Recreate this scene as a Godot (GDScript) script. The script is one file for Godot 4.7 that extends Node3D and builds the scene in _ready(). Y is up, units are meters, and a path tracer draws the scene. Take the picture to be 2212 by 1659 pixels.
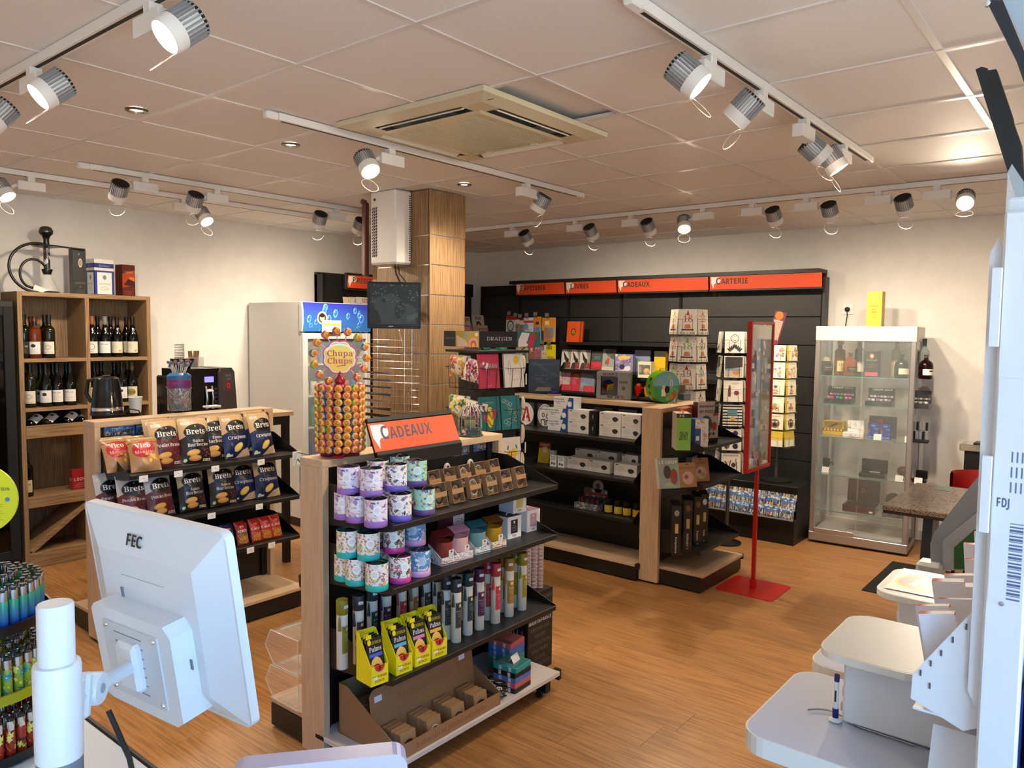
extends Node3D

const LAMP := Color(1.0, 0.92, 0.81)   # warm lamps
const SKY := 3.0                        # daylight through the shop window
const EXPOSE := 1.0
const SPOT := 2.2
const DOWN := 1.5
const F := 1655.874
const CP := Vector3(-1.66852, 1.6726, 1.74324)
var CB := Basis.from_euler(Vector3(deg_to_rad(-3.921), deg_to_rad(-50.958), deg_to_rad(0.636)))
var rng := RandomNumberGenerator.new()
var counts := {}
var mats := {}
var mesh_cache := {}

# ---------- a photo pixel gives a direction; the plane it lies on gives the distance ----------
func ray(px: float, py: float) -> Vector3:
	return CB * Vector3((px - 1106.0) / F, -(py - 829.5) / F, -1.0)
func PX(px: float, py: float, v: float) -> Vector3:
	var d := ray(px, py)
	return CP + d * ((v - CP.x) / d.x)
func PY(px: float, py: float, v: float) -> Vector3:
	var d := ray(px, py)
	return CP + d * ((v - CP.y) / d.y)
func PZ(px: float, py: float, v: float) -> Vector3:
	var d := ray(px, py)
	return CP + d * ((v - CP.z) / d.z)

# ---------- shape builder ----------
class B:
	var st := SurfaceTool.new()
	var t := Transform3D.IDENTITY
	var uv := Rect2(0, 0, 1, 1)
	func _init() -> void:
		st.begin(Mesh.PRIMITIVE_TRIANGLES)
	func v(p: Vector3, n: Vector3, u: Vector2) -> void:
		st.set_normal((t.basis * n).normalized())
		st.set_uv(u)
		st.add_vertex(t * p)
	func tri(a: Vector3, b: Vector3, c: Vector3, n := Vector3.ZERO) -> B:
		var m := (c - a).cross(b - a).normalized() if n == Vector3.ZERO else n
		var w := uv.get_center()
		v(a, m, w); v(b, m, w); v(c, m, w)
		return self
	func quad(a: Vector3, b: Vector3, c: Vector3, d: Vector3, r = null, turn := 0) -> B:
		var q: Rect2 = uv if r == null else r
		var n := (b - a).cross(d - a).normalized()
		if n == Vector3.ZERO:
			n = (c - a).cross(d - a).normalized()
		var k := [Vector2(q.position.x, q.end.y), q.end, Vector2(q.end.x, q.position.y), q.position]
		for i in turn:
			k.push_back(k.pop_front())
		v(d, n, k[3]); v(c, n, k[2]); v(b, n, k[1])
		v(d, n, k[3]); v(b, n, k[1]); v(a, n, k[0])
		return self
	func box(c: Vector3, s: Vector3, faces := {}) -> B:
		var h := s / 2.0
		var x0 := c.x - h.x; var x1 := c.x + h.x
		var y0 := c.y - h.y; var y1 := c.y + h.y
		var z0 := c.z - h.z; var z1 := c.z + h.z
		quad(Vector3(x0, y0, z1), Vector3(x1, y0, z1), Vector3(x1, y1, z1), Vector3(x0, y1, z1), faces.get("f", uv))
		quad(Vector3(x1, y0, z0), Vector3(x0, y0, z0), Vector3(x0, y1, z0), Vector3(x1, y1, z0), faces.get("k", uv))
		quad(Vector3(x1, y0, z1), Vector3(x1, y0, z0), Vector3(x1, y1, z0), Vector3(x1, y1, z1), faces.get("r", uv))
		quad(Vector3(x0, y0, z0), Vector3(x0, y0, z1), Vector3(x0, y1, z1), Vector3(x0, y1, z0), faces.get("l", uv), faces.get("lt", 0))
		quad(Vector3(x0, y1, z1), Vector3(x1, y1, z1), Vector3(x1, y1, z0), Vector3(x0, y1, z0), faces.get("t", uv))
		quad(Vector3(x0, y0, z0), Vector3(x1, y0, z0), Vector3(x1, y0, z1), Vector3(x0, y0, z1), faces.get("b", uv))
		return self
	func span(a: Vector3, b: Vector3, faces := {}) -> B:
		return box((a + b) / 2.0, (b - a).abs(), faces)
	func bbox(c: Vector3, s: Vector3, e := 0.002) -> B:
		var h := s / 2.0
		e = minf(e, minf(h.x, minf(h.y, h.z)) * 0.9)
		var i := h - Vector3(e, e, e)
		for sg in [-1.0, 1.0]:
			_q(c, Vector3(sg * h.x, -i.y, -i.z), Vector3(sg * h.x, -i.y, i.z), Vector3(sg * h.x, i.y, i.z), Vector3(sg * h.x, i.y, -i.z))
			_q(c, Vector3(-i.x, sg * h.y, -i.z), Vector3(i.x, sg * h.y, -i.z), Vector3(i.x, sg * h.y, i.z), Vector3(-i.x, sg * h.y, i.z))
			_q(c, Vector3(-i.x, -i.y, sg * h.z), Vector3(i.x, -i.y, sg * h.z), Vector3(i.x, i.y, sg * h.z), Vector3(-i.x, i.y, sg * h.z))
			for sh in [-1.0, 1.0]:
				_q(c, Vector3(sg * h.x, sh * i.y, -i.z), Vector3(sg * h.x, sh * i.y, i.z), Vector3(sg * i.x, sh * h.y, i.z), Vector3(sg * i.x, sh * h.y, -i.z))
				_q(c, Vector3(sg * h.x, -i.y, sh * i.z), Vector3(sg * h.x, i.y, sh * i.z), Vector3(sg * i.x, i.y, sh * h.z), Vector3(sg * i.x, -i.y, sh * h.z))
				_q(c, Vector3(-i.x, sg * h.y, sh * i.z), Vector3(i.x, sg * h.y, sh * i.z), Vector3(i.x, sg * i.y, sh * h.z), Vector3(-i.x, sg * i.y, sh * h.z))
				for sk in [-1.0, 1.0]:
					_t(c, Vector3(sg * h.x, sh * i.y, sk * i.z), Vector3(sg * i.x, sh * h.y, sk * i.z), Vector3(sg * i.x, sh * i.y, sk * h.z))
		return self
	func bspan(a: Vector3, b: Vector3, e := 0.002) -> B:
		return bbox((a + b) / 2.0, (b - a).abs(), e)
	func _q(o: Vector3, a: Vector3, b: Vector3, c: Vector3, d: Vector3) -> void:
		if (b - a).cross(d - a).dot(a + b + c + d) < 0.0:
			quad(o + b, o + a, o + d, o + c)
		else:
			quad(o + a, o + b, o + c, o + d)
	func _t(o: Vector3, a: Vector3, b: Vector3, c: Vector3) -> void:
		if (c - a).cross(b - a).dot(a + b + c) < 0.0:
			tri(o + a, o + c, o + b)
		else:
			tri(o + a, o + b, o + c)
	func lathe(pr: Array, seg := 20, o := Vector3.ZERO, sweep := TAU, start := 0.0) -> B:
		var n := pr.size()
		var sn := []
		var lens := [0.0]
		for i in n - 1:
			var d: Vector2 = pr[i + 1] - pr[i]
			sn.append(Vector2(d.y, -d.x).normalized())
			lens.append(lens[-1] + d.length())
		var tot: float = maxf(lens[-1], 1e-6)
		for i in n - 1:
			var na: Vector2 = sn[i]
			var nb: Vector2 = sn[i]
			if i > 0 and sn[i - 1].dot(sn[i]) > 0.7: na = (sn[i - 1] + sn[i]).normalized()
			if i < n - 2 and sn[i + 1].dot(sn[i]) > 0.7: nb = (sn[i + 1] + sn[i]).normalized()
			var va: float = uv.end.y - uv.size.y * lens[i] / tot
			var vb: float = uv.end.y - uv.size.y * lens[i + 1] / tot
			for k in seg:
				var a0 := start + sweep * k / seg
				var a1 := start + sweep * (k + 1) / seg
				var u0: float = uv.position.x + uv.size.x * k / seg
				var u1: float = uv.position.x + uv.size.x * (k + 1) / seg
				var p0 := Vector3(sin(a0), 0, cos(a0))
				var p1 := Vector3(sin(a1), 0, cos(a1))
				var A: Vector3 = o + p0 * pr[i].x + Vector3(0, pr[i].y, 0)
				var Bq: Vector3 = o + p1 * pr[i].x + Vector3(0, pr[i].y, 0)
				var Cq: Vector3 = o + p1 * pr[i + 1].x + Vector3(0, pr[i + 1].y, 0)
				var D: Vector3 = o + p0 * pr[i + 1].x + Vector3(0, pr[i + 1].y, 0)
				var nA := p0 * na.x + Vector3(0, na.y, 0)
				var nB := p1 * na.x + Vector3(0, na.y, 0)
				var nC := p1 * nb.x + Vector3(0, nb.y, 0)
				var nD := p0 * nb.x + Vector3(0, nb.y, 0)
				if pr[i + 1].x > 1e-6:
					v(D, nD, Vector2(u0, vb)); v(Cq, nC, Vector2(u1, vb)); v(Bq, nB, Vector2(u1, va))
				if pr[i].x > 1e-6:
					v(D, nD, Vector2(u0, vb)); v(Bq, nB, Vector2(u1, va)); v(A, nA, Vector2(u0, va))
		return self
	func cyl(c: Vector3, r: float, h: float, seg := 16, e := 0.0) -> B:
		if e > 0.0:
			return lathe([Vector2(0, 0), Vector2(r - e, 0), Vector2(r, e), Vector2(r, h - e), Vector2(r - e, h), Vector2(0, h)], seg, c)
		return lathe([Vector2(0, 0), Vector2(r, 0), Vector2(r, h), Vector2(0, h)], seg, c)
	func ball(c: Vector3, r: float, seg := 12, squash := 1.0) -> B:
		var pr := []
		var k := maxi(4, seg / 2)
		for i in k + 1:
			var a := -PI / 2 + PI * i / k
			pr.append(Vector2(maxf(0.0, r * cos(a)), r * squash * sin(a)))
		return lathe(pr, seg, c)
	func rod(a: Vector3, b: Vector3, r: float, seg := 6) -> B:
		return tube([a, b], r, seg)
	func tube(pts: Array, r, seg := 6, closed := false, caps := true) -> B:
		var n := pts.size()
		var side := Vector3.ZERO
		var rings := []
		for i in n:
			var d: Vector3
			if closed: d = (pts[(i + 1) % n] - pts[(i - 1 + n) % n]).normalized()
			elif i == 0: d = (pts[1] - pts[0]).normalized()
			elif i == n - 1: d = (pts[n - 1] - pts[n - 2]).normalized()
			else: d = ((pts[i + 1] - pts[i]).normalized() + (pts[i] - pts[i - 1]).normalized()).normalized()
			if side == Vector3.ZERO:
				side = d.cross(Vector3.UP if absf(d.y) < 0.9 else Vector3.RIGHT).normalized()
			side = (side - d * side.dot(d)).normalized()
			var up := side.cross(d).normalized()
			var rr: float = r[i] if r is Array else r
			var ring := []
			for k in seg:
				var a := TAU * k / seg
				ring.append([pts[i] + (side * cos(a) + up * sin(a)) * rr, side * cos(a) + up * sin(a)])
			rings.append(ring)
		for i in (n if closed else n - 1):
			var ra: Array = rings[i]
			var rb: Array = rings[(i + 1) % n]
			for k in seg:
				var l := (k + 1) % seg
				var u0 := Vector2(uv.position.x + uv.size.x * k / seg, uv.end.y)
				v(rb[k][0], rb[k][1], u0); v(ra[k][0], ra[k][1], u0); v(ra[l][0], ra[l][1], u0)
				v(rb[k][0], rb[k][1], u0); v(ra[l][0], ra[l][1], u0); v(rb[l][0], rb[l][1], u0)
		if caps and not closed:
			for e in [0, n - 1]:
				var g: Array = rings[e]
				var nn: Vector3 = (pts[0] - pts[1]).normalized() if e == 0 else (pts[n - 1] - pts[n - 2]).normalized()
				for k in range(1, seg - 1):
					if e == 0: tri(g[0][0], g[k + 1][0], g[k][0], nn)
					else: tri(g[0][0], g[k][0], g[k + 1][0], nn)
		return self
	func prism(poly: PackedVector2Array, z0: float, z1: float, front = null) -> B:
		var area := 0.0
		for i in poly.size():
			area += poly[i].cross(poly[(i + 1) % poly.size()])
		if area < 0.0: poly.reverse()
		var lo := poly[0]
		var hi := poly[0]
		for p in poly:
			lo = lo.min(p); hi = hi.max(p)
		var q: Rect2 = uv if front == null else front
		var ix := Geometry2D.triangulate_polygon(poly)
		for i in range(0, ix.size(), 3):
			var tr := [poly[ix[i]], poly[ix[i + 1]], poly[ix[i + 2]]]
			if (tr[1] - tr[0]).cross(tr[2] - tr[0]) < 0.0: tr.reverse()
			for k in [2, 1, 0]:
				var w: Vector2 = tr[k]
				v(Vector3(w.x, w.y, z1), Vector3(0, 0, 1), Vector2(q.position.x + q.size.x * (w.x - lo.x) / (hi.x - lo.x), q.end.y - q.size.y * (w.y - lo.y) / (hi.y - lo.y)))
			for k in [0, 1, 2]:
				var w2: Vector2 = tr[k]
				v(Vector3(w2.x, w2.y, z0), Vector3(0, 0, -1), uv.get_center())
		for i in poly.size():
			var a := poly[i]
			var b := poly[(i + 1) % poly.size()]
			quad(Vector3(a.x, a.y, z1), Vector3(a.x, a.y, z0), Vector3(b.x, b.y, z0), Vector3(b.x, b.y, z1), Rect2(uv.get_center(), Vector2.ZERO))
		return self
	func mesh() -> ArrayMesh:
		return st.commit()

func rounded(w: float, h: float, r: float, k := 4) -> PackedVector2Array:
	var o := PackedVector2Array()
	for c in [[1, 1, 0.0], [-1, 1, 0.5], [-1, -1, 1.0], [1, -1, 1.5]]:
		for i in k + 1:
			var a: float = PI * (c[2] + 0.5 * i / k)
			o.append(Vector2(c[0] * (w / 2 - r) + r * cos(a), c[1] * (h / 2 - r) + r * sin(a)))
	return o
func disc2(r: float, k := 24, sx := 1.0) -> PackedVector2Array:
	var o := PackedVector2Array()
	for i in k: o.append(Vector2(r * sx * cos(TAU * i / k), r * sin(TAU * i / k)))
	return o

func rf(a: float, b: float) -> float:
	return rng.randf_range(a, b)
func r1() -> float:
	return rng.randf()
func pm(c: Cell, rough: float) -> StandardMaterial3D:
	return print_mat(c.sheet, rough)
const Z0 := Vector3.ZERO
func W(x: float, y: float) -> Vector2:
	return Vector2(x, y)
func PV(a: Array) -> PackedVector2Array:
	return PackedVector2Array(a)
func N() -> B:
	return B.new()
# ---------- nodes ----------
func numbered(called: String) -> String:
	var n: int = counts.get(called, 0)
	counts[called] = n + 1
	return called if n == 0 else "%s_%03d" % [called, n]
func tag(o: Node, label: String, category: String, group := "", kind := "") -> Node:
	if label: o.set_meta("label", label)
	if category: o.set_meta("category", category)
	if group: o.set_meta("group", group)
	if kind: o.set_meta("kind", kind)
	return o
func thing(called: String, label: String, category: String, at := Vector3.ZERO, turn := 0.0, group := "") -> Node3D:
	var o := Node3D.new()
	o.name = numbered(called)
	add_child(o, true)
	o.position = at
	o.rotation_degrees.y = turn
	tag(o, label, category, group)
	return o
func part(called: String, shape, m: Material, parent: Node = null, at := Transform3D.IDENTITY) -> MeshInstance3D:
	var o := MeshInstance3D.new()
	o.mesh = shape.mesh() if shape is B else shape
	o.material_override = null
	if m and o.mesh.get_surface_count() and shape is B:
		o.mesh.surface_set_material(0, m)
	elif m:
		o.set_surface_override_material(0, m)
	o.name = called if parent else numbered(called)
	(parent if parent else self).add_child(o, true)
	o.transform = at
	return o
func single(called: String, shape, m: Material, label: String, category: String, at := Transform3D.IDENTITY, group := "") -> MeshInstance3D:
	var o := part(called, shape, m, null, at)
	tag(o, label, category, group)
	return o
func struct(called: String, shape, m: Material) -> MeshInstance3D:
	var o := part(called, shape, m)
	o.set_meta("kind", "structure")
	return o
func T(at: Vector3, ry := 0.0, rx := 0.0, rz := 0.0) -> Transform3D:
	return Transform3D(Basis.from_euler(Vector3(deg_to_rad(rx), deg_to_rad(ry), deg_to_rad(rz))), at)
func V(x: float, y: float, z: float) -> Vector3:
	return Vector3(x, y, z)

# ---------- materials ----------
func mat(c, rough := 0.6, metal := 0.0, spec := 0.5) -> StandardMaterial3D:
	var col := Color(c) if c is String else c as Color
	var key := "%s %s %s %s" % [col.to_html(), rough, metal, spec]
	if not mats.has(key):
		var m := StandardMaterial3D.new()
		m.albedo_color = col
		m.roughness = rough
		m.metallic = metal
		m.metallic_specular = spec
		mats[key] = m
	return mats[key]
func mc(r: float, g: float, b: float, rough := 0.6, metal := 0.0) -> StandardMaterial3D:
	return mat(Color(r, g, b), rough, metal)
func glassy(c: Color, a: float) -> StandardMaterial3D:
	var key := "glass %s %s" % [c.to_html(), a]
	if not mats.has(key):
		var m := StandardMaterial3D.new()
		m.transparency = BaseMaterial3D.TRANSPARENCY_ALPHA
		m.albedo_color = Color(c, a)
		m.roughness = 0.02
		mats[key] = m
	return mats[key]
func glow(c: Color, e: float) -> StandardMaterial3D:
	var key := "glow %s %s" % [c.to_html(), e]
	if not mats.has(key):
		var m := StandardMaterial3D.new()
		m.albedo_color = Color(0.9, 0.9, 0.9)
		m.emission_enabled = true
		m.emission = c
		m.emission_energy_multiplier = e
		mats[key] = m
	return mats[key]
func grain(key: String, stops: Array, scale: Vector3, rough := 0.5, freq := 0.02, seed_ := 1, size := 512, world := false, oct := 4, bump := 0.0) -> StandardMaterial3D:
	if not mats.has(key):
		var n := FastNoiseLite.new()
		n.noise_type = FastNoiseLite.TYPE_SIMPLEX
		n.seed = seed_
		n.frequency = freq
		n.fractal_octaves = oct
		n.fractal_gain = 0.55
		n.domain_warp_enabled = true
		n.domain_warp_amplitude = 18.0
		n.domain_warp_frequency = 0.02
		var t := NoiseTexture2D.new()
		t.width = size
		t.height = size
		t.seamless = true
		t.noise = n
		var g := Gradient.new()
		g.offsets = PackedFloat32Array(range(stops.size()).map(func(i): return stops[i][0]))
		g.colors = PackedColorArray(stops.map(func(s): return Color(s[1])))
		t.color_ramp = g
		var m := StandardMaterial3D.new()
		m.albedo_texture = t
		m.roughness = rough
		m.uv1_triplanar = true
		m.uv1_world_triplanar = world
		m.uv1_scale = scale
		if bump > 0.0:
			m.heightmap_enabled = true
			m.heightmap_texture = t
			m.heightmap_scale = bump
		mats[key] = m
	return mats[key]

# ---------- printing: sheets of computed print ----------
const SHEET := 2048
var sheets: Array = []
var pen_x := 0
var pen_y := 0
var pen_h := 0
var waiting: Array = []
var glyphs := {}
var fonts := {}
class Cell:
	var im: Image
	var r: Rect2i
	var sheet: int
	var host
	func uv() -> Rect2:
		return Rect2((r.position.x + 1.0) / 2048.0, (r.position.y + 1.0) / 2048.0, (r.size.x - 2.0) / 2048.0, (r.size.y - 2.0) / 2048.0)
	func sub(x: float, y: float, w: float, h: float) -> Rect2:
		return Rect2((r.position.x + x) / 2048.0, (r.position.y + y) / 2048.0, w / 2048.0, h / 2048.0)
	func fill(c) -> Cell:
		im.fill_rect(r, Color(c)); return self
	func rect(x: float, y: float, w: float, h: float, c) -> Cell:
		var q := Rect2i(r.position + Vector2i(roundi(x), roundi(y)), Vector2i(roundi(w), roundi(h))).intersection(r)
		if q.has_area(): im.fill_rect(q, Color(c))
		return self
	func ell(cx: float, cy: float, rx: float, ry: float, c, rot := 0.0) -> Cell:
		var pts := PackedVector2Array()
		var k := clampi(int(maxf(rx, ry)), 8, 40)
		for i in k:
			pts.append(Vector2(cx, cy) + Vector2(rx * cos(TAU * i / k), ry * sin(TAU * i / k)).rotated(rot))
		return poly(pts, c)
	func poly(pts: PackedVector2Array, c) -> Cell:
		var col := Color(c)
		var lo := 1e9
		var hi := -1e9
		for p in pts:
			lo = minf(lo, p.y); hi = maxf(hi, p.y)
		for y in range(maxi(0, floori(lo)), mini(r.size.y, ceili(hi) + 1)):
			var xs := []
			var fy := y + 0.5
			for i in pts.size():
				var a := pts[i]
				var b := pts[(i + 1) % pts.size()]
				if (a.y <= fy) != (b.y <= fy):
					xs.append(a.x + (fy - a.y) / (b.y - a.y) * (b.x - a.x))
			xs.sort()
			for i in range(0, xs.size() - 1, 2):
				var x0 := maxi(0, roundi(xs[i]))
				var x1 := mini(r.size.x, roundi(xs[i + 1]))
				if x1 > x0: im.fill_rect(Rect2i(r.position.x + x0, r.position.y + y, x1 - x0, 1), col)
		return self
	func line(x0: float, y0: float, x1: float, y1: float, w: float, c) -> Cell:
		var d := Vector2(x1 - x0, y1 - y0)
		var n := d.normalized().orthogonal() * w / 2
		var a := Vector2(x0, y0)
		var b := Vector2(x1, y1)
		return poly(PackedVector2Array([a + n, b + n, b - n, a - n]), c)
	func ring(cx: float, cy: float, rr: float, w: float, c) -> Cell:
		for i in 24:
			var a := Vector2(cx, cy) + Vector2(rr, 0).rotated(TAU * i / 24)
			var b := Vector2(cx, cy) + Vector2(rr, 0).rotated(TAU * (i + 1) / 24)
			line(a.x, a.y, b.x, b.y, w, c)
		return self
	func text(s: String, x: float, y: float, size: int, c, anchor := 0.5, font := "sansb", maxw := 0.0) -> Cell:
		host.write(self, s, x, y, size, Color(c), anchor, font, maxw)
		return self
	func lines(x: float, y: float, w: float, n: int, gap: float, c, th := 1.0) -> Cell:
		for i in n:
			var k: float = w * (0.55 + 0.45 * absf(sin(i * 2.3 + x)))
			rect(x + (w - k) / 2, y + i * gap, k, th, c)
		return self
func cell(w: int, h: int, c = null) -> Cell:
	if sheets.is_empty() or pen_x + w > SHEET:
		pen_x = 0
		pen_y += pen_h + 2
		pen_h = 0
	if sheets.is_empty() or pen_y + h > SHEET:
		sheets.append(Image.create_empty(SHEET, SHEET, false, Image.FORMAT_RGBA8))
		sheets[-1].fill(Color.WHITE)
		pen_x = 0
		pen_y = 0
		pen_h = 0
	var k := Cell.new()
	k.im = sheets[-1]
	k.sheet = sheets.size() - 1
	k.host = self
	k.r = Rect2i(pen_x, pen_y, w, h)
	pen_x += w + 2
	pen_h = maxi(pen_h, h)
	if c != null: k.fill(c)
	return k
var flat_cells := {}
func ink(c) -> Rect2:
	var key := str(c)
	if not flat_cells.has(key):
		var k := cell(8, 8, c)
		flat_cells[key] = k
	var q: Cell = flat_cells[key]
	return q.sub(3, 3, 2, 2)
func print_mat(sheet: int, rough := 0.6, coat := 0.0) -> StandardMaterial3D:
	var key := "print %d %s %s" % [sheet, rough, coat]
	if not mats.has(key):
		var m := StandardMaterial3D.new()
		waiting.append([m, sheet])
		m.roughness = rough
		m.texture_repeat = false
		if coat > 0.0:
			m.clearcoat_enabled = true
			m.clearcoat = coat
			m.clearcoat_roughness = 0.15
		mats[key] = m
	return mats[key]
func finish_sheets() -> void:
	var tex := sheets.map(func(i): return ImageTexture.create_from_image(i))
	for w in waiting:
		w[0].albedo_texture = tex[w[1]]
	for w in screens:
		w[0].emission_texture = tex[w[1]]
func font_rid(f: String) -> RID:
	if not fonts.has(f):
		var sf := SystemFont.new()
		sf.font_names = PackedStringArray(["Droid Serif" if f.begins_with("serif") else "Droid Sans Mono" if f.begins_with("mono") else "Droid Sans"])
		sf.font_weight = 700 if f.ends_with("b") else 400
		fonts[f] = sf
	return fonts[f].get_rids()[0]
func write(k: Cell, s: String, x: float, y: float, size: int, c: Color, anchor: float, f: String, maxw: float) -> void:
	var ts := TextServerManager.get_primary_interface()
	var rid := font_rid(f)
	var w := 0.0
	var sz := Vector2i(size, 0)
	for i in s.length():
		w += ts.font_get_glyph_advance(rid, size, ts.font_get_glyph_index(rid, size, s.unicode_at(i), 0)).x
	if maxw > 0.0 and w > maxw and size > 5:
		write(k, s, x, y, maxi(5, int(size * maxw / w)), c, anchor, f, 0.0)
		return
	var at := x - w * anchor
	for i in s.length():
		var gi := ts.font_get_glyph_index(rid, size, s.unicode_at(i), 0)
		var key := "%s %d %d" % [f, size, gi]
		if not glyphs.has(key):
			ts.font_render_glyph(rid, sz, gi)
			var ur: Rect2 = ts.font_get_glyph_uv_rect(rid, sz, gi)
			var ti := ts.font_get_glyph_texture_idx(rid, sz, gi)
			var g: Image = null
			if ti >= 0 and ur.has_area():
				g = ts.font_get_texture_image(rid, sz, ti).get_region(Rect2i(ur))
			glyphs[key] = [g, ts.font_get_glyph_offset(rid, sz, gi), ts.font_get_glyph_advance(rid, size, gi).x]
		var e: Array = glyphs[key]
		if e[0] != null:
			var ox := roundi(at + e[1].x)
			var oy := roundi(y + e[1].y)
			var g2: Image = e[0]
			for yy in g2.get_height():
				for xx in g2.get_width():
					var a := g2.get_pixel(xx, yy).a
					var qx := ox + xx
					var qy := oy + yy
					if a > 0.03 and qx >= 0 and qy >= 0 and qx < k.r.size.x and qy < k.r.size.y:
						var P := k.r.position + Vector2i(qx, qy)
						k.im.set_pixelv(P, k.im.get_pixelv(P).lerp(c, a))
		at += e[2]

# ---------- setting ----------
const HC := 2.6
const XB := 5.264
const ZL := -4.42
const XF := -3.0
const ZR := 3.1
var M := {}
func make_materials() -> void:
	M.white = mc(0.9, 0.89, 0.87, 0.55)
	M.wall = grain("wall", [[0.0, Color(0.865, 0.85, 0.825)], [1.0, Color(0.895, 0.88, 0.855)]], V(0.6, 0.6, 0.6), 0.85, 0.03, 3, 256, true)
	M.tile = grain("tile", [[0.0, Color(0.88, 0.865, 0.85)], [0.5, Color(0.90, 0.885, 0.87)], [1.0, Color(0.92, 0.905, 0.89)]], V(2.5, 2.5, 2.5), 0.7, 0.12, 5, 256, true, 3)
	M.grid = mc(0.86, 0.84, 0.82, 0.35)
	M.black = mc(0.075, 0.075, 0.08, 0.42)
	M.black_rough = mc(0.06, 0.06, 0.065, 0.75)
	M.panel = grain("panel", [[0.0, Color(0.14, 0.138, 0.14)], [1.0, Color(0.165, 0.163, 0.163)]], V(6, 6, 6), 0.42, 0.2, 8, 128)
	var beech := [[0.15, Color(0.76, 0.635, 0.50)], [0.5, Color(0.795, 0.675, 0.54)], [0.85, Color(0.82, 0.70, 0.57)]]
	M.beech = grain("beech", beech, V(4, 0.3, 4), 0.42, 0.02, 11)
	M.beech_x = grain("beech_x", beech, V(0.3, 4, 4), 0.42, 0.02, 12)
	M.beech_z = grain("beech_z", beech, V(4, 4, 0.3), 0.42, 0.02, 13)
	var oak := [[0.12, Color(0.46, 0.35, 0.235)], [0.35, Color(0.55, 0.43, 0.295)], [0.6, Color(0.61, 0.485, 0.34)], [0.9, Color(0.65, 0.525, 0.38)]]
	M.oak = grain("oak", oak, V(6, 0.25, 6), 0.55, 0.02, 21, 512, true)
	M.oak_x = grain("oak_x", oak, V(0.25, 6, 6), 0.55, 0.02, 22, 512, true)
	M.oak_z = grain("oak_z", oak, V(6, 6, 0.25), 0.55, 0.02, 23, 512, true)
	M.alu = mc(0.74, 0.73, 0.72, 0.32, 0.85)
	M.chrome = mc(0.86, 0.86, 0.86, 0.12, 1.0)
	M.wire = mc(0.05, 0.05, 0.055, 0.4)
	M.card = mc(0.9, 0.89, 0.87, 0.7)
	M.kraft = grain("kraft", [[0.0, Color(0.56, 0.42, 0.28)], [1.0, Color(0.66, 0.51, 0.35)]], V(8, 8, 8), 0.8, 0.15, 31, 128)
	M.red = mc(0.72, 0.07, 0.06, 0.35)

func make_view() -> void:
	var cam := Camera3D.new()
	cam.name = "camera"
	cam.fov = 53.2166
	cam.near = 0.02
	add_child(cam)
	cam.transform = Transform3D(CB, CP)
	cam.current = true
	var we := WorldEnvironment.new()
	we.name = "environment"
	var e := Environment.new()
	e.background_mode = Environment.BG_SKY
	var sky := Sky.new()
	var sm := ProceduralSkyMaterial.new()
	sm.sky_top_color = Color(0.20, 0.60, 1.0)
	sm.sky_horizon_color = Color(0.42, 0.80, 1.0)
	sm.ground_bottom_color = Color(0.70, 0.735, 0.75)
	sm.ground_horizon_color = Color(0.70, 0.78, 0.84)
	sm.sky_energy_multiplier = SKY
	sm.ground_energy_multiplier = SKY * 1.2
	sky.sky_material = sm
	e.sky = sky
	e.tonemap_mode = Environment.TONE_MAPPER_LINEAR
	e.tonemap_exposure = EXPOSE
	e.sdfgi_enabled = true
	e.ssao_enabled = true
	e.ssil_enabled = true
	we.environment = e
	add_child(we)

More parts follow.
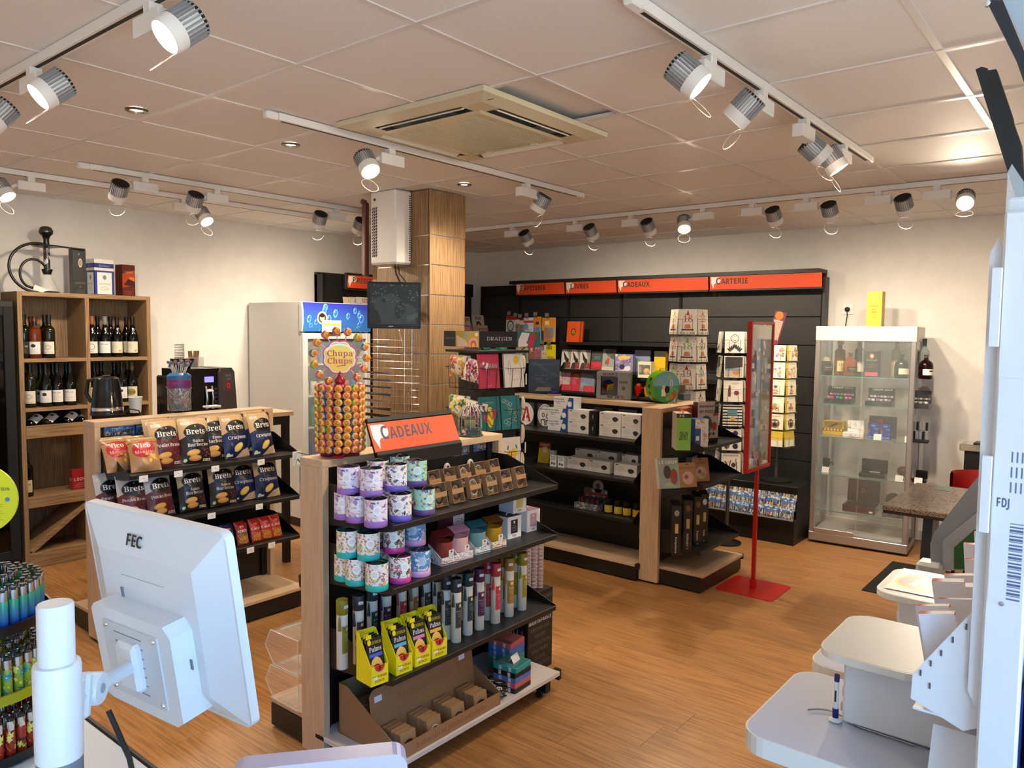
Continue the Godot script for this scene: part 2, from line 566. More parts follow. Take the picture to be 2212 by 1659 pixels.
func make_shell() -> void:
	var fl := struct("floor", N().span(V(XF - 0.15, -0.2, ZL - 0.15), V(XB + 0.15, -0.006, ZR + 0.15)), mc(0.16, 0.11, 0.075, 0.8))
	var tones := [[0.0, 0.0, 0.0], [0.02, 0.015, 0.012], [-0.025, -0.022, -0.02], [0.01, 0.0, -0.008]]
	var fm := []
	for i in 4:
		var o: Array = tones[i]
		var st := []
		for s in [[0.1, 0.54, 0.37, 0.21], [0.4, 0.62, 0.44, 0.26], [0.6, 0.66, 0.475, 0.285], [0.9, 0.70, 0.515, 0.32]]:
			st.append([s[0], Color(s[1] + o[0], s[2] + o[1], s[3] + o[2])])
		fm.append(grain("plank%d" % i, st, V(4.5, 4.5, 0.22), 0.36, 0.02, 40 + i, 512, true))
	rng.seed = 7
	var pw := 0.2
	var cols := int(ceil((XB - XF) / pw))
	var plank_mesh := {}
	for i in cols:
		var z := ZL - r1() * 1.4
		while z < ZR:
			var z0 := maxf(z, ZL)
			var z1 := minf(z + 1.5, ZR)
			z += 1.5
			if z1 - z0 < 0.03: continue
			var x0 := XF + i * pw
			var x1 := minf(x0 + pw, XB)
			var k := "%.3f %.3f" % [z1 - z0, x1 - x0]
			if not plank_mesh.has(k):
				plank_mesh[k] = N().bbox(V(0, -0.003, 0), V(x1 - x0 - 0.0008, 0.006, z1 - z0 - 0.0008), 0.0006).mesh()
			part("plank", plank_mesh[k], fm[(i * 3 + int(z * 1.7) + rng.randi() % 4) % 4], fl, T(V((x0 + x1) / 2, 0, (z0 + z1) / 2)))
	struct("wall_left", N().span(V(XF - 0.15, 0, ZL - 0.15), V(XB + 0.15, HC + 0.25, ZL)), M.wall)
	struct("wall_back", N().span(V(XB, 0, ZL), V(XB + 0.15, HC + 0.25, ZR + 0.15)), M.wall)
	struct("wall_front", N().span(V(XF - 0.15, 0, ZL), V(XF, HC + 0.25, ZR)), M.wall)
	var W0 := -2.8
	var W1 := -0.5
	var ya := 0.3
	var yb := 2.35
	struct("wall_right", N().span(V(XF - 0.15, 0, ZR), V(W0, HC + 0.25, ZR + 0.15)).span(V(W1, 0, ZR), V(XB, HC + 0.25, ZR + 0.15)).span(V(W0, 0, ZR), V(W1, ya, ZR + 0.15)).span(V(W0, yb, ZR), V(W1, HC + 0.25, ZR + 0.15)), M.wall)
	for k in 2:
		var za := W0 + (W1 - W0) / 2 * k
		var zb := za + (W1 - W0) / 2
		var wn := Node3D.new()
		wn.name = "window_%d" % (k + 1)
		wn.set_meta("kind", "structure")
		add_child(wn)
		var z0 := ZR + 0.05
		var z1 := ZR + 0.11
		part("window_frame", N().span(V(za, ya, z0), V(zb, ya + 0.06, z1)).span(V(za, yb - 0.06, z0), V(zb, yb, z1)).span(V(za, ya, z0), V(za + 0.05, yb, z1)).span(V(zb - 0.05, ya, z0), V(zb, yb, z1)), M.alu, wn)
		part("pane", N().span(V(za + 0.05, ya + 0.06, z0 + 0.026), V(zb - 0.05, yb - 0.06, z0 + 0.032)), glassy(Color(0.9, 0.96, 0.95), 0.06), wn)
	struct("baseboard_back", N().bspan(V(XB - 0.015, 0.0, ZL), V(XB, 0.09, ZR), 0.004), M.white)
	struct("baseboard_left", N().bspan(V(XF, 0.0, ZL), V(XB - 0.015, 0.09, ZL + 0.015), 0.004), M.white)
	var ce := struct("ceiling", N().span(V(XF - 0.15, HC + 0.03, ZL - 0.15), V(XB + 0.15, HC + 0.2, ZR + 0.15)), M.white)
	var tm := {}
	for i in range(-5, 9):
		for j in range(-8, 6):
			var x0 := maxf(i * 0.6, XF)
			var x1 := minf(i * 0.6 + 0.6, XB)
			var z0 := maxf(j * 0.6, ZL)
			var z1 := minf(j * 0.6 + 0.6, ZR)
			if x1 - x0 < 0.05 or z1 - z0 < 0.05: continue
			if x0 > 0.59 and x1 < 1.21 and z0 > -0.61 and z1 < 0.01: continue
			var k := "%.2f %.2f" % [x1 - x0, z1 - z0]
			if not tm.has(k):
				tm[k] = N().bbox(V(0, 0.008, 0), V(x1 - x0 - 0.002, 0.016, z1 - z0 - 0.002), 0.001).mesh()
			part("ceiling_tile", tm[k], M.tile, ce, T(V((x0 + x1) / 2, HC + 0.002, (z0 + z1) / 2)))
	for i in range(-4, 9):
		part("grid_bar", N().span(V(i * 0.6 - 0.012, HC - 0.0025, ZL), V(i * 0.6 + 0.012, HC + 0.002, ZR)), M.grid, ce)
	for j in range(-7, 6):
		part("grid_bar", N().span(V(XF, HC - 0.0015, j * 0.6 - 0.012), V(XB, HC + 0.002, j * 0.6 + 0.012)), M.grid, ce)

# ---------- ceiling fittings ----------
func track(a: Vector3, b: Vector3, label: String) -> void:
	var o := thing("lighting_track", label, "light track", (a + b) / 2)
	var d := (b - a)
	var L := d.length()
	o.rotation.y = atan2(-d.z, d.x)
	part("rail", N().bspan(V(-L / 2 + 0.06, -0.032, -0.018), V(L / 2 - 0.06, 0, 0.018), 0.002), M.white, o)
	part("contact_slot", N().span(V(-L / 2 + 0.08, -0.0326, -0.007), V(L / 2 - 0.08, -0.031, 0.007)), mc(0.12, 0.11, 0.1, 0.6), o)
	for s in [-1, 1]:
		part("end_cap", N().bspan(V(s * (L / 2 - 0.06), -0.034, -0.0185), V(s * L / 2, 0, 0.0185), 0.006), M.white, o)

var head_mesh := {}
func spot(at: Vector3, rail_y: float, along: Vector3, box_side: float, aim: Vector3, lit: bool, energy: float, label: String, group := "") -> void:
	var o := thing("track_spotlight", label, "spotlight", at, 0.0, group)
	aim = aim.normalized()
	var bc := along * box_side * 0.15
	var top := rail_y - at.y - 0.032
	part("adapter", N().bspan(V(-0.02, top - 0.028, -0.02) + bc, V(0.02, top + 0.002, 0.02) + bc, 0.003), M.white, o)
	var bx := N()
	bx.t = Transform3D(Basis(Vector3.UP, atan2(-along.z, along.x)), bc)
	bx.bspan(V(-0.075, top - 0.082, -0.024), V(0.075, top - 0.028, 0.024), 0.003)
	part("driver_box", bx, M.white, o)
	part("arm", N().rod(bc * 0.5 + V(0, top - 0.056, 0), V(0, 0, 0), 0.011, 8), M.white, o)
	var y := aim
	var xx := y.cross(Vector3.UP if absf(y.y) < 0.95 else Vector3.RIGHT).normalized()
	var bs := Basis(xx, y, xx.cross(y))
	var hd := Transform3D(bs, Z0)
	if head_mesh.is_empty():
		var fins := N()
		for i in 24:
			fins.t = Transform3D(Basis(Vector3.UP, TAU * i / 24), Z0)
			fins.box(V(0, -0.018, 0.0445), V(0.0045, 0.07, 0.012))
		head_mesh.fins = fins.mesh()
		head_mesh.body = N().lathe([W(0.0, -0.05), W(0.036, -0.05), W(0.042, -0.048), W(0.042, 0.016), W(0.05, 0.018), W(0.05, 0.05), W(0.048, 0.056), W(0.044, 0.056), W(0.041, 0.05), W(0.0, 0.046)], 28).mesh()
		head_mesh.cap = N().lathe([W(0, -0.054), W(0.046, -0.054), W(0.049, -0.05), W(0.049, -0.046), W(0.0, -0.046)], 28).mesh()
		head_mesh.lens = N().lathe([W(0.0405, 0.051), W(0.02, 0.0545), W(0.0, 0.0555)], 28).mesh()
		var rg := []
		for i in 20:
			rg.append(V(0.043 * cos(TAU * i / 20), 0.058 + 0.043 + 0.043 * sin(TAU * i / 20) * 0.98, 0.046))
		head_mesh.visor = N().tube(rg, 0.0009, 5, true).mesh()
	var gm: Material = mc(0.62, 0.62, 0.63, 0.45, 0.2)
	part("head", head_mesh.body, M.white, o, hd)
	part("heat_sink", head_mesh.fins, gm, o, hd)
	part("rear_cap", head_mesh.cap, M.black_rough, o, hd)
	part("lens", head_mesh.lens, glow(LAMP, 22.0) if lit else mc(0.3, 0.3, 0.3, 0.1), o, hd)
	if lit:
		var vz := bs.z
		var flip := 1.0 if vz.y < 0.0 else -1.0
		part("visor_ring", head_mesh.visor, glassy(Color(0.9, 0.88, 0.84), 0.3), o, hd * Transform3D(Basis(Vector3.UP, 0.0 if flip > 0 else PI), Z0))
		var l := SpotLight3D.new()
		l.name = "spot_beam"
		o.add_child(l, true)
		l.transform = Transform3D(Basis.looking_at(aim, Vector3.UP if absf(aim.y) < 0.98 else Vector3.RIGHT), aim * 0.065)
		l.light_color = LAMP
		l.light_energy = energy
		l.spot_angle = 62.0
		l.spot_angle_attenuation = 1.0
		l.spot_range = 14.0
		l.spot_attenuation = 2.0
		l.light_size = 0.04
		l.shadow_enabled = true

func downlight(at: Vector3, label: String, energy: float) -> void:
	var o := thing("recessed_downlight", label, "downlight", at)
	part("trim_ring", N().lathe([W(0.03, 0.002), W(0.033, -0.008), W(0.043, -0.007), W(0.047, 0.0)], 28), mc(0.45, 0.42, 0.38, 0.3, 0.9), o)
	part("lamp", N().lathe([W(0.0, -0.003), W(0.02, -0.002), W(0.03, 0.001)], 20), glow(LAMP, 12.0), o)
	var l := SpotLight3D.new()
	l.name = "downlight_beam"
	o.add_child(l, true)
	l.transform = Transform3D(Basis.looking_at(Vector3.DOWN, Vector3.RIGHT), V(0, -0.012, 0))
	l.light_color = LAMP
	l.light_energy = energy
	l.spot_angle = 55.0
	l.spot_angle_attenuation = 1.0
	l.spot_range = 12.0
	l.spot_attenuation = 2.0
	l.light_size = 0.03
	l.shadow_enabled = true

func make_ceiling_fittings() -> void:
	var y := HC - 0.002
	track(V(0.19, y, 0.625), V(2.65, y, 0.625), "white lighting track on the ceiling above the white betting desk")
	track(V(0.24, y, -1.17), V(2.65, y, -1.17), "white lighting track passing under the edge of the air conditioner")
	track(V(0.19, y, -2.93), V(2.75, y, -2.93), "white lighting track above the crisps shelving, ending at the pillar")
	track(V(-0.6, y, -2.3), V(-0.6, y, 1.4), "white lighting track running crosswise above the checkout")
	track(V(3.52, y, -3.1), V(3.52, y, 1.3), "long white lighting track parallel to the back wall with eight spotlights")
	track(V(-1.2, y, -3.47), V(2.3, y, -3.47), "white lighting track closest to the wall with the wine rack")
	var ax := Vector3.RIGHT
	var az := Vector3.BACK
	var g := "track spotlights on the ceiling"
	var e := SPOT
	var s := func(px: float, py: float, ral: Vector3, side: float, aim: Vector3, lit: bool, label: String, k := 1.0) -> void:
		var p := PY(px, py, 2.47)
		if ral == ax: p.z = (0.625 if py < 345 and px > 1400 else -1.17 if (px == 810 or px == 1185) else -3.47 if (px == 5 or px == 452) else -2.93)
		elif p.x > 2.0: p.x = 3.52
		else: p.x = -0.6
		spot(p, y, ral, side, aim, lit, e * k, label, g)
	s.call(1507, 157, ax, 1.0, V(0.25, -0.62, 0.62), true, "lit white spotlight at the start of the track above the betting desk")
	s.call(1602, 235, ax, 1.0, V(-0.1, -0.65, -0.65), true, "white spotlight turned away towards the gift shelf, second on its track")
	s.call(1775, 322, ax, -1.0, V(0.45, -0.6, 0.55), true, "lit white spotlight hanging beside its driver box on the desk track", 0.55)
	s.call(1818, 343, ax, 1.0, V(0.2, -0.8, 0.5), true, "lit white spotlight near the far end of the desk track", 0.8)
	s.call(810, 350, ax, 1.0, V(-0.1, -0.75, 0.62), true, "lit white spotlight on the track under the air conditioner")
	s.call(1185, 437, ax, -1.0, V(-0.1, -0.8, -0.55), true, "white spotlight turned to the oak pillar, at the end of its track", 0.5)
	s.call(287, 405, ax, 1.0, V(0.05, -0.7, -0.6), true, "white spotlight with black back aimed at the wall behind the wine rack", 0.7)
	s.call(440, 432, ax, 1.0, V(0.05, -0.75, -0.55), true, "white spotlight with black back above the coffee machine", 0.35)
	s.call(698, 474, ax, 1.0, V(0.15, -0.72, -0.55), true, "white spotlight with black back above the drinks fridge", 0.9)
	s.call(775, 488, ax, 1.0, V(0.15, -0.72, -0.55), true, "white spotlight with black back half behind the red pipe", 1.0)
	s.call(370, 52, az, -1.0, V(-0.75, -0.65, -0.1), true, "large lit white spotlight on the crosswise track above the checkout")
	s.call(62, 180, az, -1.0, V(-0.75, -0.65, -0.1), true, "lit white spotlight with its driver box hanging over the recessed downlight")
	s.call(0, 248, az, -1.0, V(-0.6, -0.75, -0.1), true, "white spotlight at the far end of the crosswise track")
	s.call(1128, 512, az, -1.0, V(0.62, -0.7, 0.0), true, "white spotlight with black back facing the stationery sign", 0.75)
	s.call(1260, 498, az, -1.0, V(0.62, -0.7, 0.0), true, "white spotlight with black back facing the books sign", 0.75)
	s.call(1385, 487, az, -1.0, V(0.62, -0.7, 0.0), true, "white spotlight with black back facing the gifts sign on the back wall", 0.75)
	s.call(1482, 485, az, 1.0, V(-0.5, -0.72, 0.3), true, "lit white spotlight between the black-backed ones of the long track")
	s.call(1657, 462, az, -1.0, V(0.6, -0.75, 0.05), true, "white spotlight with black back facing the cards sign", 0.75)
	s.call(1777, 450, az, -1.0, V(0.6, -0.75, 0.05), true, "white spotlight with black back above the glass showcase")
	s.call(1935, 432, az, -1.0, V(0.6, -0.75, 0.1), true, "white spotlight with black back right of the showcase")
	s.call(2078, 425, az, -1.0, V(-0.72, -0.42, 0.1), true, "glaring lit white spotlight at the end of the long track")
	s.call(5, 410, ax, 1.0, V(0.3, -0.75, 0.5), true, "lit white spotlight above the hookah")
	s.call(452, 465, ax, -1.0, V(0.1, -0.72, 0.6), true, "lit white spotlight hanging near the wall above the coffee machine")
	downlight(PY(295, 237, HC - 0.003), "small bronze recessed downlight beside the crosswise track", DOWN)
	downlight(PY(628, 312, HC - 0.003), "small bronze recessed downlight between two lighting tracks", DOWN)
	downlight(PY(1003, 398, HC - 0.003), "small bronze recessed downlight in front of the oak pillar", DOWN)
	make_ac()

func make_ac() -> void:
	var o := thing("air_conditioner", "cream square ceiling cassette air conditioner with four air slots", "air conditioner", V(0.99, HC - 0.001, -0.65))
	var cream := mc(0.80, 0.77, 0.66, 0.38)
	var dark := mc(0.05, 0.045, 0.04, 0.8)
	var w := 0.44
	var fr := N()
	fr
	for k in 4:
		fr.t = Transform3D(Basis(Vector3.UP, PI / 2 * k), Z0)
		fr.quad(V(-w, 0, w), V(w, 0, w), V(w - 0.004, -0.02, w - 0.004), V(-w + 0.004, -0.02, w - 0.004))
		var i := 0.275
		fr.quad(V(-w + 0.004, -0.02, w - 0.004), V(w - 0.004, -0.02, w - 0.004), V(0.37, -0.036, 0.37), V(-0.37, -0.036, 0.37))
		fr.quad(V(-0.37, -0.036, 0.37), V(-0.26, -0.036, 0.37), V(-0.26, -0.036, i + 0.02), V(-i - 0.02, -0.036, i + 0.02))
		fr.quad(V(0.26, -0.036, 0.37), V(0.37, -0.036, 0.37), V(i + 0.02, -0.036, i + 0.02), V(0.26, -0.036, i + 0.02))
		fr.quad(V(-i - 0.02, -0.036, i + 0.02), V(i + 0.02, -0.036, i + 0.02), V(i, -0.042, i), V(-i, -0.042, i))
		fr.quad(V(-i, -0.042, i), V(i, -0.042, i), V(i - 0.03, -0.042, i - 0.03), V(-i + 0.03, -0.042, i - 0.03))
		fr.quad(V(-0.26, -0.036, 0.37), V(0.26, -0.036, 0.37), V(0.26, -0.004, 0.35), V(-0.26, -0.004, 0.35))
	fr.t = Transform3D.IDENTITY
	part("panel", fr, cream, o)
	for k in 4:
		var q := T(Z0, 90.0 * k)
		part("air_slot", N().span(V(-0.26, -0.012, 0.296), V(0.26, -0.01, 0.37)), mc(0.46, 0.44, 0.38, 0.6), o, q)
		var lv := N()
		lv.t = T(V(0, -0.03, 0.335), 0, 28)
		lv.bspan(V(-0.25, -0.003, -0.02), V(0.25, 0.003, 0.02), 0.002)
		part("louvre", lv, mc(0.86, 0.85, 0.8, 0.4), o, q)
	part("grille_back", N().span(V(-0.25, -0.02, -0.25), V(0.25, -0.018, 0.25)), mc(0.30, 0.29, 0.24, 0.8), o)
	var sl := N().span(V(-0.245, -0.042, -0.0085), V(0.245, -0.037, 0.0)).mesh()
	for i in 32:
		part("grille_slat", sl, cream, o, T(V(0, 0, -0.236 + i * 0.0155)))
	for i in 4:
		part("grille_rib", N().span(V(-0.2 + 0.13 * i, -0.0405, -0.245), V(-0.194 + 0.13 * i, -0.034, 0.245)), cream, o)
	for x in [-0.14, 0.14]:
		part("grille_latch", N().bspan(V(0.262, -0.047, x - 0.02), V(0.27, -0.04, x + 0.02), 0.001), cream, o)
	part("maker_badge", N().span(V(-0.37, -0.0342, 0.395), V(-0.365, -0.0338, 0.43)), dark, o)

# ---------- shop shelving ----------
func gondola(label: String, at: Vector3, turn: float, L: float, front: Array, depth: float, base := true, back_base := false, ends := [true, true]) -> Node3D:
	var o := thing("gondola_shelf", label, "shelving", at, turn)
	var h := 1.18
	for k in 2:
		if ends[k]:
			var x := -0.0 if k == 0 else L - 0.03
			part("end_panel", N().bspan(V(x, 0.015, -0.07), V(x + 0.03, h - 0.03, 0.07), 0.0015), M.beech, o)
	part("top_board", N().bspan(V(0, h - 0.03, -0.07), V(L, h, 0.07), 0.0015), M.beech_x, o)
	part("back_panel", N().span(V(0.03, 0.05, -0.015), V(L - 0.03, h - 0.03, 0.015)), M.black, o)
	for k in 2:
		var x2 := 0.03 if k == 0 else L - 0.065
		part("upright", N().span(V(x2, 0.0, -0.03), V(x2 + 0.035, h - 0.03, 0.03)), M.black, o)
	var seams := N()
	for y in [0.3, 0.55, 0.8, 1.02]:
		seams.span(V(0.03, y - 0.002, 0.015), V(L - 0.03, y + 0.002, 0.0165))
	part("panel_seam", seams, mc(0.02, 0.02, 0.02, 0.8), o)
	for y in front:
		var sh := part("shelf", N().bspan(V(0.035, y - 0.022, 0.016), V(L - 0.035, y, depth), 0.0015), M.black, o)
		for k in 2:
			var pl := N()
			var x3 := 0.033 if k == 0 else L - 0.0345
			pl.t = Transform3D(Basis(Vector3.UP, -PI / 2), V(x3, 0, 0))
			pl.prism(PV([W(0.016, y + 0.105), W(0.016, y - 0.06), W(depth - 0.05, y - 0.03), W(depth, y - 0.022), W(depth, y + 0.004), W(0.13, y + 0.105)]), 0.0, 0.0015)
			part("shelf_bracket", pl, M.black, sh)
	if base:
		_plinth(o, L, 1.0, depth + 0.02)
	if back_base:
		_plinth(o, L, -1.0, 0.34)
	return o
func _plinth(o: Node3D, L: float, s: float, d: float) -> void:
	part("base", N().span(V(0.03, 0.012, s * 0.016), V(L - 0.0, 0.105, s * (d - 0.015))), M.black, o)
	part("base_deck", N().bspan(V(0.034, 0.105, s * 0.016), V(L - 0.004, 0.125, s * d), 0.0015), M.beech_x, o)
	part("base_corner", N().bspan(V(L - 0.003, 0.085, s * (d - 0.04)), V(L + 0.016, 0.123, s * (d - 0.002)), 0.002), M.black_rough, o)

func sign_print(word: String, w: int, h: int, dark := Color(0.30, 0.27, 0.35)) -> Cell:
	var c := cell(w, h, Color(0.93, 0.33, 0.14))
	var u := h / 100.0
	c.rect(10 * u, 8 * u, 55 * u, 46 * u, "f4f2f0")
	c.ell(62 * u, 31 * u, 27 * u, 23 * u, "f4f2f0")
	c.poly(PV([W(10, 50) * u, W(52, 50) * u, W(36, 62) * u, W(30, 92) * u]), "f4f2f0")
	var fs := int(56 * u)
	c.text(word[0], 48 * u, 60 * u, int(64 * u), dark, 0.0, "sansb")
	c.text(word.substr(1), 92 * u, 60 * u, fs, dark, 0.0, "sansb")
	return c

func flowers(c: Cell, n: int, cols: Array, sd: int, big := 9.0) -> Cell:
	rng.seed = sd
	for i in n:
		var x := r1() * c.r.size.x
		var y := r1() * c.r.size.y
		var col: Color = Color(cols[rng.randi() % cols.size()])
		var s := rf(0.35, 1.0) * big
		var kind := rng.randi() % 3
		if kind == 0:
			for p in 5:
				var v := W(s * 0.55, 0).rotated(TAU * p / 5 + x)
				c.ell(x + v.x, y + v.y, s * 0.45, s * 0.32, col, v.angle())
			c.ell(x, y, s * 0.22, s * 0.22, "f2d36b")
		elif kind == 1:
			c.ell(x, y, s * 0.95, s * 0.33, col, r1() * PI)
			c.line(x - s, y - s * 0.4, x + s, y + s * 0.4, 1.0, col.darkened(0.35))
		else:
			c.ell(x, y, s * 0.3, s * 0.3, col)
			c.line(x, y, x + s, y + s * 1.2, 1.2, col.darkened(0.2))
	return c

var tin_kind := {}
func tin(kind: String, at: Vector3, turn: float, label: String) -> void:
	if not tin_kind.has(kind):
		var d: Array = {
			"lilac": ["f0e6f2", ["9a7fc0", "6a4fa0", "d7b3d9", "e4c19a", "8aa07a", "b9a0d8"], "a06fc0", "3a2a4a"],
			"butterfly": ["f3f1ee", ["3d3f4a", "6f7688", "c0607a", "8f8fb8", "4a5a50"], "7a66c8", "2d2838"],
			"mint": ["a6e0d6", ["b03a6a", "4a8a7a", "d8e8c8", "7a4a8a", "e0d060"], "6a4a8a", "2d2838"],
			"rabbit": ["f5efe6", ["d8a07a", "8a6aa0", "c8c070", "b07a6a", "7aa070"], "22b8b0", "12504c"],
			"jungle": ["f2f4ee", ["2f5a34", "4a7a40", "1f4028", "d0587a", "c24a8a"], "d8409a", "5a2048"],
			"blossom": ["5a9ad0", ["f4eef2", "f0c0d0", "ffffff", "3a78b8", "e8a8c0"], "eaa8d8", "2a4058"],
			"violet": ["d8e6ea", ["6a8ab8", "4a5a88", "8aa8c8", "c0788a"], "c02a7a", "3a2038"]}[kind]
		var c := cell(320, 104, d[0])
		flowers(c, 150, d[1], hash(kind), 13.0)
		for k in 2:
			c.ell(100 + k * 160, 50, 20, 23, Color(d[0]).lightened(0.6))
			c.lines(88 + k * 160, 40, 24, 4, 6, "8a8a90")
			c.rect(78 + k * 160, 88, 34, 11, "f2f0ee")
			c.lines(82 + k * 160, 91, 26, 2, 4, "9a9a9a")
		var b := N()
		b.uv = c.uv()
		b.lathe([W(0.0405, 0.022), W(0.0405, 0.098)], 28, Z0, TAU, 0.6)
		var rim := N().lathe([W(0, 0), W(0.0395, 0), W(0.041, 0.0015), W(0.041, 0.022), W(0.0405, 0.0225)], 28)
		var lid := N().lathe([W(0.0405, 0.098), W(0.0395, 0.0985), W(0.0385, 0.0975), W(0.0385, 0.089), W(0.0, 0.089)], 28)
		var rib := N()
		var arc := []
		for i in 9:
			arc.append(V(-0.03 + 0.06 * i / 8.0, 0.0895 + 0.012 * sin(PI * i / 8.0), 0.0))
		rib.tube(arc, 0.0035, 5)
		tin_kind[kind] = [b.mesh(), rim.mesh(), lid.mesh(), rib.mesh(), pm(c, 0.45), mat(Color(d[2]), 0.4), mat(Color(d[3]), 0.5)]
	var k: Array = tin_kind[kind]
	var o := thing("candle_tin", label, "tin", at, turn, "flowered cardboard tins on the gift shelf")
	part("printed_side", k[0], k[4], o)
	part("base_band", k[1], k[5], o)
	part("lid", k[2], k[6], o)
	part("ribbon", k[3], M.black, o)

func make_gift_gondola() -> void:
	var o := gondola("black double-sided shelving with beech top carrying gifts and the CADEAUX sign", V(0.1, 0, -0.675), 0.0, 1.06, [0.985, 0.757, 0.425], 0.425, false, true)
	part("tray", N().bspan(V(0.0, 0.085, 0.016), V(1.06, 0.105, 0.43), 0.0015), mc(0.80, 0.77, 0.74, 0.45), o)
	for x in [0.04, 0.98]:
		var ft := part("foot", N().bspan(V(x, 0.02, 0.016), V(x + 0.035, 0.085, 0.41), 0.002), M.black, o)
		part("castor", N().lathe([W(0, -0.01), W(0.015, -0.01), W(0.017, -0.006), W(0.017, 0.006), W(0.015, 0.01), W(0, 0.01)], 14), M.black_rough, ft, T(V(x - 0.012, 0.017, 0.38), 0, 0, 90))
	part("tray_corner", N().bspan(V(1.058, 0.06, 0.39), V(1.078, 0.11, 0.425), 0.002), M.black_rough, o)
	var bs := part("back_shelf", N().bspan(V(0.2, 0.55, -0.36), V(1.02, 0.57, -0.016), 0.0015), M.black, o)
	var pl := N()
	pl.t = Transform3D(Basis(Vector3.UP, PI / 2), V(0.198, 0, 0))
	pl.prism(PV([W(0.016, 0.70), W(0.016, 0.52), W(0.36, 0.55), W(0.365, 0.60), W(0.25, 0.68)]), 0.0, 0.0015)
	part("shelf_bracket", pl, M.black, bs)
	# CADEAUX sign
	var c := sign_print("CADEAUX", 470, 104)
	var s := thing("orange_sign", "large orange sign reading CADEAUX on top of the gift shelving", "sign", V(0.51, 1.18, -0.58))
	var pr := N()
	pr.t = T(V(0, 0.075, 0.052), 0, -24)
	pr.uv = ink("b8401c")
	pr.box(V(0, 0, 0), V(0.475, 0.118, 0.003), {"f": c.uv()})
	part("printed_plate", pr, pm(c, 0.4), s)
	var fr := N()
	fr.t = T(V(0, 0.075, 0.048), 0, -24)
	fr.bspan(V(-0.237, 0.06, -0.006), V(0.237, 0.078, 0.008), 0.002).bspan(V(-0.237, -0.078, -0.006), V(0.237, -0.06, 0.012), 0.002).span(V(-0.237, -0.07, -0.006), V(0.237, 0.07, -0.002))
	part("frame", fr, M.black, s)
	part("foot", N().span(V(-0.237, -0.04, 0.072), V(0.237, 0.012, 0.09)), M.black, s)
	var ph := photo_cell(3)
	for i in 4:
		var p := PZ([893, 946, 997, 1042][i], [990, 974, 971, 961][i], -0.655)
		var b := N()
		b.uv = ink("e8e4de")
		b.box(Z0, V(0.115, 0.055, 0.003), {"f": ph.uv()})
		single("photo_magnet", b, pm(ph, 0.3), "blue and sandy town photo magnet on the black panel below the CADEAUX sign", "magnet", T(V(p.x, p.y, -0.6575)), "photo magnets of the gift shelf")
	for i in 3:
		var p2 := PZ([924, 974, 1024][i], [1013, 1011, 1002][i], -0.62)
		var q := thing("pebble_magnet", "round cream pebble magnet with a blue emblem above the bracelet boxes", "magnet", V(p2.x, p2.y, -0.645), 0.0, "pebble magnets above the bracelets")
		var pb := N()
		pb.t = T(Z0, 0, 90)
		part("pebble", pb.lathe([W(0, -0.006), W(0.017, -0.004), W(0.021, 0.0), W(0.017, 0.006), W(0, 0.008)], 18), mc(0.86, 0.83, 0.76, 0.6), q)
		var em := N()
		em.prism(PV([W(-0.007, 0.009), W(0.007, 0.009), W(0.006, -0.004), W(0, -0.01), W(-0.006, -0.004)]), 0.006, 0.0085)
		part("emblem", em, mc(0.2, 0.22, 0.4, 0.5), q)
	var y1 := 0.985
	var y2 := 0.757
	var tt := [
		["lilac", 746, -0.47, y1, "lilac flowered tin behind the lower row, half hidden by the shelf bracket"],
		["lilac", 772, -0.40, y1, "lilac flowered tin in the lower row beside the upper shelf bracket"],
		["lilac", 812, -0.30, y1, "lilac flowered tin at the front of the upper shelf"],
		["butterfly", 865, -0.30, y1, "white tin with grey butterflies and violet band in the lower tier"],
		["mint", 916, -0.30, y1, "mint tin with a pink bouquet beside the bracelet boxes, lower tier"],
		["butterfly", 838, -0.42, y1, "white butterfly tin hidden behind the lower tier"],
		["mint", 884, -0.42, y1, "mint tin hidden behind the lower tier"],
		["lilac", 753, -0.44, y1 + 0.0985, "lilac flowered tin on the upper tier closest to the beech end panel"],
		["lilac", 802, -0.35, y1 + 0.0985, "lilac flowered tin stacked second on the upper tier"],
		["butterfly", 855, -0.35, y1 + 0.0985, "white butterfly tin with violet band on the upper tier"],
		["mint", 899, -0.36, y1 + 0.0985, "mint tin with a pink bouquet stacked on the upper tier"],
		["butterfly", 816, -0.46, y1 + 0.0985, "white butterfly tin at the back of the upper tier"],
		["mint", 862, -0.48, y1 + 0.0985, "mint tin at the back of the upper tier under the sign"],
		["rabbit", 746, -0.47, y2, "cream rabbit tin behind, half hidden by the lower shelf bracket"],
		["rabbit", 770, -0.40, y2, "cream rabbit tin in the lower row beside the lower shelf bracket"],
		["rabbit", 814, -0.30, y2, "cream rabbit tin with turquoise band at the front of the middle shelf"],
		["jungle", 864, -0.30, y2, "white tin with jungle leaves and magenta band in the lower tier"],
		["blossom", 907, -0.30, y2, "blue blossom tin with pink band in the lower tier by the candles"],
		["violet", 836, -0.42, y2, "pale blue flowered tin hidden behind the lower tier"],
		["blossom", 884, -0.42, y2, "blue blossom tin hidden behind the lower tier"],
		["rabbit", 751, -0.43, y2 + 0.0985, "cream rabbit tin with turquoise band, upper tier by the end panel"],
		["rabbit", 796, -0.35, y2 + 0.0985, "cream rabbit tin with turquoise band, second on the upper tier"],
		["jungle", 851, -0.35, y2 + 0.0985, "white tin with jungle leaves and magenta band on the upper tier"],
		["blossom", 897, -0.36, y2 + 0.0985, "blue blossom tin with pink band stacked on the upper tier"],
		["violet", 822, -0.45, y2 + 0.0985, "pale blue flowered tin at the back of the middle shelf's upper tier"]]
	for i in tt.size():
		var d: Array = tt[i]
		tin(d[0], V(PZ(d[1], 1100, d[2]).x, d[3], d[2]), float((i * 37) % 50) - 25.0, d[4])
	make_bracelets(y1)
	make_candles(y2)
